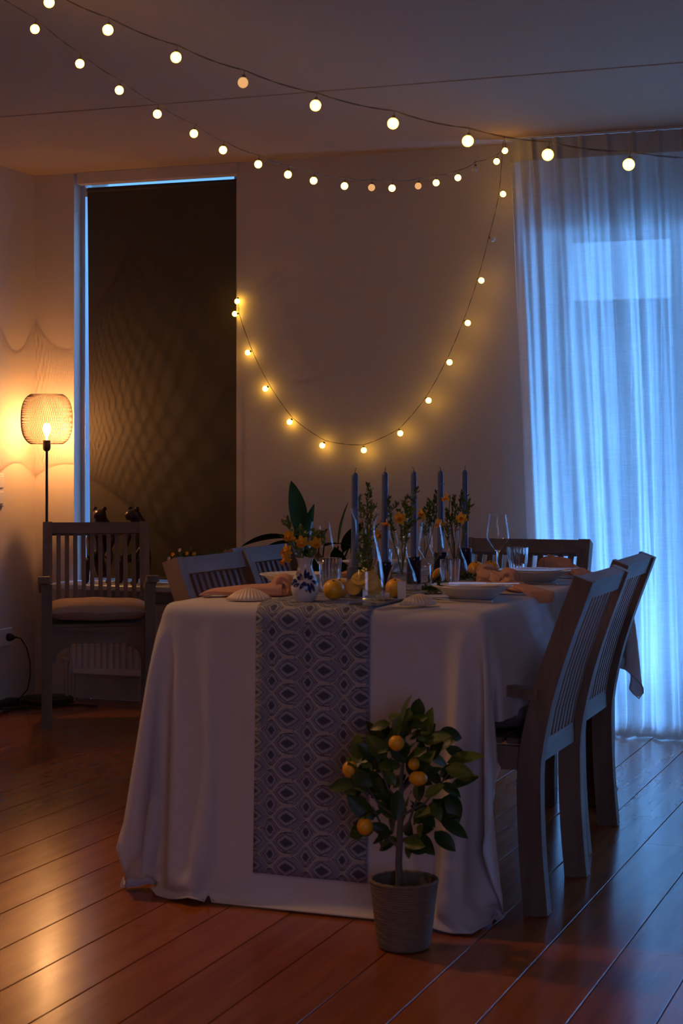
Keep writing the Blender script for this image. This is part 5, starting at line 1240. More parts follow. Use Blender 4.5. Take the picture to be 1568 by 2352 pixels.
-1,0,4,7,8,-4,-12,24,-27,0,0,0,0,0,0,0,0,0,0,0,0,0,0,0,0,0,0,0,0,0,9,-9,-1,19,4,-18,-3,-1,0,0,0,0,-1,0,0,11,3,-13,-1,28,-15,12,-4,10,-1,-28,24,-40,13,9,7,4,3,3,-28,14,
-24,24,-2,-3,0,0,0,0,0,0,0,0,0,0,0,0,0,0,0,0,0,0,0,-9,9,11,4,-26,20,8,5,2,-16,-11,-1,1,-1,-2,-11,-2,12,1,-23,40,-3,-27,27,-24,36,-30,32,2,-9,-4,-5,-7,-1,25,-1,3,-2,0,3,
-1,0,0,0,0,0,0,0,0,0,0,0,-1,0,0,0,0,0,0,1,0,-11,-21,23,1,-5,-4,-4,15,4,-6,-3,-1,1,2,6,-7,-12,13,1,-23,11,0,27,-9,10,-9,2,5,1,0,-1,0,4,-1,0,-2,3,-1,1,-1,0,0,0,0,0,0,0,0,0,
0,1,0,0,0,0,0,0,-1,0,0,-1,1,0,0,-3,-1,-3,6,-7,-5,-5,10,7,-22,10,-14,16,0,11,2,-14,3,2,5,4,2,0,0,1,-1,-8,8,0,-6,6,0,0,0,1,0,0,-1,0,0,0,0,0,0,0,0,0,0,0,0,0,0,0,0,1,-1,0,0,
0,0,0,-4,-8,6,0,3,-18,-13,14,5,1,17,0,0,11,-1,3,0,0,1,1,0,0,-1,0,-1,1,-2,2,0,0,0,0,0,0,0,1,0,0,0,0,0,-1,0,0,0,0,0,0,0,0,1,-1,0,0,0,0,0,0,-1,0,1,-1,0,-4,5,-2,-4,-8,2,19,
-2,5,6,0,2,0,1,0,0,0,0,0,0,0,-1,2,0,0,-1,1,-1,0,0,0,0,0,0,0,0,0,1,0,0,0,0,0,0,0,0,-1,0,0,1,0,-1,0,0,-1,0,0,1,0,0,-1,1,-3,-8,3,29,-14,9,3,2,1,1,0,0,0,0,0,0,1,-1,0,0,0,0,0,
0,1,0,0,-1,0,0,0,0,0,0,0,0,0,0,0,0,0,0,0,0,1,0,-1,0,0,0,0,-1,0,0,0,0,0,-3,-2,1,-2,1,30,-1,-1,-1,0,2,2,-1,1,0,0,0,0,0,0,-1,1,0,0,0,0,0,0,0,1,0,0,0,0,0,0,-1,0,0,0,0,0,0,0,
0,1,-1,0,0,0,1,-1,0,0,0,-1,0,0,0,1,-1,-1,-6,2,30,0,0,-1,-1,0,2,1,0,0,0,0,1,-1,0,-1,1,1,0,0,0,-1,0,0,0,0,0,0,0,0,0,1,0,0,0,0,0,0,0,0,-1,0,0,0,0,0,0,0,-1,0,1,0,0,0,-1,1,-5,
-1,1,25,5,-1,0,-1,0,2,1,0,0,0,0,0,0,0,0,0,0,0,0,0,1,0,0,0,-1,0,0,0,0,0,0,0,0,0,0,0,0,0,0,0,1,0,0,-1,0,0,-1,0,0,0,0,0,0,1,-3,-3,1,0,26,2,2,-1,0,-1,1,2,0,0,0,0,0,1,0,-1,0,
0,0,0,0,0,0,0,0,1,0,0,0,0,0,0,-1,0,0,0,0,0,0,0,0,0,0,0,1,-1,0,0,0,-1,0,0,0,1,-1,-3,-1,1,0,27,0,2,1,-1,0,0,1,1,0,0,0,0,0,0,0,0,1,0,0,0,-1,1,-1,0,0,0,0,0,0,0,0,1,0,0,0,0,0,
0,0,0,-1,0,0,0,0,0,0,-1,1,0,0,0,-1,-2,-2,1,-1,1,24,3,1,2,-1,-1,0,2,0,1,0,0,0,0,0,0,0,0,0,0,0,1,-1,1,0,0,-1,0,0,0,0,0,0,0,0,0,0,0,0,0,0,1,0,0,-1,0,0,-1,0,0,0,0,0,0,-2,-1,
-1,1,1,24,0,4,0,2,0,-2,1,2,0,0,0,1,0,-1,0,0,1,-1,0,0,0,0,0,0,0,1,0,0,0,0,0,0,0,-1,0,0,0,0,0,1,-1,0,0,0,1,-1,0,0,0,0,0,0,-2,-2,-1,1,1,0,25,0,1,3,0,0,0,0,1,1,1,0,-1,0,1,-1,
0,0,1,0,0,-1,1,-1,0,0,0,0,0,0,0,0,0,0,1,0,0,0,0,0,-1,1,-1,0,1,-1,0,-1,0,0,0,0,0,-2,-2,1,0,1,-3,24,1,0,2,2,1,0,-2,2,1,0,0,0,0,0,1,-1,0,0,0,0,1,-1,1,0,0,0,-1,0,0,0,0,0,0,0,
0,0,0,0,0,0,0,1,0,-1,0,0,-1,0,0,0,0,-1,-2,0,0,1,-1,-3,26,-2,1,1,2,1,0,1,-1,2,0,0,0,1,-1,0,1,-1,0,0,0,0,0,0,0,0,0,1,0,0,0,0,0,0,0,-1,0,0,0,0,0,0,0,0,0,0,0,0,0,0,0,0,-3,-1,
0,1,-1,-3,0,25,0,-1,0,3,2,1,-1,0,1,1,0,0,0,1,-1,0,1,0,0,0,0,0,-1,0,0,0,0,0,0,0,0,0,0,0,1,0,0,0,0,0,0,-1,0,1,-1,0,-1,0,0,0,-1,-1,-1,0,0,-1,-2,0,26,0,-1,0,0,3,1,0,0,1,1,0,
0,0,0,0,0,0,0,0,0,0,0,1,0,0,0,0,-1,0,0,0,0,0,0,0,0,0,0,0,0,0,1,0,-1,1,-2,1,0,0,0,-2,-2,0,1,-1,-3,0,0,25,0,1,-1,0,1,3,1,0,0,1,0,0,0,0,1,-1,0,0,0,0,0,0,0,0,0,0,0,1,0,0,0,0,
0,0,0,0,-1,0,0,1,-1,0,0,0,0,0,-1,0,0,-1,-1,-1,1,-1,-3,0,0,-1,20,5,0,0,0,0,2,3,0,0,0,1,0,1,0,-1,1,0,0,0,0,0,0,-1,0,0,0,0,0,0,0,0,0,0,0,0,0,1,0,0,-1,1,0,-1,0,0,-1,1,0,0,-1,
-3,1,-1,-2,-1,0,-1,2,25,-5,5,1,-1,0,1,2,1,0,2,0,0,0,0,0,0,0,0,0,0,0,0,1,0,0,0,0,0,-1,0,0,0,0,0,0,0,0,0,0,0,0,0,1,0,-1,0,-1,0,0,-2,0,-1,-1,-1,-1,-1,2,-1,20,6,-6,5,1,-1,1,
1,3,0,0,1,0,0,0,1,-1,0,0,0,0,0,0,0,0,0,0,0,0,1,0,0,0,0,0,0,0,0,0,0,0,-1,0,0,0,0,-1,1,0,-2,-1,-1,0,-2,-1,-1,2,-1,-5,21,-1,5,-5,5,1,-1,1,2,2,0,1,0,0,1,-1,0,0,1,0,0,0,0,0,
-1,0,0,0,0,0,0,0,0,0,0,0,0,0,0,0,0,1,0,-1,0,0,0,-1,0,-1,-2,1,-2,-2,-1,2,-1,-5,-1,21,-1,1,4,-5,5,0,0,2,3,0,1,0,1,-1,0,1,0,-1,0,0,0,0,0,1,0,0,0,0,0,0,0,0,-1,0,0,0,0,0,0,0,
0,0,1,-1,0,0,0,-1,-2,0,-2,-2,-1,1,0,-6,0,1,19,3,-2,1,4,-5,5,0,0,3,2,1,1,-1,0,1,-1,0,1,-1,0,0,0,0,0,0,0,0,0,0,0,0,0,1,0,0,0,0,0,0,0,0,-1,0,1,-1,-1,1,-2,-1,-1,-2,-3,2,-1,
-6,1,0,0,12,3,5,0,1,5,-6,6,-1,1,4,0,1,0,1,-1,1,-1,0,1,0,0,0,0,0,0,-1,0,0,0,0,0,0,0,0,0,0,0,0,0,0,0,1,-1,0,-1,1,-1,-2,0,-2,-4,3,-2,-6,1,-1,-4,-1,13,0,1,4,1,1,6,-7,8,-2,3,
3,0,0,0,1,-1,0,0,0,0,0,0,0,0,0,1,0,0,0,0,0,0,0,0,0,0,-1,0,0,0,0,0,1,-1,0,0,-3,0,0,-7,4,-4,-5,0,-2,-1,5,0,14,0,-1,0,3,1,2,7,-9,10,-3,6,1,0,0,0,0,1,0,-1,1,0,0,-1,0,0,0,0,0,
0,0,0,0,0,0,0,0,1,0,0,0,0,0,-1,0,0,-3,1,1,-11,6,-6,-3,-1,1,0,1,-3,-2,14,0,-3,2,0,2,2,1,8,-11,13,-5,8,-2,3,0,0,-1,0,1,-1,0,0,1,0,0,0,0,0,0,0,0,0,0,0,0,0,-1,0,0,0,0,0,1,-2,
-4,7,-3,-12,7,-8,-2,0,1,-1,-1,-3,-1,0,3,2,6,-1,1,2,0,3,2,9,-12,19,3,-1,-1,-1,-1,-1,0,0,0,1,0,-1,0,0,0,0,0,0,0,0,0,0,0,0,0,1,0,0,0,0,0,0,2,1,2,-17,4,-9,0,-1,0,-1,-1,0,0,0,
0,2,1,0,2,1,1,2,0,-1,1,5,2,2,0,-2,0,0,-1,-1,0,0,-1,0,1,0,0,0,0,0,0,0,0,0,0,0,0,0,0,0,0,1,-1,1,0,0,2,1,12,-14,-2,-2,-1,-2,-1,-2,-2,-2,-3,-3,6,0,0,-1,1,-1,0,1,4,3,4,-4,-12,
-5,2,0,0,2,1,1,0,0,0,0,0,0,0,0,-1,0,-1,0,-1,0,-1,0,0,0,0,0,0,1,-1,1,0,-2,2,0,0,8,-2,-2,-1,1,-1,-1,0,0,0,-6,-1,1,1,-1,1,1,1,1,1,-10,2,9,0,0,0,0,0,0,0,0,0,1,0,0,-1,0,0,0,0,
0,0,0,0,0,0,0,0,0,0,-1,1,0,0,0,0,-1,6,3,-7,2,2,0,-2,0,0,-1,0,0,-4,1,0,0,1,0,0,0,-1,-9,15,0,-2,-2,1,0,0,0,0,0,0,1,-1,0,0,0,0,0,0,0,0,0,0,0,0,0,0,0,0,0,0,0,0,0,0,-1,2,-2,
-2,-2,0,0,1,3,0,0,1,0,0,-2,0,0,0,0,0,0,-2,-6,9,0,-1,2,0,0,0,0,0,0,0,0,0,0,0,0,0,0,0,0,0,0,0,0,0,0,0,0,0,0,0,0,0,0,0,0,0,0,-1,1,-1,-1,0,2,-3,3,0,0,0,0,-2,0,0,0,0,-2,-3,0,
7,0,-1,1,0,0,0,0,0,0,0,0,0,0,0,0,0,0,0,0,0,0,0,0,0,0,0,0,0,0,0,0,0,0,0,0,0,0,1,-1,0,1,-1,-1,-2,4,-1,0,0,0,0,-2,0,0,0,-3,0,2,2,0,0,1,0,0,0,0,0,0,0,0,0,0,-1,1,0,-1,1,0,0,0,
0,0,0,0,0,0,0,0,0,0,0,1,-1,0,0,0,0,0,0,0,-1,1,0,-1,-3,4,0,0,0,1,-2,0,0,-3,2,2,1,0,0,0,0,0,0,0,0,0,0,0,0,0,0,0,-1,0,1,0,0,-1,1,0,0,0,0,0,1,-1,0,0,0,0,0,0,0,0,0,0,0,0,0,0,
-1,-1,0,0,-2,3,0,0,-1,-2,0,-2,2,1,0,1,0,0,0,0,0,0,0,1,-1,0,0,0,-1,1,0,0,0,0,0,0,0,0,0,0,0,0,0,0,1,-1,0,0,1,-1,0,1,-1,0,0,0,0,0,0,0,0,-1,0,-2,-1,2,0,0,-2,0,1,1,0,0,-1,1,0,
0,0,0,-1,1,0,0,0,0,0,0,-1,1,0,0,0,0,-1,1,0,0,0,0,1,-1,0,0,1,0,0,-1,0,0,0,0,0,0,0,0,0,0,0,0,0,-1,-1,0,-1,1,0,0,-1,1,0,0,0,0,-1,1,0,0,0,0,0,0,0,0,0,0,0,0,-1,0,0,0,0,1,0,0,
-1,1,0,0,0,0,0,0,0,0,0,0,1,-1,0,0,0,0,0,0,0,0,0,0,-1,0,-1,0,0,1,-1,1,0,0,0,0,0,0,0,0,0,0,0,0,0,0,0,-1,1,0,0,0,0,0,0,0,0,0,0,0,0,0,0,1,0,0,0,0,0,0,0,-1,0,0,0,0,0,0,0,0,0,
0,0,0,0,-1,0,0,0,0,0,0,0,0,0,0,0,0,0,0,0,0,0,0,0,0,0,-1,0,0,1,0,0,0,0,-1,0,0,1,0,0,0,0,0,0,0,0,0,0,0,0,0,0,0,0,0,0,0,0,0,0,0,1,-1,0,0,-1,0,0,0,0,0,0,0,0,0,0,0,0,0,0,0,0,
0,0,0,0,0,0,-1,0,0,0,0,1,0,0,0,0,0,0,0,0,0,0,0,0,0,0,0,0,0,0,0,0,0,0,0,0,0,1,-1,0,0,0,0,0,0,0,0,0,0,0,0,0,0,0,0,0,0,0,0,0,0,0,0,0,0,0,0,0,0,0,0,0,0,0,0,0,1,0,0,0,0,0,0,0,
0,0,-1,0,0,0,0,0,0,0,0,1,-1,0,0,1,-1,0,0,-1,1,0,0,0,0,0,0,0,0,0,0,0,0,1,-1,0,0,0,0,-1,0,0,0,0,0,1,0,0,0,0,1,-1,0,0,0,0,0,0,0,0,0,1,-1,0,0,0,0,0,0,0,0,0,0,1,-1,0,0,0,0,0,
0,0,0,0,0,0,0,0,0,0,0,0,0,0,0,0,0,-1,1,0,0,0,0,0,-1,0,1,0,0,0,0,0,0,1,0,0,0,-1,0,0,0,0,0,0,0,0,0,0,1,-1,0,1,-1,1,0,0,-1,0,0,0,0,0,0,0,0,0,0,0,0,0,0,0,1,-1,0,-1,1,0,0,0,0,
0,0,0,0,0,0,0,0,0,0,1,-1,0,0,0,1,0,-1,0,1,-1,0,0,0,0,0,-1,1,1,-1,1,-1,0,0,0,0,0,0,0,0,0,0,0,0,0,0,0,0,0,0,0,0,0,0,0,0,-1,0,0,0,0,1,0,-1,1,0,0,0,1,-1,0,0,0,0,0,0,0,0,0,0,
0,0,0,0,1,0,-1,0,1,0,0,0,0,0,1,-1,0,0,0,0,0,1,-1,0,0,0,0,0,0,0,0,0,0,0,-1,1,0,0,0,0,0,0,0,0,0,0,0,0,0,0,0,0,0,0,0,1,-1,0,0,0,0,0,0,-1,1,1,-1,1,0,0,0,0,0,0,0,0,0,0,0,0,0,
0,0,0,0,0,0,0,0,0,0,0,0,0,0,0,0,0,0,-1,1,0,0,0,0,0,0,0,0,1,0,0,-1,0,0,0,0,0,0,0,0,0,0,0,0,2,-2,1,0,0,0,0,0,0,0,0,0,0,0,0,0,0,0,0,0,0,0,0,0,0,0,0,0,0,0,0,0,0,0,0,0,0,0,0,
0,0,0,1,-1,0,0,0,0,0,0,0,0,0,0,0,0,0,0,0,-1,3,-1,0,0,0,0,0,0,0,0,0,0,0,0,0,0,0,0,0,0,0,0,0,0,0,0,0,0,0,0,0,0,0,0,0,0,0,0,0,0,0,0,0,0,0,0,0,0,0,0,0,0,0,0,0,1,0,0,0,-2,2,0,
0,0,0,0,0,0,0,0,0,0,0,0,0,0,0,0,0,0,0,0,0,0,0,0,0,0,0,0,0,0,0,0,0,0,0,0,0,0,-1,1,0,0,0,0,0,0,0,0,0,0,0,0,-1,0,0,1,0,1,0,0,0,0,0,0,0,0,0,0,0,0,0,0,0,0,0,0,0,0,0,0,0,0,0,0,
0,0,0,0,1,-1,0,0,0,0,0,0,0,0,0,0,-1,1,0,0,0,0,0,0,0,0,0,1,-1,0,-1,1,-2,1,1,0,0,0,0,0,0,0,0,0,0,0,0,0,0,0,0,0,0,0,0,0,0,1,-1,0,0,0,0,0,0,0,0,0,0,0,0,0,0,-1,0,1,0,0,-1,1,0,
0,0,0,0,0,-1,1,0,0,-1,0,-1,-1,2,0,-1,1,0,0,0,0,0,0,0,0,0,0,0,0,0,0,0,0,0,0,0,1,-1,0,1,0,-1,0,1,-1,0,0,0,-1,1,0,0,0,0,0,0,0,0,0,0,0,0,0,0,0,0,-1,0,0,-1,1,0,-2,1,0,0,0,0,0,
0,0,0,0,0,0,0,0,0,0,-1,1,0,1,-1,0,0,1,0,-1,0,0,0,0,0,0,0,0,0,-1,1,0,0,0,0,-1,1,0,0,0,0,0,0,0,0,-1,1,-1,0,0,0,0,0,-1,0,0,0,0,0,0,0,-1,1,0,0,0,0,0,0,0,0,0,0,1,-1,0,0,0,0,0,
0,1,-1,0,0,0,0,0,0,-1,0,0,0,0,1,0,0,-1,1,0,0,0,0,0,0,-1,1,0,0,-1,0,0,0,0,0,0,0,0,0,0,0,0,0,0,0,0,0,0,0,0,0,0,0,1,0,0,0,0,0,0,-1,0,0,0,-1,1,0,0,0,0,0,0,0,0,0,0,0,0,0,0,0,
0,0,0,0,0,-1,0,0,0,0,0,0,0,0,0,0,0,0,0,0,0,0,0,0,0,-1,1,0,0,0,0,0,0,0,0,0,0,0,0,0,0,0,0,-1,0,0,0,1,0,-1,0,0,0,0,1,0,0,0,0,0,0,0,0,-1,1,-1,0,0,0,0,0,-1,1,0,0,0,0,0,0,0,0,
0,0,0,0,0,0,0,0,0,0,0,0,0,0,0,0,0,0,0,0,0,0,0,0,0,-1,0,1,0,0,0,0,0,0,0,0,0,0,0,0,0,0,-1,1,0,0,0,0,0,0,0,0,0,0,0,0,-1,1,0,0,0,0,0,0,0,0,1,0,0,0,0,0,0,0,0,0,-1,0,0,0,0,0,0,
0,0,0,0,0,0,0,0,0,0,0,0,0,0,0,0,0,0,0,-1,0,0,0,0,0,0,0,0,0,0,0,0,0,0,0,0,0,0,0,0,0,1,-1,0,0,0,0,0,0,0,0,0,1,-1,0,0,0,0,-1,0,0,0,0,0,0,1,0,0,0,0,0,0,0,0,0,0,0,0,0,0,0,0,0,
0,0,-1,1,0,0,0,0,0,0,0,0,0,0,0,0,0,0,0,0,0,1,0,0,0,-1,0,0,0,0,0,0,0,-1,1,0,0,0,0,0,0,-1,1,0,0,0,0,0,0,0,0,0,0,0,0,0,0,0,0,0,0,0,0,0,0,0,0,0,-1,1,0,0,0,0,0,0,0,0,0,1,-1,0,
0,0,1,0,-1,0,1,-1,0,-1,1,0,0,0,0,0,0,0,0,0,0,0,0,0,0,0,0,0,0,0,-1,0,0,0,0,0,0,0,0,0,0,0,0,0,0,0,0,0,0,0,-1,1,0,0,0,1,-1,0,0,0,0,0,0,0,0,0,0,0,0,0,0,-1,0,0,0,0,1,0,-1,1,0,
0,0,0,0,0,0,-1,0,1,0,0,0,0,0,0,0,0,0,0,0,0,0,0,0,0,0,0,0,0,0,0,0,0,0,0,0,0,1,-1,0,0,1,-1,0,0,0,0,0,-1,1,0,0,0,0,0,0,0,0,0,0,0,0,0,0,0,0,0,0,0,0,0,0,0,0,0,0,0,0,0,0,0,0,0,
0,0,0,0,0,0,0,0,0,0,0,0,1,-1,1,-1,0,0,0,0,0,0,0,0,0,0,0,0,0,0,-1,1,0,0,0,0,0,0,0,0,-1,1,0,0,0,0,0,0,0,0,0,0,0,0,0,0,0,0,0,0,0,0,0,0,0,0,0,0,0,0,1,-1,0,0,0,0,0,0,0,0,0,0,
0,0,0,0,0,0,0,0,0,0,0,0,0,0,0,0,0,0,0,0,0,0,0,0,0,0,0,0,0,0,0,0,0,0,0,0,0,0,0,0,0,0,0,0,0,0,0,0,0,0,0,0,0,0,0,0,0,0,0,0,0,0,0,0,0,0,0,0,0,0,0,0,0,0,0,0,0,0,0,0,0,0,0,0,0,
0,0,0,0,0,0,0,0,0,0,0,0,0,0,0,0,0,0,0,0,0,-1,1,0,0,0,0,0,0,0,0,0,0,0,0,0,0,0,0,0,0,0,0,0,0,0,0,0,0,0,0,0,0,0,0,0,0,0,-1,0,0,0,0,0,0,0,0,0,0,0,0,0,0,0,0,0,0,0,0,0,0,-1,1,
-1,1,0,0,0,0,0,0,0,0,0,0,0,0,0,0,1,-1,0,0,0,0,0,0,0,0,0,0,0,0,0,0,0,0,0,0,0,0,0,0,0,0,0,0,0,0,0,0,0,0,0,0,0,0,0,0,0,0,-1,1,0,0,-1,1,0,0,0,0,0,1,-1,0,0,0,0,0,0,0,0,0,0,1,
-1,0,-1,1,0,0,0,0,0,0,-1,1,0,0,0,0,0,0,0,0,0,0,0,0,0,0,1,-1,0,0,0,-1,1,0,0,0,0,0,0,0,0,0,0,0,0,0,0,1,0,-1,1,0,-1,0,1,-1,0,0,0,0,0,0,0,0,0,0,0,0,0,0,0,0,0,0,0,0,0,0,0,0,0,
0,0,0,0,0,0,0,0,0,0,-1,1,0,0,0,0,-1,1,0,-1,1,0,1,-1,0,0,0,1,-1,0,0,0,0,0,0,0,0,0,0,0,0,0,0,0,0,0,0,0,0,0,0,0,0,0,0,0,0,0,0,0,0,0,0,0,0,0,0,0,0,0,-1,0,0,0,0,1,0,0,0,0,0,0,
1,-1,0,0,0,0,0,0,1,-1,0,0,0,0,0,0,0,0,0,0,0,0,0,0,0,0,0,0,0,0,0,0,0,0,0,1,-1,0,0,0,0,0,0,-1,1,0,0,0,0,0,0,0,0,0,-1,1,0,0,0,0,1,0,0,0,0,0,0,-1,0,0,0,0,0,0,0,1,-1,0,0,0,0,
0,0,0,0,0,0,1,-1,0,0,0,0,0,0,0,0,0,0,0,0,0,0,-1,0,0,0,0,0,0,0,0,0,1,0,0,0,0,0,0,0,0,0,0,0,0,0,0,0,0,0,0,0,0,-1,1,0,0,0,0,0,0,0,0,0,0,0,0,0,0,0,0,0,0,0,0,0,0,0,0,0,0,0,0,
0,0,0,0,0,0,0,0,0,0,0,0,0,0,0,0,0,0,0,0,0,0,0,0,0,0,0,0,0,0,0,0,0,0,0,0,0,0,0,0,0,0,0,0,0,0,0,0,0,0,0,0,0,0,0,0,0,0,0,0,0,0,0,0,0,0,0,0,0,0,0,1,0,0,0,0,0,0,0,0,0,0,-1,0,
0,-1,1,0,0,0,0,0,0,0,0,0,0,0,0,1,-1,0,0,0,0,0,1,-1,0,0,0,0,1,-1,0,0,0,0,-1,0,0,0,0,0,0,1,0,0,0,1,-1,0,0,0,0,0,0,0,0,0,0,0,0,0,0,0,0,1,-1,0,0,0,0,0,-1,1,0,0,0,0,0,0,0,0,0,
0,0,0,0,0,0,0,0,0,0,0,-1,1,0,0,0,0,0,0,-1,1,0,0,0,0,0,0,1,0,0,0,0,-1,0,0,0,0,0,0,0,0,-1,1,0,0,0,0,0,0,0,0,1,-1,0,0,0,0,0,0,0,0,0,0,0,0,0,1,-1,0,-1,1,0,0,-1,0,1,0,0,0,0,0,
0,0,0,0,1,-1,0,0,0,0,1,-1,0,1,-1,0,0,0,0,0,0,0,0,0,0,0,0,0,0,0,0,0,0,0,0,0,1,-1,0,0,0,0,0,0,0,0,0,0,0,0,-1,1,0,-1,0,1,0,-1,1,0,0,0,1,-1,0,0,0,0,0,0,0,0,0,0,0,0,0,0,0,0,0,
0,0,0,0,0,0,0,0,0,0,0,0,0,1,-1,0,0,0,0,0,0,0,0,0,0,0,0,-1,1,0,0,0,0,0,0,0,0,0,0,0,0,0,0,0,1,-1,0,0,1,-1,0,0,0,0,0,0,0,0,0,0,0,0,0,0,0,0,0,0,0,0,0,1,-1,0,0,0,0,0,0,0,0,0,
0,0,0,0,0,0,0,0,0,0,-1,1,0,0,0,0,0,0,0,0,1,-1,1,-1,0,0,0,0,0,0,0,0,0,0,0,0,0,0,0,0,0,0,0,1,0,0,0,0,-1,0,0,0,0,0,0,0,0,0,0,0,0,0,0,0,0,0,0,0,0,0,0,0,0,0,0,0,0,0,1,-1,0,0,
0,0,0,0,0,0,0,0,0,0,0,0,0,0,0,0,0,0,0,0,0,0,0,1,0,0,-1,0,0,0,0,0,0,0,0,0,0,0,0,0,0,0,0,0,0,0,0,0,0,0,0,0,0,0,0,0,0,0,0,0,0,0,0,0,0,0,0,0,0,0,0,0,0,0,0,-1,1,0,0,1,0,0,-1,
0,1,1,0,-1,-1,0,0,0,0,0,0,0,0,0,0,0,0,0,0,0,0,0,0,0,0,0,0,0,0,0,-1,1,0,0,0,0,0,0,0,0,0,0,0,-1,1,0,0,0,0,0,0,0,0,0,1,0,0,0,0,-1,0,1,1,1,-3,0,-1,1,0,0,0,0,0,0,0,0,0,0,0,0,
1,-1,0,0,0,0,0,0,0,0,-1,1,-1,1,0,0,0,0,0,0,0,-1,1,0,0,0,0,0,-1,1,0,0,0,1,0,0,0,0,0,0,-1,0,1,3,-4,0,0,0,0,0,0,0,0,1,-1,0,0,0,0,0,0,0,0,0,0,0,0,0,0,0,-1,1,0,0,-1,1,0,0,0,0,
0,0,0,0,0,0,-1,1,0,0,0,0,2,0,-1,0,0,0,-1,0,0,-1,0,3,-2,0,0,0,0,0,0,0,0,1,0,0,0,0,-1,0,1,-1,0,0,0,-1,1,0,0,0,0,0,0,0,0,0,0,0,0,0,0,0,0,-1,0,1,0,0,0,0,-1,3,0,1,0,-1,0,1,0,
-1,0,-6,2,0,1,0,-1,1,0,1,-1,0,0,0,0,0,0,0,0,0,0,0,0,0,0,-1,1,0,0,0,-1,0,1,0,-1,1,0,-2,3,-1,-1,0,1,0,0,0,0,-1,0,1,-4,0,-1,0,1,0,0,-1,0,0,4,-1,2,2,-6,0,0,-1,0,1,0,1,0,0,0,
0,0,0,-1,0,0,-1,0,0,0,-1,0,0,-1,1,0,0,0,2,1,6,-2,-2,-1,1,0,0,0,0,0,0,1,0,0,-4,-1,1,0,0,0,-1,-1,-1,-4,1,0,5,0,2,1,0,1,0,-1,0,-1,0,0,0,0,0,0,0,0,0,0,1,-1,0,0,1,0,1,0,0,0,1,
-1,-3,-1,-1,4,1,0,1,0,0,0,0,0,0,0,0,-4,1,-1,0,-2,-2,-2,-2,-1,1,-2,-18,0,1,6,-1,-1,0,-1,1,0,0,0,0,0,0,0,0,0,0,0,0,-1,2,0,0,-1,0,0,0,0,0,1,-3,6,-6,-4,4,16,7,1,2,1,1,1,0,0,
0,0,-4,-1,-2,-3,-2,-2,-1,1,-1,-1,-10,-3,0,-3,1,0,-1,0,1,0,0,0,0,0,0,0,0,0,0,0,0,0,0,-1,0,0,0,0,1,0,0,0,-1,4,-2,0,-2,0,6,6,7,2,1,2,0,2,2,2,2,-10,-3,-1,-1,0,0,0,-2,0,-9,-3,
7,-4,5,-10,0,0,0,0,0,-1,0,0,0,0,0,0,0,1,0,0,0,0,0,0,0,0,0,-1,0,1,0,0,0,0,0,0,1,3,1,4,5,3,2,1,0,0,0,0,-16,0,1,0,-1,-1,0,-1,-8,-1,1,1,-4,-2,0,0,1,-1,-1,0,1,0,0,0,0,0,0,0,
-1,0,0,0,0,0,0,1,0,0,0,0,-1,1,0,0,0,1,0,0,1,3,0,3,4,2,4,2,0,0,0,-15,0,-1,-1,0,0,-2,-6,-1,1,2,-5,-2,-1,0,-1,1,0,0,0,0,0,0,0,0,0,0,0,0,0,0,0,0,0,0,-1,0,0,1,0,0,0,-1,1,0,0,
1,0,0,3,2,0,3,2,1,3,3,2,0,-15,-1,-2,0,0,-2,-5,-1,0,0,-2,-1,-1,-1,-1,1,-1,1,0,0,-1,0,0,0,0,0,0,0,0,1,0,0,0,0,0,0,0,0,-1,0,1,-1,1,0,0,0,0,1,0,2,2,1,0,2,2,1,2,3,3,-18,0,1,0,
-3,-4,-2,0,1,-1,-2,0,-3,0,0,0,0,-1,1,-1,1,0,0,0,0,0,0,0,0,-1,0,0,0,0,0,1,0,0,0,0,0,0,0,0,0,0,1,0,-1,2,2,1,1,1,2,1,1,1,2,-17,-1,0,-3,-3,-2,1,0,-1,-1,-1,0,-3,-1,1,0,0,0,-1,
1,0,0,0,0,0,0,0,0,0,0,0,0,0,0,0,-1,0,0,1,0,-1,1,0,0,0,0,0,0,1,0,2,3,0,0,1,2,1,0,1,-18,1,-5,-2,-2,1,-1,0,-1,-1,0,-2,-1,0,-1,1,0,0,0,0,-1,0,0,0,0,0,0,0,0,1,0,0,0,0,0,0,0,0,
-1,0,1,0,0,0,0,0,0,1,0,-1,2,2,1,1,0,0,2,2,0,-18,-5,0,-2,0,-1,1,-1,-1,-2,1,-2,-1,0,0,-1,0,1,0,0,0,0,0,0,0,0,0,0,0,-1,0,0,0,0,0,1,0,0,0,0,0,0,0,0,0,0,0,0,0,1,1,2,2,-1,1,1,
0,1,1,-23,0,-2,-1,1,0,-1,0,-2,0,-1,-1,-1,0,0,0,0,-1,1,-1,1,0,0,0,0,0,0,0,0,0,0,0,0,0,0,-1,0,0,1,0,0,0,0,-1,0,1,0,1,0,0,-1,2,3,1,0,0,1,0,2,-23,-2,0,0,-1,0,0,-2,0,0,0,-2,
-1,0,0,0,0,0,0,0,0,-1,0,0,0,0,0,0,0,1,0,0,0,0,0,0,0,0,0,0,0,0,0,0,0,0,0,0,1,-1,1,0,3,2,-1,1,1,0,0,]

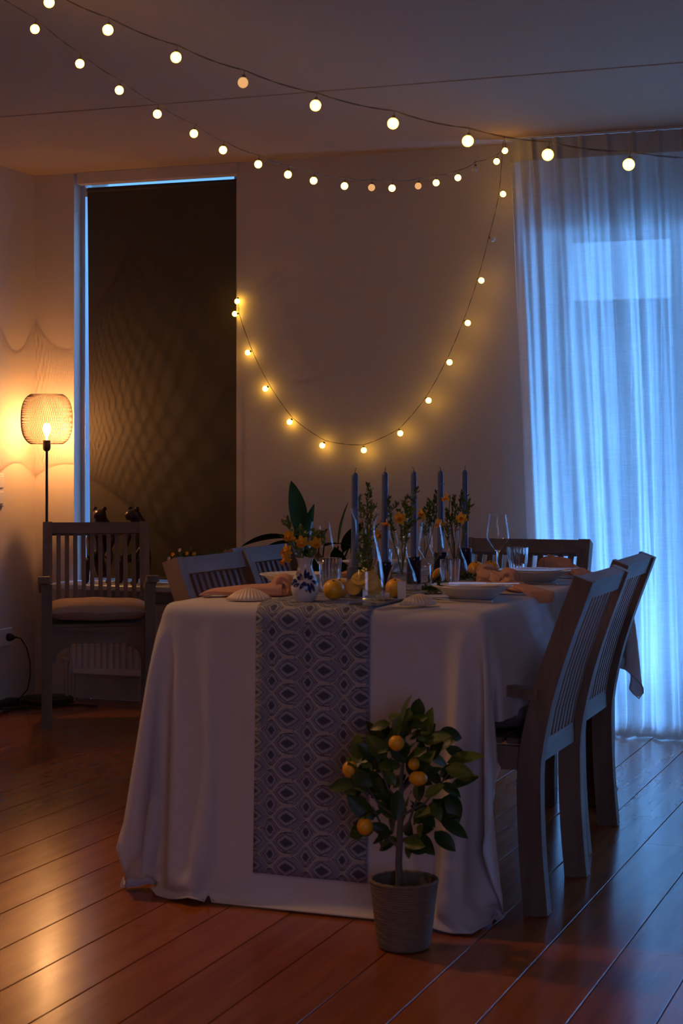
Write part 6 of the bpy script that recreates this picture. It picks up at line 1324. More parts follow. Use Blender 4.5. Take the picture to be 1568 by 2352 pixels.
def load_cloth():
    nx, ny = CLOTH_N
    d2 = np.array(CLOTH, dtype=np.int32).reshape(3, ny, nx).transpose(1, 2, 0)
    d = np.cumsum(d2, axis=0)
    q = np.cumsum(d, axis=1)
    return q * .0008 + np.array([-2.5, 3.8, 0])
CL = load_cloth()
ny, nx = CL.shape[:2]
b = MB()
b.add([tuple(p) for p in CL.reshape(-1, 3)], [(j * nx + i_, j * nx + i_ + 1, (j + 1) * nx + i_ + 1, (j + 1) * nx + i_) for j in range(ny - 1) for i_ in range(nx - 1)])
tc_ = thing('tablecloth', 'white linen tablecloth draped over the dining table down to the floor', 'tablecloth')
o = b.build('cloth', M['cloth'], tc_, angle=180)
md = o.modifiers.new('smooth', 'SUBSURF')
md.levels = md.render_levels = 1
# stitched hem along the edge
ring = [CL[0, i_] for i_ in range(nx)] + [CL[j, nx - 1] for j in range(1, ny)] + [CL[ny - 1, i_] for i_ in range(nx - 2, -1, -1)] + [CL[j, 0] for j in range(ny - 2, 0, -1)]
ring.append(ring[0])
MB().tube([tuple(p) for p in ring], .0024, 5, cap=False).build('hem', M['cloth'], tc_)

def cl_at(u, v_):
    """bilinear point on the cloth, u and v in grid steps"""
    i_, j = min(nx - 2, max(0, int(u))), min(ny - 2, max(0, int(v_)))
    fu, fv = u - i_, v_ - j
    return CL[j, i_] * (1 - fu) * (1 - fv) + CL[j, i_ + 1] * fu * (1 - fv) + CL[j + 1, i_] * (1 - fu) * fv + CL[j + 1, i_ + 1] * fu * fv
def cl_n(u, v_):
    a = cl_at(u + .6, v_) - cl_at(u - .6, v_)
    c_ = cl_at(u, v_ + .6) - cl_at(u, v_ - .6)
    n_ = np.cross(a, c_)
    return n_ / (np.linalg.norm(n_) + 1e-9)
CX0, CY0, ST = TX0 - .285, TY0 - .785, .025
ru0, ru1 = (-1.803 - CX0) / ST, (-1.490 - CX0) / ST
rv0 = (TY0 - .685 - CY0) / ST
rv1 = ny - 2
NRU, NRV = 16, 130
def run_fn(a, e):
    u, v_ = ru0 + (ru1 - ru0) * a, rv0 + (rv1 - rv0) * e
    return tuple(cl_at(u, v_) + cl_n(u, v_) * .0042)
b = MB().grid(run_fn, NRU, NRV)
me = b.mesh('runner', angle=180)
uvl = me.uv_layers.new(name='UV')
for lp in me.loops:
    k = lp.vertex_index
    a, e = (k % NRU) / (NRU - 1), (k // NRU) / (NRV - 1)
    uvl.data[lp.index].uv = ((a * (ru1 - ru0)) * ST + .055, -(e * (rv1 - rv0)) * ST + .02)
o = put('table_runner', me, M['runner'])
mark(o, 'blue and beige ogee-patterned table runner hanging down the front of the white cloth', 'table runner')
md = o.modifiers.new('thick', 'SOLIDIFY')
md.thickness = .0012
md.offset = 1
# ------------------------------------------------------------------ leaves and flowers
def leaf_mesh(name, ln, w, curl=.25, fold=.25, nl=6, nw=4, tip=1.0, base=.0, petiole=0.0):
    """leaf blade from the origin along +y, midrib folded, tip drooping"""
    b = MB()
    def fn(u, v_):
        s_ = v_
        wd = w / 2 * (math.sin(PI * min(1, s_ ** .85)) ** .75 if 0 < s_ < 1 else 0.02)
        a = (u - .5) * 2
        y_ = petiole + ln * (s_ - .10 * curl * s_ * s_)
        z_ = -curl * ln * s_ * s_ * .6 + abs(a) * wd * fold
        return (a * wd, y_, z_)
    b.grid(fn, nw + 1, nl + 1)
    if petiole > 0:
        b.tube([(0, 0, 0), (0, petiole * 1.05, .0)], w * .035, 4)
    return b.mesh(name, angle=180)

def aim(o, direction, roll=0.0):
    d = Vector(direction).normalized()
    q = d.to_track_quat('Y', 'Z')
    o.rotation_mode = 'QUATERNION'
    o.rotation_quaternion = q @ Quaternion((0, 1, 0), roll)

# little citrus tree in a woven pot
PX, PY = -1.322, 3.905
tr = thing('citrus_tree', 'small potted citrus tree with orange fruits on the floor before the cloth', 'potted plant', (PX, PY, 0))
b = MB()
prof = [(0, .003), (.058, .003), (.062, .008)]
nrow = 26
for k in range(nrow):
    z_ = .012 + k * .00565
    r_ = .0625 + (.0805 - .0625) * (k / (nrow - 1)) ** .9
    prof += [(r_ - .0006, z_), (r_ + .0009, z_ + .0028)]
prof += [(.0795, .1585), (.0795, .162), (.0765, .162), (.0745, .155), (.070, .06), (0, .06)]
b.lathe(prof, 56, mod=lambda an, j: 1 + .006 * math.sin(an * 28 + (j % 4) * 1.57) + .004 * math.sin(an * 5 + j))
b.build('woven_pot', M['rope'], tr)
MB().tube([(.0785 * math.cos(2 * PI * k / 48), .0785 * math.sin(2 * PI * k / 48), .160 + .001 * math.sin(k * 2.4)) for k in range(49)], .0045, 8, cap=False).build('rim', M['rope'], tr)
MB().lathe([(0, .138), (.03, .139), (.06, .136), (.0735, .134)], 28, mod=lambda an, j: 1 + .02 * math.sin(an * 9 + j)).build('soil', M['soil'], tr)
trng = random.Random(21)
trunk = [Vector((-.010, 0, .13)), Vector((-.013, 0, .20)), Vector((-.011, .002, .26)), Vector((-.008, 0, .32)), Vector((-.006, 0, .40)), Vector((.0, 0, .48)), Vector((.004, 0, .53))]
wb = MB().tube(trunk, [.0105, .0085, .0078, .0066, .005, .0036, .0024], 9)
def branch(p0, p1, r0, bend=.02):
    m_ = p0.lerp(p1, .5) + Vector((0, 0, -bend))
    pts = [p0, p0.lerp(m_, .6), m_, m_.lerp(p1, .6), p1]
    wb.tube(pts, [r0, r0 * .9, r0 * .75, r0 * .6, r0 * .4], 7)
    return pts
T_ = lambda x, z, y=0: Vector((x, y, z))
brs = [branch(T_(-.012, .235), T_(-.075, .33, -.01), .0045), branch(T_(-.011, .25), T_(.085, .33, .01), .005), branch(T_(-.010, .27), T_(.045, .37, -.03), .0045),
       branch(T_(-.008, .30), T_(-.12, .41, .0), .0036), branch(T_(-.008, .31), T_(.11, .42, .01), .0036), branch(T_(-.006, .34), T_(-.06, .45, -.03), .003),
       branch(T_(-.004, .37), T_(.07, .49, .0), .003), branch(T_(-.004, .38), T_(.02, .44, .05), .003), branch(T_(-.008, .29), T_(-.03, .36, .06), .0035)]
wb.build('trunk', M['bark'], tr)
lm = [leaf_mesh('leaf', .074, .040, .25, .20), leaf_mesh('leaf', .066, .038, .45, .15), leaf_mesh('leaf', .082, .041, .12, .25)]
lmp = [m_.copy() for m_ in lm]
def tleaf(p, d, sc=1.0, pale=False, roll=None):
    k = trng.randrange(3)
    o = put('leaf', (lmp if pale else lm)[k], M['tree_leaf_pale' if pale else 'tree_leaf'], tr, p)
    y_ = Vector(d).normalized()
    n_ = Vector((trng.uniform(-.7, .7), trng.uniform(-1.2, -.1), trng.uniform(.1, .9)))
    z_ = (n_ - y_ * n_.dot(y_)).normalized()
    o.rotation_mode = 'QUATERNION'
    o.rotation_quaternion = Matrix((y_.cross(z_), y_, z_)).transposed().to_quaternion()
    o.scale = (sc, sc, sc)
# leaves the photo shows one by one at the outline (x, z of the stalk; direction x, z)
for x_, z_, dx, dz, sc, pale in ((.004, .525, .02, .075, 1.05, True), (.0, .495, .012, .08, 1.1, False), (.02, .50, .06, .025, .8, False), (.015, .535, .045, .015, .6, True),
                                (-.045, .475, -.045, .04, 1.0, False), (-.03, .45, -.055, .055, 1.1, False), (.055, .495, .01, .075, 1.1, True), (.06, .49, .065, .03, .95, True),
                                (.10, .44, .065, .018, 1.15, True), (.11, .435, .07, -.005, 1.0, True), (-.105, .44, -.012, .075, 1.0, True), (-.115, .43, -.07, -.012, .95, True),
                                (-.10, .42, .035, .05, .8, True), (-.12, .415, .045, -.02, 1.0, False), (-.11, .39, -.06, -.012, .9, False), (-.085, .36, -.05, .02, 1.0, True),
                                (.035, .40, -.02, .07, 1.1, False), (.10, .40, .06, -.02, .9, False), (.11, .37, .03, -.06, 1.1, False), (.12, .39, .045, .02, .9, False),
                                (-.07, .30, -.045, .045, 1.1, False), (-.075, .29, -.055, -.03, 1.0, False), (-.05, .275, -.02, -.055, .9, False), (.075, .28, .06, -.04, .95, False),
                                (.09, .31, .05, -.03, 1.0, False), (.06, .45, .03, .035, .9, False), (.01, .44, -.03, .06, 1.0, False)):
    y_ = trng.uniform(-.05, .02)
    tleaf((x_, y_, z_), (dx, trng.uniform(-.03, .02), dz), sc * .98, pale)
for k in range(112):
    br = brs[k % len(brs)] if k % 4 else trunk[3:]
    i_ = trng.randrange(1, len(br) - 1) if len(br) > 2 else 0
    p = br[i_].lerp(br[min(i_ + 1, len(br) - 1)], trng.random())
    zf = (p.z - .25) / .3
    p = p + Vector((trng.uniform(-.045, .045), trng.uniform(-.05, .05), trng.uniform(-.03, .035))) * (1.05 - .4 * max(0, zf))
    out = Vector((p.x, p.y, 0))
    d = out.normalized() * trng.uniform(.3, 1) + Vector((trng.uniform(-.6, .6), trng.uniform(-.6, .6), trng.uniform(-.7, .9)))
    tleaf(p, d, trng.uniform(.62, 1.0), trng.random() < .22)
fm = MB()
fm.ball((0, 0, 0), .0185, 18, 12)
fmesh = fm.mesh('fruit')
for x_, z_, y_, sc in ((.000, .492, -.055, (1, 1, 1)), (.036, .442, -.035, (.75, .75, .8)), (.055, .414, -.06, (1.2, 1, .92)), (-.125, .418, -.03, (1, 1, 1.1)), (-.076, .292, -.06, (1.04, 1.04, 1.08))):
    o = put('fruit', fmesh, M['orange'], tr, (x_, y_, z_))
    o.scale = sc
    calyx = MB()
    for q in range(5):
        a = 2 * PI * q / 5
        calyx.add([(0, 0, .0188), (.004 * math.cos(a - .5), .004 * math.sin(a - .5), .0183), (.0065 * math.cos(a), .0065 * math.sin(a), .0178), (.004 * math.cos(a + .5), .004 * math.sin(a + .5), .0183)], [(0, 1, 2, 3)])
    calyx.tube([(0, 0, .018), (.001, 0, .026)], .0011, 5)
    calyx.build('stalk', M['tree_leaf'], o)

# large dark peace lily behind the table
pl = thing('peace_lily', 'dark green broad-leaved house plant before the bare wall behind the table', 'potted plant', (-2.60, 6.58, 0))
MB().lathe([(0, .0), (.11, .0), (.115, .01), (.145, .50), (.145, .52), (.132, .52), (.128, .48), (0, .475)], 32).build('planter', M['pot_dark'], pl)
MB().lathe([(0, .482), (.127, .480)], 24).build('soil', M['soil'], pl)
big = [leaf_mesh('leaf', .25, .085, .30, .18, 10, 4), leaf_mesh('leaf', .22, .095, .55, .15, 10, 4), leaf_mesh('leaf', .20, .075, .18, .22, 10, 4)]
prng2 = random.Random(5)
lilies = [(-.075, .0, .83, -.10, .1, .95, 0, 1.0), (-.040, -.02, .78, .10, -.05, .9, 2, 1.0), (-.09, -.05, .83, -.9, -.2, .15, 1, .95), (-.10, -.04, .82, -.85, -.1, -.35, 1, .95), (-.12, 0, .80, -.8, .1, -.75, 0, .8),
          (.10, -.02, .80, .12, 0, .95, 2, .95), (.13, -.05, .78, .55, -.2, .75, 2, .85), (.05, -.05, .80, .75, -.3, .25, 1, .95), (.02, -.03, .82, .1, -.4, .2, 1, 1.0), (.10, -.06, .80, .3, -.3, -.8, 0, 1.0),
          (.03, -.06, .78, .0, -.3, -.9, 1, 1.0), (-.05, .05, .74, -.3, .3, .6, 0, .9), (.08, .06, .76, .5, .4, .5, 0, .9), (.13, .0, .82, .6, -.2, -.7, 0, 1.0), (.0, -.08, .76, .3, -.5, -.5, 1, 1.0), (.16, -.02, .83, .35, -.1, -.9, 1, .95),
          (.07, -.07, .74, .05, -.4, -.85, 0, 1.0), (.13, -.06, .72, .2, -.4, -.8, 1, .9), (-.02, -.05, .70, -.2, -.4, -.6, 1, .9)]
stb = MB()
for x_, y_, z_, dx, dy, dz, k, sc in lilies:
    o = put('leaf', big[k], M['lily'], pl, (x_, y_, z_))
    aim(o, (dx, dy, dz), prng2.uniform(-.5, .5))
    o.scale = (sc, sc, sc)
    stb.tube([(x_ * .25, y_ * .3, .478), (x_ * .5, y_ * .6, (z_ + .478) / 2), (x_, y_, z_)], .0032, 5)
stb.build('stems', M['lily'], pl)

def sprig(label, p0, p1, mat, bend=.015, n=26, ll=.013, group=None, seed=0):
    """a fine stem set with small narrow leaves"""
    r_ = random.Random(seed)
    p0, p1 = Vector(p0), Vector(p1)
    o_ = thing('green_sprig', label, 'greenery', p0, 0, group)
    d = p1 - p0
    side = Vector((r_.uniform(-1, 1), r_.uniform(-1, 1), 0)).normalized()
    pts = [d * s_ + side * (bend * 4 * s_ * (1 - s_)) for s_ in (0, .2, .4, .6, .8, 1)]
    b = MB().tube(pts, [.0014, .0013, .0011, .0010, .0008, .0005], 5)
    side2 = []
    for q in range(3):
        s_ = .55 + .14 * q
        bp = d * s_
        e_ = bp + (d.normalized() * .8 + Vector((r_.uniform(-.9, .9), r_.uniform(-.9, .9), .1))).normalized() * (.045 - .008 * q)
        b.tube([bp, e_], [.0008, .0005], 4)
        side2.append((bp, e_))
    b.build('stem', M['stemgreen'], o_)
    b = MB()
    segs = [(pts[i_], pts[i_ + 1]) for i_ in (2, 3, 4, 4)] + side2
    for k in range(n * 7):
        a, e_ = segs[k % len(segs)]
        p = a.lerp(e_, r_.random())
        ax = (e_ - a).normalized()
        rd = Vector((r_.uniform(-1, 1), r_.uniform(-1, 1), r_.uniform(-.3, 1)))
        ld = (ax * r_.uniform(.4, 1.0) + rd * .8).normalized()
        sd = ld.cross(Vector((r_.uniform(-1, 1), r_.uniform(-1, 1), r_.uniform(-1, 1)))).normalized()
        l_ = ll * r_.uniform(.7, 1.3)
        b.add([p, p + ld * l_ * .55 + sd * l_ * .21, p + ld * l_, p + ld * l_ * .55 - sd * l_ * .21], [(0, 1, 2, 3)])
    lv = b.build('leaves', mat, o_)
    lv['kind'] = 'stuff'
    return o_

def daffodil(label, base, head, face, sc=1.0, seed=0):
    r_ = random.Random(seed)
    base, head = Vector(base), Vector(head)
    f_ = Vector(face).normalized()
    o_ = thing('daffodil', label, 'flower', base, 0, 'daffodils in the vases')
    h = head - base
    neck = h - f_ * .012
    MB().tube([(0, 0, 0), h * .35 + Vector((.004, 0, 0)), h * .75 + Vector((0, 0, .008)), neck + Vector((0, 0, .004)), h - f_ * .003], .0013, 6).build('stem', M['stemgreen'], o_)
    q = f_.to_track_quat('Z', 'Y').to_matrix()
    pm = MB()
    L = .0185 * sc
    def pfn(u, v_):
        a = (u - .5) * 2
        wd = L * .36 * (math.sin(PI * (.14 + .86 * v_)) ** .8 if v_ < 1 else .02)
        return (a * wd, L * (.1 + v_), -.18 * L * v_ + .22 * abs(a) * wd)
    pm.grid(pfn, 3, 6)
    pmesh = pm.mesh('petal', angle=180)
    for k in range(6):
        o = put('petal', pmesh, M['petal'], o_, h)
        o.rotation_mode = 'QUATERNION'
        o.rotation_quaternion = q.to_quaternion() @ Quaternion((0, 0, 1), 2 * PI * k / 6 + .2) @ Quaternion((1, 0, 0), r_.uniform(-.3, .15))
    tb_ = MB().lathe([(0, -.002), (.0032 * sc, -.002), (.0036 * sc, .004 * sc), (.0046 * sc, .011 * sc), (.0072 * sc, .0150 * sc), (.0060 * sc, .0146 * sc), (.0040 * sc, .010 * sc), (.0028 * sc, .003 * sc), (0, .002)], 18,
                     mod=lambda an, j: 1 + (.10 * math.sin(an * 8) if j in (4, 5) else 0))
    o = tb_.build('trumpet', M['trumpet'], o_)
    o.location = h
    o.rotation_mode = 'QUATERNION'
    o.rotation_quaternion = q.to_quaternion()
    return o_

# ------------------------------------------------------------------ on the table
TZ = .7800          # top of cloth
RZ = TZ + .0035     # top of runner
def glass_lathe(outer, inner, n=40, mod=None):
    return MB().lathe(outer + inner[::-1], n, mod=mod)

# white vase with blue leaves
VX, VY = -1.703, 4.225
va = thing('ceramic_vase', 'small white vase with blue painted leaves, holding daffodils', 'vase', (VX, VY, RZ))
vprof = [(0, 0), (.022, 0), (.0245, .003), (.032, .014), (.0372, .030), (.0368, .042), (.0315, .058), (.0240, .074), (.0190, .088), (.0182, .098), (.0205, .108), (.0240, .1135)]
MB().lathe(vprof + [(.0228, .1138), (.0165, .098), (.0170, .088), (.022, .072), (.033, .04), (.02, .006), (0, .005)], 40).build('body', M['porcelain'], va)
def vr(z):
    for (r0, z0), (r1, z1) in zip(vprof[:-1], vprof[1:]):
        if z0 <= z <= z1 and z1 > z0:
            return r0 + (r1 - r0) * (z - z0) / (z1 - z0)
    return .03
blue = simple('cobalt_brushwork', (.015, .030, .13), .22, .3)
b = MB()
def vleaf(a0, z0, a1, z1, w):
    """brush stroke on the vase between two (angle, height) points"""
    n_ = 6
    vs = []
    for k in range(n_ + 1):
        s_ = k / n_
        wd = w * math.sin(PI * (s_ * .92 + .04)) ** .8
        a, z = a0 + (a1 - a0) * s_, z0 + (z1 - z0) * s_
        da, dz = (a1 - a0) * .033, z1 - z0
        l_ = math.hypot(da, dz) + 1e-9
        for sg in (-1, 1):
            aa, zz = a + sg * wd * (-dz / l_) / .033, z + sg * wd * (da / l_)
            r_ = vr(zz) + .0005
            vs.append((r_ * math.cos(aa), r_ * math.sin(aa), zz))
    b.add(vs, [(2 * k, 2 * k + 1, 2 * k + 3, 2 * k + 2) for k in range(n_)])
A0 = -PI / 2 + .36
for a0, z0, a1, z1, w in ((-.15, .058, -.62, .064, .0040), (-.15, .058, -.45, .072, .0040), (-.62, .052, -1.15, .056, .0042), (-.38, .047, -.82, .042, .0040), (-.02, .054, -.28, .036, .0035),
                          (.02, .060, .05, .082, .0040), (.10, .062, .42, .076, .0042), (.25, .060, .70, .066, .0042), (.05, .052, .10, .030, .0036), (.22, .050, .38, .026, .0038), (.45, .050, .66, .030, .0036), (.55, .055, 1.0, .048, .0040),
                          (-.85, .050, -1.35, .044, .0036), (1.0, .05, 1.5, .056, .0036), (-1.4, .05, -1.9, .056, .0036), (2.4, .058, 2.9, .064, .004), (2.6, .05, 3.1, .045, .004), (3.2, .056, 3.7, .062, .004)):
    vleaf(A0 + a0, z0, A0 + a0 + (a1 - a0) * 1.3, z0 + (z1 - z0) * 1.15, w * 1.25)
b.build('painted_leaves', blue, va)
vt = (VX, VY, RZ + .06)
def nm_fl(x_, y_, z_, vtop, label, face, seed, sc=1.0):
    daffodil(label, vtop, (x_, y_, z_), face, sc, seed)
for k, (x_, y_, z_, face, lb) in enumerate(((-1.744, 4.215, .952, (-.25, -.8, -.35), 'topmost yellow daffodil at the left edge of the blue and white vase bouquet'),
                                         (-1.702, 4.200, .938, (.15, -.7, -.45), 'middle yellow daffodil facing down over the blue and white vase'),
                                         (-1.670, 4.215, .936, (.55, -.6, -.35), 'rightmost yellow daffodil over the blue and white vase, before the wine glass'),
                                         (-1.747, 4.205, .915, (-.4, -.7, -.3), 'yellow daffodil drooping left above the rim of the blue and white vase'),
                                         (-1.750, 4.200, .893, (-.3, -.7, -.6), 'lowest yellow daffodil hanging at the rim of the blue and white vase'))):
    daffodil(lb, (VX + .004 * (k - 2), VY, RZ + .05), (x_, y_, z_), face, 1.0, k)
for k, (x_, y_, z_, lb) in enumerate(((-1.763, 4.245, .998, 'tallest green sprig leaning left out of the blue and white vase'), (-1.722, 4.25, .965, 'leafy sprig in the middle of the blue and white vase'),
                                   (-1.690, 4.25, .968, 'leafy sprig right of middle in the blue and white vase'), (-1.668, 4.26, .955, 'short leafy sprig leaning right in the blue and white vase'))):
    sprig(lb, (VX + .003 * (k - 1), VY, RZ + .055), (x_, y_, z_), M['sprig'], .012, 20, .013, 'green sprigs in the vases', 40 + k)

# water carafe
KX, KY = -1.525, 4.195
ca = thing('water_carafe', 'glass water carafe with orange slices and herbs at the table front', 'carafe', (KX, KY, RZ))
cprof = [(0, 0), (.046, 0), (.0495, .004), (.0500, .030), (.0480, .070), (.0420, .112), (.0320, .150), (.0255, .178), (.0242, .192), (.0270, .212), (.0340, .232), (.0395, .2435)]
MB().lathe(cprof + [(.0405, .2445), (.0385, .2440)], 48).build('body', M['glass'], ca)
MB().lathe([(0, .0095), (.0455, .0105), (.0475, .032), (.0456, .070), (.0398, .110), (.0330, .137), (.0328, .1372), (0, .1372)], 40).build('water', M['water'], ca)
def slice_at(pos, normal, r_):
    q = Vector(normal).to_track_quat('Z', 'Y')
    b = MB().lathe([(0, -.0028), (r_, -.0028), (r_, .0028), (0, .0028)], 28)
    o = b.build('citrus_slice', M['lemon_rind'], ca, smooth=False)
    o.location = pos
    o.rotation_mode = 'QUATERNION'
    o.rotation_quaternion = q
    b = MB()
    for k in range(9):
        a0, a1 = 2 * PI * k / 9 + .06, 2 * PI * (k + 1) / 9 - .06
        for zz in (-.0031, .0031):
            vs = [(.0025 * math.cos((a0 + a1) / 2), .0025 * math.sin((a0 + a1) / 2), zz)] + [(r_ * .86 * math.cos(a0 + (a1 - a0) * j / 4), r_ * .86 * math.sin(a0 + (a1 - a0) * j / 4), zz) for j in range(5)]
            b.add(vs, [tuple(range(6))])
    b.build('segments', M['lemon_flesh'], o, smooth=False)
slice_at((-.022, -.024, .046), (-.25, -1, .05), .0215)
slice_at((-.006, -.018, .066), (.05, -.7, .75), .024)
slice_at((.017, -.016, .060), (.35, -.8, .25), .026)
slice_at((.004, .006, .082), (-.3, -.6, .5), .024)
slice_at((.016, .020, .045), (.2, -.9, -.3), .024)
b = MB()
r_ = random.Random(9)
b.tube([(-.004, .0, .05), (.0, .002, .10), (.003, 0, .16), (.006, .002, .215)], .0012, 5)
b.tube([(.012, .01, .04), (.01, .006, .10), (-.004, .002, .15), (-.002, 0, .20)], .0012, 5)
for k in range(230):
    z_ = r_.uniform(.070, .185)
    rad = min(.030, .6 * (.045 - .15 * (z_ - .05)))
    a = r_.uniform(0, 2 * PI)
    p = Vector((rad * math.cos(a) * r_.random(), rad * math.sin(a) * r_.random(), z_))
    ld = Vector((r_.uniform(-1, 1), r_.uniform(-1, 1), r_.uniform(-.4, 1))).normalized()
    sd = ld.cross(Vector((r_.uniform(-1, 1), r_.uniform(-1, 1), r_.uniform(-1, 1)))).normalized()
    l_ = r_.uniform(.010, .019)
    b.add([p, p + ld * l_ * .5 + sd * l_ * .28, p + ld * l_, p + ld * l_ * .5 - sd * l_ * .28], [(0, 1, 2, 3)])
o = b.build('herbs', M['sprig'], ca)
o['kind'] = 'stuff'

# clear bud vases with flowers
bprof = [(0, 0), (.030, 0), (.036, .004), (.0425, .020), (.0420, .034), (.0340, .058), (.0220, .084), (.0150, .106), (.0128, .124), (.0135, .142), (.0170, .158), (.0195, .164)]
def bud_vase(x_, y_, label, sc=1.0):
    v_ = thing('bud_vase', label, 'vase', (x_, y_, RZ), 0, 'clear glass bud vases along the table')
    op = [(r_ * sc, z_ * sc) for r_, z_ in bprof]
    ip = [(max(0, r_ * sc - .0016), z_ * sc + (.005 if z_ < .01 else 0)) for r_, z_ in bprof]
    MB().lathe(op + [(.0200 * sc, .1648 * sc), (.0182 * sc, .1642 * sc)], 36).build('body', M['glass'], v_)
    MB().lathe([(0, .006), (.030 * sc, .006), (.040 * sc, .020 * sc), (.0395 * sc, .034 * sc), (.0325 * sc, .057 * sc), (0, .0572 * sc)], 30).build('water', M['water'], v_)
    return v_
vases = {'vA': (-1.558, 4.585), 'vB': (-1.575, 5.14), 'vC': (-1.720, 4.80), 'vD': (-1.722, 5.29)}
bud_vase(*vases['vA'], 'clear glass bud vase between the carafe and the middle wine glass')
bud_vase(*vases['vB'], 'clear glass bud vase just left of the two oranges at the right end')
bud_vase(*vases['vC'], 'clear glass bud vase hidden behind the water carafe')
bud_vase(*vases['vD'], 'clear glass bud vase furthest back behind the middle wine glass')
fl = [('vA', (-1.554, 4.56, .991), (.1, -.9, -.2), 'large open daffodil between the second and third candle'), ('vA', (-1.600, 4.58, .975), (-.8, -.3, -.2), 'daffodil in profile just right of the second candle'),
      ('vC', (-1.693, 4.76, .933), (.7, -.5, -.15), 'daffodil between the carafe neck and the second candle'),
      ('vD', (-1.724, 5.27, .976), (-.1, -.9, .0), 'open daffodil just right of the third candle'),
      ('vB', (-1.547, 5.12, .972), (.2, -.9, -.1), 'daffodil in front of the rightmost candle'), ('vB', (-1.604, 5.15, 1.034), (-.7, -.5, -.3), 'highest daffodil, nodding between the two rightmost candles'),
      ('vB', (-1.594, 5.16, .974), (-.6, -.5, .2), 'small daffodil just left of the rightmost candle, over the rim of the bud vase'), ('vB', (-1.620, 5.13, .956), (-.5, -.7, -.5), 'drooping daffodil over the rim of the middle wine glass')]
for k, (v_, p, face, lb) in enumerate(fl):
    x_, y_ = vases[v_]
    daffodil(lb, (x_, y_, RZ + .05), p, face, 1.0, 20 + k)
sp = [('vA', (-1.602, 4.60, 1.043), 'green sprig leaning left in the bud vase beside the second candle'), ('vA', (-1.575, 4.62, 1.010), 'short green sprig in the bud vase beside the second candle'), ('vA', (-1.556, 4.61, 1.045), 'upright green sprig left of the third candle'),
      ('vA', (-1.520, 4.60, 1.072), 'tall green sprig before the third candle'), ('vA', (-1.530, 4.57, 1.020), 'bushy green sprig at the foot of the third candle top'),
      ('vC', (-1.755, 4.78, 1.043), 'left green sprig above the carafe rim'), ('vC', (-1.728, 4.78, 1.078), 'taller green sprig above the carafe rim'), ('vC', (-1.715, 4.77, 1.030), 'short green sprig just inside the carafe rim outline'),
      ('vD', (-1.705, 5.29, 1.022), 'short green sprig right of the third candle'), ('vD', (-1.683, 5.29, 1.055), 'curved green sprig left of the fourth candle'), ('vD', (-1.662, 5.28, 1.094), 'tallest green sprig before the fourth candle'), ('vD', (-1.70, 5.27, .99), 'low green sprig under the daffodil right of the third candle'),
      ('vB', (-1.552, 5.15, 1.055), 'tall green sprig before the rightmost candle'), ('vB', (-1.583, 5.16, 1.040), 'green sprig left of the rightmost candle'), ('vB', (-1.533, 5.15, 1.027), 'green sprig leaning right past the rightmost candle'), ('vB', (-1.60, 5.14, .995), 'low green sprig leaning left in the bud vase by the oranges')]
for k, (v_, p, lb) in enumerate(sp):
    x_, y_ = vases[v_]
    sprig(lb, (x_, y_, RZ + .05), p, M['sprig'] if k % 3 else M['sprig_dark'], .010, 22, .012, 'green sprigs in the vases', 60 + k)

# candles in dark blue holders
CY = (4.43, 4.675, 4.935, 5.20, 5.465)
for k, y_ in enumerate(CY):
    n_ = ('first', 'second', 'third', 'fourth', 'fifth')[k]
    h = thing('candle_holder', 'dark blue ceramic candle holder, %s from the left along the table' % n_, 'candle holder', (-1.640, y_, RZ), 0, 'dark blue candle holders along the table')
    MB().lathe([(0, 0), (.0205, 0), (.0215, .002), (.0215, .064), (.0225, .066), (.0225, .078), (.0212, .080), (.0115, .080), (.0112, .055), (0, .055)], 32).build('body', M['holder'], h)
    cd = thing('taper_candle', 'unlit blue-grey taper candle, %s from the left' % n_, 'candle', (-1.640, y_, RZ + .056), 0, 'blue-grey taper candles in a row')
    ln = .278
    MB().lathe([(0, 0), (.0108, 0), (.0105, .05), (.0092, ln - .012), (.0086, ln - .006), (.0055, ln - .001), (.0018, ln + .0015), (0, ln + .001)], 24).build('wax', M['candle'], cd)
    a = 1.2 * k + .3
    MB().tube([(0, 0, ln), (.0008, 0, ln + .006), (.003 * math.cos(a), .002 * math.sin(a), ln + .011), (.0055 * math.cos(a), .003 * math.sin(a), ln + .0135)], .0009, 5).build('wick', M['wick'], cd)

# wine glasses and tumblers
wprof = [(0, 0), (.034, 0), (.0345, .0012), (.020, .0030), (.007, .0060), (.0036, .012), (.0031, .040), (.0034, .068), (.0052, .078), (.0105, .086), (.0360, .1235), (.0368, .128), (.0365, .132), (.0262, .1980)]
def wine(x_, y_, label, z0=TZ):
    w = thing('wine_glass', label, 'glass', (x_, y_, z0), 0, 'wine glasses on the table')
    MB().lathe(wprof[:10] + [(0, .0845)], 32).build('stem', M['glass_solid'], w)
    bowl = [(0, .0862), (.0060, .0858)] + wprof[9:] + [(.0265, .1986), (.0254, .1982)]
    MB().lathe(bowl, 40).build('bowl', M['glass'], w)
    return w
wine(-1.785, 4.545, 'empty wine glass behind the blue and white vase')
wine(-1.488, 4.630, 'empty wine glass in the middle of the table, before the bud vases')
wine(-1.493, 5.335, 'empty wine glass at the right end, beside the two oranges')
wine(-1.845, 5.40, 'empty wine glass at the far left setting, behind the second candle')
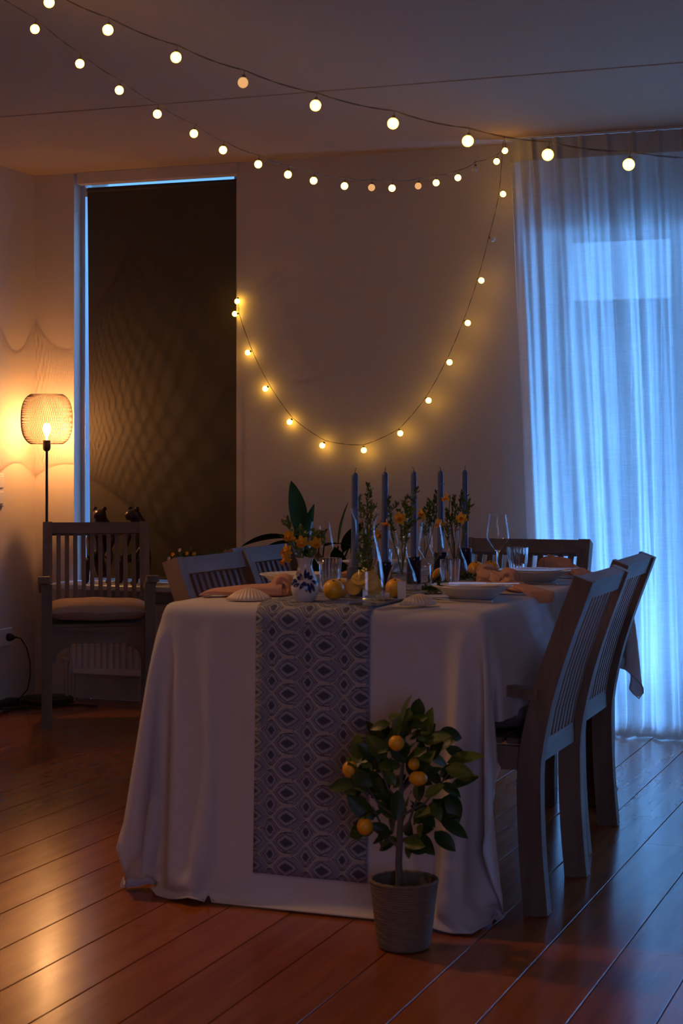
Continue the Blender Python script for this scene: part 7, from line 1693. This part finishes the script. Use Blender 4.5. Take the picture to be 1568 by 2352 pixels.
def tumbler(x_, y_, label, z0=TZ, sc=1.0):
    w = thing('ribbed_tumbler', label, 'glass', (x_, y_, z0), 0, 'ribbed water tumblers on the table')
    NR = 20
    rib = lambda an, j: 1 + (.035 * abs(math.cos(an * NR / 2)) if j in (2, 3) else 0)
    prof = [(0, 0), (.0265, 0), (.0285, .004), (.0335, .078), (.0342, .090), (.0332, .0906), (.0318, .0895), (.0312, .078), (.0258, .012), (0, .010)]
    MB().lathe([(r_ * sc, z_) for r_, z_ in prof], NR * 8, mod=rib).build('body', M['glass_solid'], w)
    return w
tumbler(-1.462, 4.725, 'ribbed water tumbler behind the first white plate at the right', TZ, .85)
tumbler(-1.455, 5.435, 'ribbed water tumbler beside the wine glass at the right end', TZ, 1.0)
tumbler(-1.800, 4.66, 'ribbed water tumbler behind the blue and white vase', TZ, .95)
tumbler(-1.835, 5.20, 'ribbed water tumbler at the far left setting, behind the second candle', TZ, 1.0)

# fruit, cards
def orange(x_, y_, r_, label, mat=None, z0=RZ, nub=False):
    o_ = thing('orange', label, 'fruit', (x_, y_, z0), 0, 'oranges laid along the runner')
    b = MB().ball((0, 0, r_ * .96), r_, 24, 16, (1, 1, .96))
    if nub:
        b.xf(Matrix.Translation((0, 0, 0)))
    b.build('peel', mat or M['orange'], o_)
    st_ = MB().lathe([(0, .0), (.0035, .0), (.0028, .0015), (0, .0022)], 8)
    s_ = st_.build('stalk', M['sprig_dark'], o_)
    s_.location = (r_ * .15, -r_ * .45, r_ * 1.80)
    s_.rotation_euler = (.5, .15, 0)
    return o_
orange(-1.648, 4.290, .0285, 'yellow-orange citrus fruit between the painted vase and the carafe', M['lemon'])
orange(-1.662, 4.372, .0265, 'orange behind the yellow citrus fruit by the carafe', M['orange'])
orange(-1.523, 4.425, .0265, 'orange with a name card right of the carafe')
orange(-1.545, 4.905, .0265, 'orange behind the stem of the middle wine glass')
orange(-1.538, 5.245, .0265, 'orange left of the name card at the right end of the table')
orange(-1.505, 5.300, .0265, 'orange right of the name card at the right end of the table')
def card(x_, y_, rz, label, w=.020, h=.044):
    o_ = thing('name_card', label, 'card', (x_, y_, RZ), rz, 'white name cards')
    MB().box((0, 0, h / 2), (w, .0011, h)).build('sheet', M['card'], o_, smooth=False).rotation_euler = (-.12, 0, 0)
    return o_
card(-1.491, 4.385, .35, 'white name card leaning on the orange right of the carafe', .022, .046)
card(-1.510, 5.245, .5, 'white name card between the two oranges', .013, .042)
def votive(x_, y_, label):
    o_ = thing('tea_light_glass', label, 'candle holder', (x_, y_, RZ), 0, 'small tea light glasses')
    MB().lathe([(0, 0), (.019, 0), (.021, .003), (.0235, .034), (.022, .034), (.0195, .006), (0, .006)], 28).build('glass', M['glass'], o_)
    MB().lathe([(0, .0065), (.0185, .0065), (.0185, .017), (0, .018)], 20).build('wax', M['porcelain'], o_)
    return o_
votive(-1.528, 5.185, 'small tea light glass before the left orange at the right end')
votive(-1.530, 4.345, 'small tea light glass hidden right behind the carafe')
for k, (x_, y_, a, lb) in enumerate(((-1.512, 4.56, .4, 'leafy green twig lying right of the carafe near the name card'), (-1.545, 5.05, 1.0, 'leafy green twig lying before the bud vase by the oranges'), (-1.585, 4.80, -.6, 'leafy green twig lying between second and third candle holders'))):
    sprig(lb, (x_, y_, RZ + .008), (x_ + .09 * math.cos(a), y_ - .09 * math.sin(a), RZ + .018), M['sprig_dark'], .01, 20, .020, 'leafy twigs lying on the runner', 90 + k)

# plates
def plate_set(x_, y_, label, label2, z0=TZ, knife=True, sc=1.0, ang=0.0):
    p = thing('deep_plate', label, 'plate', (x_, y_, z0), 0, 'white stoneware deep plates')
    op = [(0, .003), (.052, .003), (.056, 0), (.060, .002), (.075, .012), (.096, .028), (.1085, .0335), (.1095, .0352), (.1085, .0366), (.094, .0315), (.074, .0165), (.058, .0075), (0, .007)]
    MB().lathe([(r_ * sc, z_) for r_, z_ in op], 56).build('body', M['porcelain'], p)
    MB().tube([(.109 * sc * math.cos(2 * PI * k / 56), .109 * sc * math.sin(2 * PI * k / 56), .0352) for k in range(57)], .0013, 5, cap=False).build('rim', M['porcelain_rim'], p)
    q = thing('small_plate', label2, 'plate', (x_, y_, z0 + .0285), 0, 'white stoneware small plates')
    sp_ = [(0, -.014), (.040, -.016), (.043, -.0200), (.046, -.0200), (.048, -.008), (.056, -.0015), (.064, .0014), (.082, .0062), (.0855, .0082), (.0850, .0096), (.080, .0084), (.060, .0042), (0, .0040)]
    MB().lathe([(r_ * sc, z_) for r_, z_ in sp_], 48).build('body', M['porcelain'], q)
    MB().tube([(.0853 * sc * math.cos(2 * PI * k / 48), .0853 * sc * math.sin(2 * PI * k / 48), .0088) for k in range(49)], .0011, 5, cap=False).build('rim', M['porcelain_rim'], q)
plate_set(-1.335, 4.515, 'white deep plate of the first setting at the right, nearest the camera', 'small white plate lying on the nearest deep plate at the right')
plate_set(-1.335, 5.185, 'white deep plate at the right end, by the two oranges', 'small white plate lying on the deep plate at the right end')
plate_set(-1.945, 4.760, 'white deep plate at the left, behind the knotted napkin', 'small white plate lying on the deep plate at the left')
plate_set(-1.945, 5.440, 'white deep plate at the far left setting', 'small white plate lying on the far left deep plate')
def bread_plate(x_, y_, label):
    q = thing('bread_plate', label, 'plate', (x_, y_, TZ), 0, 'white bread plates')
    sp_ = [(0, 0), (.048, 0), (.052, .0012), (.072, .0092), (.0765, .0122), (.076, .0136), (.070, .0112), (.052, .0052), (0, .0046)]
    MB().lathe(sp_, 48).build('body', M['porcelain'], q)
    MB().tube([(.0763 * math.cos(2 * PI * k / 48), .0763 * math.sin(2 * PI * k / 48), .0128) for k in range(49)], .0011, 5, cap=False).build('rim', M['porcelain_rim'], q)
bread_plate(-1.375, 4.915, 'low white plate under the peach napkin between the two right settings')

# cutlery
def knife(x_, y_, z_, rz, label):
    k_ = thing('table_knife', label, 'cutlery', (x_, y_, z_), rz, 'table knives')
    MB().bar([(0, 0, .003), (0, .10, .003)], .010, .005).build('handle', M['steel'], k_)
    b = MB()
    vs = [(-.006, .10, .002), (-.007, .14, .002), (-.006, .19, .002), (0, .205, .002), (.005, .19, .002), (.006, .10, .002)]
    b.add(vs + [(a, c_, .0036) for a, c_, _ in vs], [(5, 4, 3, 2, 1, 0), (6, 7, 8, 9, 10, 11)] + [(k, (k + 1) % 6, 6 + (k + 1) % 6, 6 + k) for k in range(6)])
    b.build('blade', M['steel'], k_, smooth=False)
    return k_
knife(-1.215, 4.635, TZ, PI / 2 + .05, 'table knife right behind the nearest plate, handle to the table edge')
knife(-1.215, 5.325, TZ, PI / 2 + .03, 'table knife right behind the plate at the right end')
knife(-1.395, 4.495, TZ + .0372, -PI / 2 + .35, 'table knife laid across the small plate nearest the camera')
knife(-1.395, 5.165, TZ + .0372, -PI / 2 + .35, 'table knife laid across the small plate at the right end')
def fork(x_, y_, z_, rz, label):
    k_ = thing('table_fork', label, 'cutlery', (x_, y_, z_), rz, 'table forks')
    MB().bar([(0, 0, .003), (0, .12, .004)], .008, .003).build('handle', M['steel'], k_)
    b = MB()
    b.bar([(0, .12, .004), (0, .145, .003)], .020, .002)
    for q in range(4):
        b.bar([(-.0085 + q * .0057, .145, .003), (-.0085 + q * .0057, .185, .006)], .0028, .002)
    b.build('tines', M['steel'], k_, smooth=False)
fork(-1.245, 4.40, TZ, PI / 2, 'table fork before the nearest plate at the right')
fork(-1.235, 5.07, TZ, PI / 2, 'table fork before the plate at the right end')

# knotted peach napkins
def napkin(label, knot, tails, seed=0, hgt=.022, group='peach muslin napkins'):
    """knot: (x, y); tails: list of polylines from the knot outwards with widths"""
    r_ = random.Random(seed)
    o_ = thing('napkin', label, 'napkin', (knot[0], knot[1], TZ), 0, group)
    for pts, w0, w1, h0, h1 in tails:
        P = [Vector((p[0] - knot[0], p[1] - knot[1], p[2] if len(p) > 2 else 0)) for p in pts]
        cum = [0]
        for a, e in zip(P[:-1], P[1:]):
            cum.append(cum[-1] + (e - a).length)
        def at(s_):
            L = s_ * cum[-1]
            for i_ in range(len(P) - 1):
                if L <= cum[i_ + 1] + 1e-9:
                    f_ = (L - cum[i_]) / max(1e-9, cum[i_ + 1] - cum[i_])
                    return P[i_].lerp(P[i_ + 1], f_), (P[i_ + 1] - P[i_]).normalized()
            return P[-1], (P[-1] - P[-2]).normalized()
        k1, k2, k3 = r_.uniform(0, 6), r_.uniform(0, 6), r_.uniform(0, 6)
        def fn(u, v_):
            p, t_ = at(v_)
            sd = Vector((t_.y, -t_.x, 0)).normalized()
            w = w0 + (w1 - w0) * v_
            h = h0 + (h1 - h0) * v_
            a = 2 * PI * u
            cr = 1 + .22 * math.sin(3 * a + k1 + 3 * v_) + .13 * math.sin(7 * a + k2 - 2 * v_) + .07 * math.sin(13 * a + k3 + 5 * v_)
            x_ = math.cos(a) * w / 2 * (1 + .12 * math.sin(11 * v_ + k1) + .08 * math.sin(5 * a + 9 * v_))
            z_ = max(0.0012, h * .5 + math.sin(a) * h / 2 * cr)
            end = min(1, (1 - v_) * 9) ** .5 if v_ > .89 else 1
            return p + sd * x_ * (.75 + .25 * end) + Vector((0, 0, z_ * max(.12, end))) + t_ * (.012 * math.sin(2 * a + k2) * v_)
        MB().grid(fn, 48, 34, True).build('tail', M['napkin'], o_, angle=180)
    b = MB()
    K = .026
    def kf(u, v_):
        a, c_ = 2 * PI * u, 2 * PI * v_
        rr_ = .0135 * (1 + .20 * math.sin(5 * c_ + 2 * a + seed) + .10 * math.sin(9 * c_ - a))
        R_ = .0165 * (1 + .14 * math.sin(2 * a + seed))
        p = Vector(((R_ + rr_ * math.cos(c_)) * math.cos(a) * 1.15, rr_ * math.sin(c_) * 1.15, (R_ + rr_ * math.cos(c_)) * math.sin(a)))
        return p + Vector((0, 0, .0305))
    b.grid(kf, 40, 25, True)
    ko = b.build('knot', M['napkin'], o_, angle=180)
    ko.rotation_euler = (0, .35, r_.uniform(-.3, .5))
    return o_
napkin('peach napkin tied in a knot behind the scallop shell, long tail to the left', (-1.840, 4.395), [
    ([(-1.838, 4.395), (-1.90, 4.375), (-1.97, 4.365), (-2.05, 4.35)], .050, .085, .034, .016),
    ([(-1.842, 4.395), (-1.875, 4.43), (-1.93, 4.47), (-1.99, 4.49)], .040, .075, .038, .020),
    ([(-1.838, 4.395), (-1.81, 4.40), (-1.78, 4.42)], .040, .040, .028, .018)], 3)
napkin('peach napkin standing between the two plates at the right, tail over the table edge', (-1.335, 4.855), [
    ([(-1.335, 4.855), (-1.28, 4.79), (-1.235, 4.75), (-1.20, 4.72, -.003), (-1.185, 4.70, -.018)], .050, .085, .034, .008),
    ([(-1.335, 4.855), (-1.375, 4.88, .012), (-1.42, 4.90, .014)], .050, .075, .042, .036)], 5)
napkin('peach napkin with two peaks behind the plate at the right end, tail to the right', (-1.375, 5.50), [
    ([(-1.375, 5.50), (-1.33, 5.50), (-1.29, 5.49)], .055, .045, .060, .045),
    ([(-1.29, 5.49), (-1.26, 5.46), (-1.22, 5.40)], .045, .075, .038, .014),
    ([(-1.375, 5.50), (-1.40, 5.52), (-1.42, 5.53)], .050, .03, .055, .02)], 8)
napkin('pale napkin standing at the far left setting, left of the carafe', (-1.865, 5.16), [
    ([(-1.865, 5.16), (-1.85, 5.17), (-1.83, 5.18)], .05, .04, .050, .060),
    ([(-1.865, 5.16), (-1.91, 5.18), (-1.97, 5.22)], .05, .08, .030, .016)], 12)
napkin('small peach napkin behind the middle plate, by the bud vase twigs', (-1.445, 5.02), [
    ([(-1.445, 5.02), (-1.43, 5.00), (-1.40, 4.98)], .05, .05, .040, .012),
    ([(-1.445, 5.02), (-1.46, 5.03), (-1.47, 5.04)], .045, .03, .042, .03)], 15)

# scallop shells
def scallop(x_, y_, rz, label, R_=.062, tilt=.0, z0=TZ):
    s_ = thing('scallop_shell', label, 'shell', (x_, y_, z0), rz, 'scallop shells at the table front')
    NA, NRr = 76, 12
    def fn(u, v_):
        a = (u - .5) * 2 * 1.22
        rib = .5 + .5 * math.cos(u * 15 * 2 * PI)
        r_ = R_ * v_ * (1.0 + .10 * math.cos(a * .9)) * (1 + .035 * rib * v_)
        dome = .50 * R_ * (1 - (2 * v_ - .85) ** 2 / 1.35) * math.cos(a * .85) ** .7
        z_ = max(0, dome) + .0016 * rib * v_
        return (r_ * math.sin(a), -R_ * .45 + r_ * math.cos(a), z_ + .0012)
    b = MB().grid(fn, NA, NRr)
    o = b.build('shell', M['shell'], s_, angle=180)
    m_ = o.modifiers.new('thick', 'SOLIDIFY')
    m_.thickness = .0022
    ear = MB()
    ear.box((-.013, -R_ * .45 + .002, .006), (.022, .012, .003), bev=.001).box((.013, -R_ * .45 + .002, .006), (.022, .012, .003), bev=.001)
    ear.build('hinge_ears', M['shell'], s_)
    return s_
scallop(-1.868, 4.235, PI + .30, 'white scallop shell on the cloth at the front left, before the knotted napkin')
scallop(-1.400, 4.255, PI + .9, 'pale scallop shell tilted on the cloth right of the runner', .055)

# ------------------------------------------------------------------ on the window sill
SZ = .5655
def frog(x_, y_, label, turn):
    f_ = thing('frog_figurine', label, 'figurine', (x_, y_, SZ), turn, 'dark frog figurines on the window sill')
    V = [(0, .045, .150, .030), (0, .040, .215, .034), (0, .028, .268, .030), (0, .010, .305, .024), (0, -.004, .328, .034), (0, -.036, .322, .026), (0, -.055, .314, .014),
         (-.040, .030, .262, .013), (-.062, .014, .205, .010), (-.050, -.020, .160, .009), (-.040, -.045, .118, .012),
         (.040, .030, .262, .013), (.062, .014, .205, .010), (.050, -.020, .160, .009), (.040, -.045, .118, .012),
         (-.034, .035, .130, .022), (-.050, -.045, .105, .017), (-.052, -.040, .050, .011), (-.052, -.040, .012, .010), (-.056, -.075, .009, .012),
         (.034, .035, .130, .022), (.050, -.045, .105, .017), (.052, -.040, .050, .011), (.052, -.040, .012, .010), (.056, -.075, .009, .012), (0, .045, .110, .030), (0, .05, .02, .036)]
    E_ = [(0, 1), (1, 2), (2, 3), (3, 4), (4, 5), (5, 6), (2, 7), (7, 8), (8, 9), (9, 10), (2, 11), (11, 12), (12, 13), (13, 14), (25, 15), (15, 16), (16, 17), (17, 18), (18, 19), (25, 20), (20, 21), (21, 22), (22, 23), (23, 24), (0, 25), (25, 26)]
    me = bpy.data.meshes.new('body')
    me.from_pydata([v_[:3] for v_ in V], E_, [])
    o = put('body', me, M['frog'], f_)
    md = o.modifiers.new('skin', 'SKIN')
    md.use_smooth_shade = True
    if len(me.skin_vertices) == 0:
        raise RuntimeError('no skin layer')
    sv = me.skin_vertices[0].data
    for k, v_ in enumerate(V):
        sv[k].radius = (v_[3] * 1.12, v_[3] * 1.12)
    sv[0].use_root = True
    sd = o.modifiers.new('sub', 'SUBSURF')
    sd.levels = sd.render_levels = 2
    for s_ in (-1, 1):
        MB().ball((s_ * .023, -.008, .351), .0115, 14, 10).build('eye', M['frog_eye'], f_)
    return f_
frog(-3.985, 7.295, 'dark sitting frog figurine on the sill, the left of two, behind the armchair', .25)
frog(-3.800, 7.295, 'dark sitting frog figurine on the sill, the right of two, behind the armchair', -.35)

def sill_pot(x_, y_, label, kind):
    p = thing('potted_flower' if kind == 'flower' else 'potted_grass', label, 'potted plant', (x_, y_, SZ))
    MB().lathe([(0, 0), (.042, 0), (.052, .075), (.056, .078), (.056, .088), (.050, .088), (.046, .078), (0, .077)], 28).build('pot', M['terracotta'] if kind == 'flower' else M['pot_dark'], p)
    MB().lathe([(0, .079), (.045, .078)], 16).build('soil', M['soil'], p)
    r2 = random.Random(31 if kind == 'flower' else 32)
    b = MB()
    if kind == 'flower':
        for k in range(230):
            a, q = r2.uniform(0, 2 * PI), r2.random() ** .5
            pp = Vector((q * .074 * math.cos(a), q * .06 * math.sin(a), .085 + .065 * (1 - q * q) * r2.random() + .01))
            ld = Vector((math.cos(a) * q, math.sin(a) * q, r2.uniform(.1, 1))).normalized()
            sd = ld.cross(Vector((r2.uniform(-1, 1), r2.uniform(-1, 1), r2.uniform(-1, 1)))).normalized()
            l_ = r2.uniform(.014, .028)
            b.add([pp, pp + ld * l_ * .5 + sd * l_ * .3, pp + ld * l_, pp + ld * l_ * .5 - sd * l_ * .3], [(0, 1, 2, 3)])
        o = b.build('leaves', M['sprig_dark'], p)
        o['kind'] = 'stuff'
        fm_ = MB()
        for q in range(5):
            a = 2 * PI * q / 5
            fm_.add([(0, 0, 0), (.008 * math.cos(a - .5), .008 * math.sin(a - .5), .002), (.0115 * math.cos(a), .0115 * math.sin(a), .003), (.008 * math.cos(a + .5), .008 * math.sin(a + .5), .002)], [(0, 1, 2, 3)])
        fm_.ball((0, 0, .001), .003, 8, 5)
        base_ = fm_.mesh('blossom', angle=180)
        for x2, z2, mt in ((-.024, .165, 'petal_white'), (-.060, .145, 'trumpet'), (.012, .150, 'petal'), (.048, .150, 'petal'), (-.08, .125, 'petal_white'), (.07, .12, 'trumpet')):
            o = put('blossom', base_.copy(), M[mt], p, (x2, -.04, z2))
            aim(o, (0, .5, 1), 0)
            o.rotation_quaternion = Vector((r2.uniform(-.3, .3), -.9, .35)).to_track_quat('Z', 'Y')
    else:
        for k in range(260):
            a, q = r2.uniform(0, 2 * PI), r2.random()
            l_ = r2.uniform(.08, .125)
            sp_ = r2.uniform(.15, .75)
            p0 = Vector((q * .03 * math.cos(a), q * .03 * math.sin(a), .08))
            d = Vector((math.cos(a) * sp_, math.sin(a) * sp_, 1)).normalized()
            pm_ = p0 + d * l_ * .6
            pe = p0 + d * l_ + Vector((math.cos(a), math.sin(a), -.3)) * .018
            sd = Vector((-math.sin(a), math.cos(a), 0)) * .0011
            b.add([p0 - sd, p0 + sd, pm_ + sd, pm_ - sd, pe], [(0, 1, 2, 3), (3, 2, 4)])
        o = b.build('blades', M['sprig_dark'], p)
        o['kind'] = 'stuff'
    return p
sill_pot(-3.520, 7.29, 'pot of primroses with white and orange blossoms on the window sill', 'flower')
sill_pot(-3.368, 7.285, 'pot of fine dark grass at the right end of the window sill', 'grass')

# ------------------------------------------------------------------ radiator, pipes, wall fittings, cables
rd = thing('radiator', 'white panel radiator under the tall window, behind the armchair', 'radiator', (-3.72, 7.30, 0))
rw, z0, z1 = .80, .135, .47
b = MB()
n_ = 24
prof = []
for k in range(n_):
    x_ = -rw / 2 + rw * k / n_
    s_ = rw / n_
    prof += [(x_, -.012), (x_ + s_ * .50, -.012), (x_ + s_ * .62, -.001), (x_ + s_ * .88, -.001)]
prof.append((rw / 2, -.012))
m_ = len(prof)
b.add([(p[0], p[1] - .02, zz) for zz in (z0 + .03, z1 - .03) for p in prof], [(k, k + 1, m_ + k + 1, m_ + k) for k in range(m_ - 1)])
b.box((0, -.026, z0 + .015), (rw, .014, .032), bev=.004)
b.box((0, -.026, z1 - .015), (rw, .014, .032), bev=.004)
b.build('front_panel', M['white_paint'], rd, smooth=False)
MB().box((0, .03, (z0 + z1) / 2), (rw, .012, z1 - z0), bev=.003).build('rear_panel', M['white_paint'], rd, smooth=False)
for s_ in (-1, 1):
    MB().box((s_ * (rw / 2 + .004), .0, (z0 + z1) / 2), (.006, .075, z1 - z0), bev=.002).build('side_cover', M['white_paint'], rd, smooth=False)
MB().box((0, .0, z1 + .004), (rw + .01, .075, .006), bev=.002).build('top_grille', M['white_paint'], rd, smooth=False)
b = MB()
for x_ in (-.448, -.412):
    b.tube([(x_, -.0, .0), (x_, -.0, .215)], .0085, 10)
b.build('supply_pipe', M['pipe'], rd)
b = MB()
b.tube([(-.470, 0, .20), (-.385, 0, .20)], .012, 12).tube([(-.412, 0, .17), (-.412, 0, .235)], .014, 12).tube([(-.448, 0, .165), (-.448, 0, .195)], .013, 12).tube([(-.43, -.01, .225), (-.43, -.01, .40)], .008, 10)
b.build('valve', M['pipe'], rd)

ws = thing('wall_switch', 'pale double light switch at the left edge of the picture on the wall', 'switch', (X0, 7.065, 1.006), 0)
MB().box((.005, 0, 0), (.010, .082, .155), bev=.003).build('plate', M['plastic_white'], ws, smooth=False)
MB().box((.012, 0, .037), (.006, .056, .056), bev=.002).build('rocker', M['plastic_white'], ws, smooth=False)
MB().box((.012, 0, -.037), (.006, .056, .056), bev=.002).build('rocker', M['plastic_white'], ws, smooth=False)
so = thing('wall_socket', 'pale double wall socket low on the left wall with a black plug', 'socket', (X0, 7.10, .310))
MB().box((.006, 0, 0), (.012, .155, .085), bev=.003).build('plate', M['plastic_white'], so, smooth=False)
pg = thing('plug_lead', 'black plug and thin lead running from the wall socket down to the floor', 'cable', (X0, 7.135, .310))
o = MB().lathe([(0, .012), (.018, .012), (.019, .022), (.014, .040), (.006, .048), (.0045, .060), (0, .060)], 18).build('plug', M['black'], pg)
o.rotation_euler = (0, PI / 2, 0)
MB().tube([(.056, 0, 0), (.075, .01, -.004), (.095, .030, -.05), (.105, .045, -.12), (.102, .050, -.19), (.090, .045, -.25), (.06, .02, -.295), (.03, -.03, -.304), (.02, -.12, -.305)], .0032, 7).build('lead', M['black'], pg)
ps = thing('power_strip', 'black power strip lying on the floor at the left wall', 'power strip', (X0 + .10, 6.93, 0), .12)
MB().box((0, 0, .018), (.055, .30, .036), bev=.005).build('body', M['black'], ps, smooth=False)
b = MB()
for k in range(3):
    b.lathe([(0, .0365), (.018, .0365), (.018, .040), (.014, .040), (.014, .038), (0, .038)], 18, (0, -.09 + k * .09, 0))
b.build('outlets', M['metal_dark'], ps)
rr2 = random.Random(4)
for k, lb in enumerate(('black cable in loose coils on the floor by the left wall', 'black cable running along the floor under the armchair to the lamp', 'thin black cable lying on the floor before the power strip')):
    base = (X0 + .16, 6.85, 0)
    cb_ = thing('floor_cable', lb, 'cable', base)
    pts = []
    for q in range(60):
        s_ = q / 59
        if k == 0:
            pts.append((.05 * math.sin(9 * s_ * 2) - .02, -.30 + .55 * s_ + .05 * math.cos(14 * s_), .005 + .004 * math.sin(20 * s_) + .004))
        elif k == 1:
            pts.append((.03 + .25 * s_ + .03 * math.sin(8 * s_), .10 + .25 * s_ + .03 * math.sin(11 * s_), .0045))
        else:
            pts.append((.05 + .04 * math.sin(7 * s_), -.45 + .75 * s_, .0045 + .009 * math.exp(-((s_ - .5) / .1) ** 2)))
    MB().tube(pts, .0038, 6).build('lead', M['black'], cb_)

# ------------------------------------------------------------------ housings for the two added fill spots
for (sx, sy, sz), tgt in FILL_SPOTS:
    sl = thing('fill_spotlight', 'small white fill spotlight, added out of view, aimed at the %s' % ('table' if sy > 3 else 'floorboards before the table'), 'lamp', (sx, sy, ZC), 0, 'added fill spotlights')
    MB().lathe([(0, 0), (.045, 0), (.045, -.022), (.040, -.026), (0, -.026)], 24).build('canopy', M['white_paint'], sl)
    q = (Vector(tgt) - Vector((sx, sy, sz))).to_track_quat('-Z', 'Y')
    back = q @ Vector((0, 0, .075))
    MB().tube([(0, 0, -.02), Vector((0, 0, sz - ZC)) + back], .006, 8).build('stem', M['white_paint'], sl)
    o = MB().lathe([(.036, -.012), (.038, -.012), (.038, .07), (.030, .085), (0, .088), (0, .080), (.028, .078), (.034, .066), (.036, -.012)], 24).build('housing', M['white_paint'], sl)
    o.location = (0, 0, sz - ZC)
    o.rotation_mode = 'QUATERNION'
    o.rotation_quaternion = q
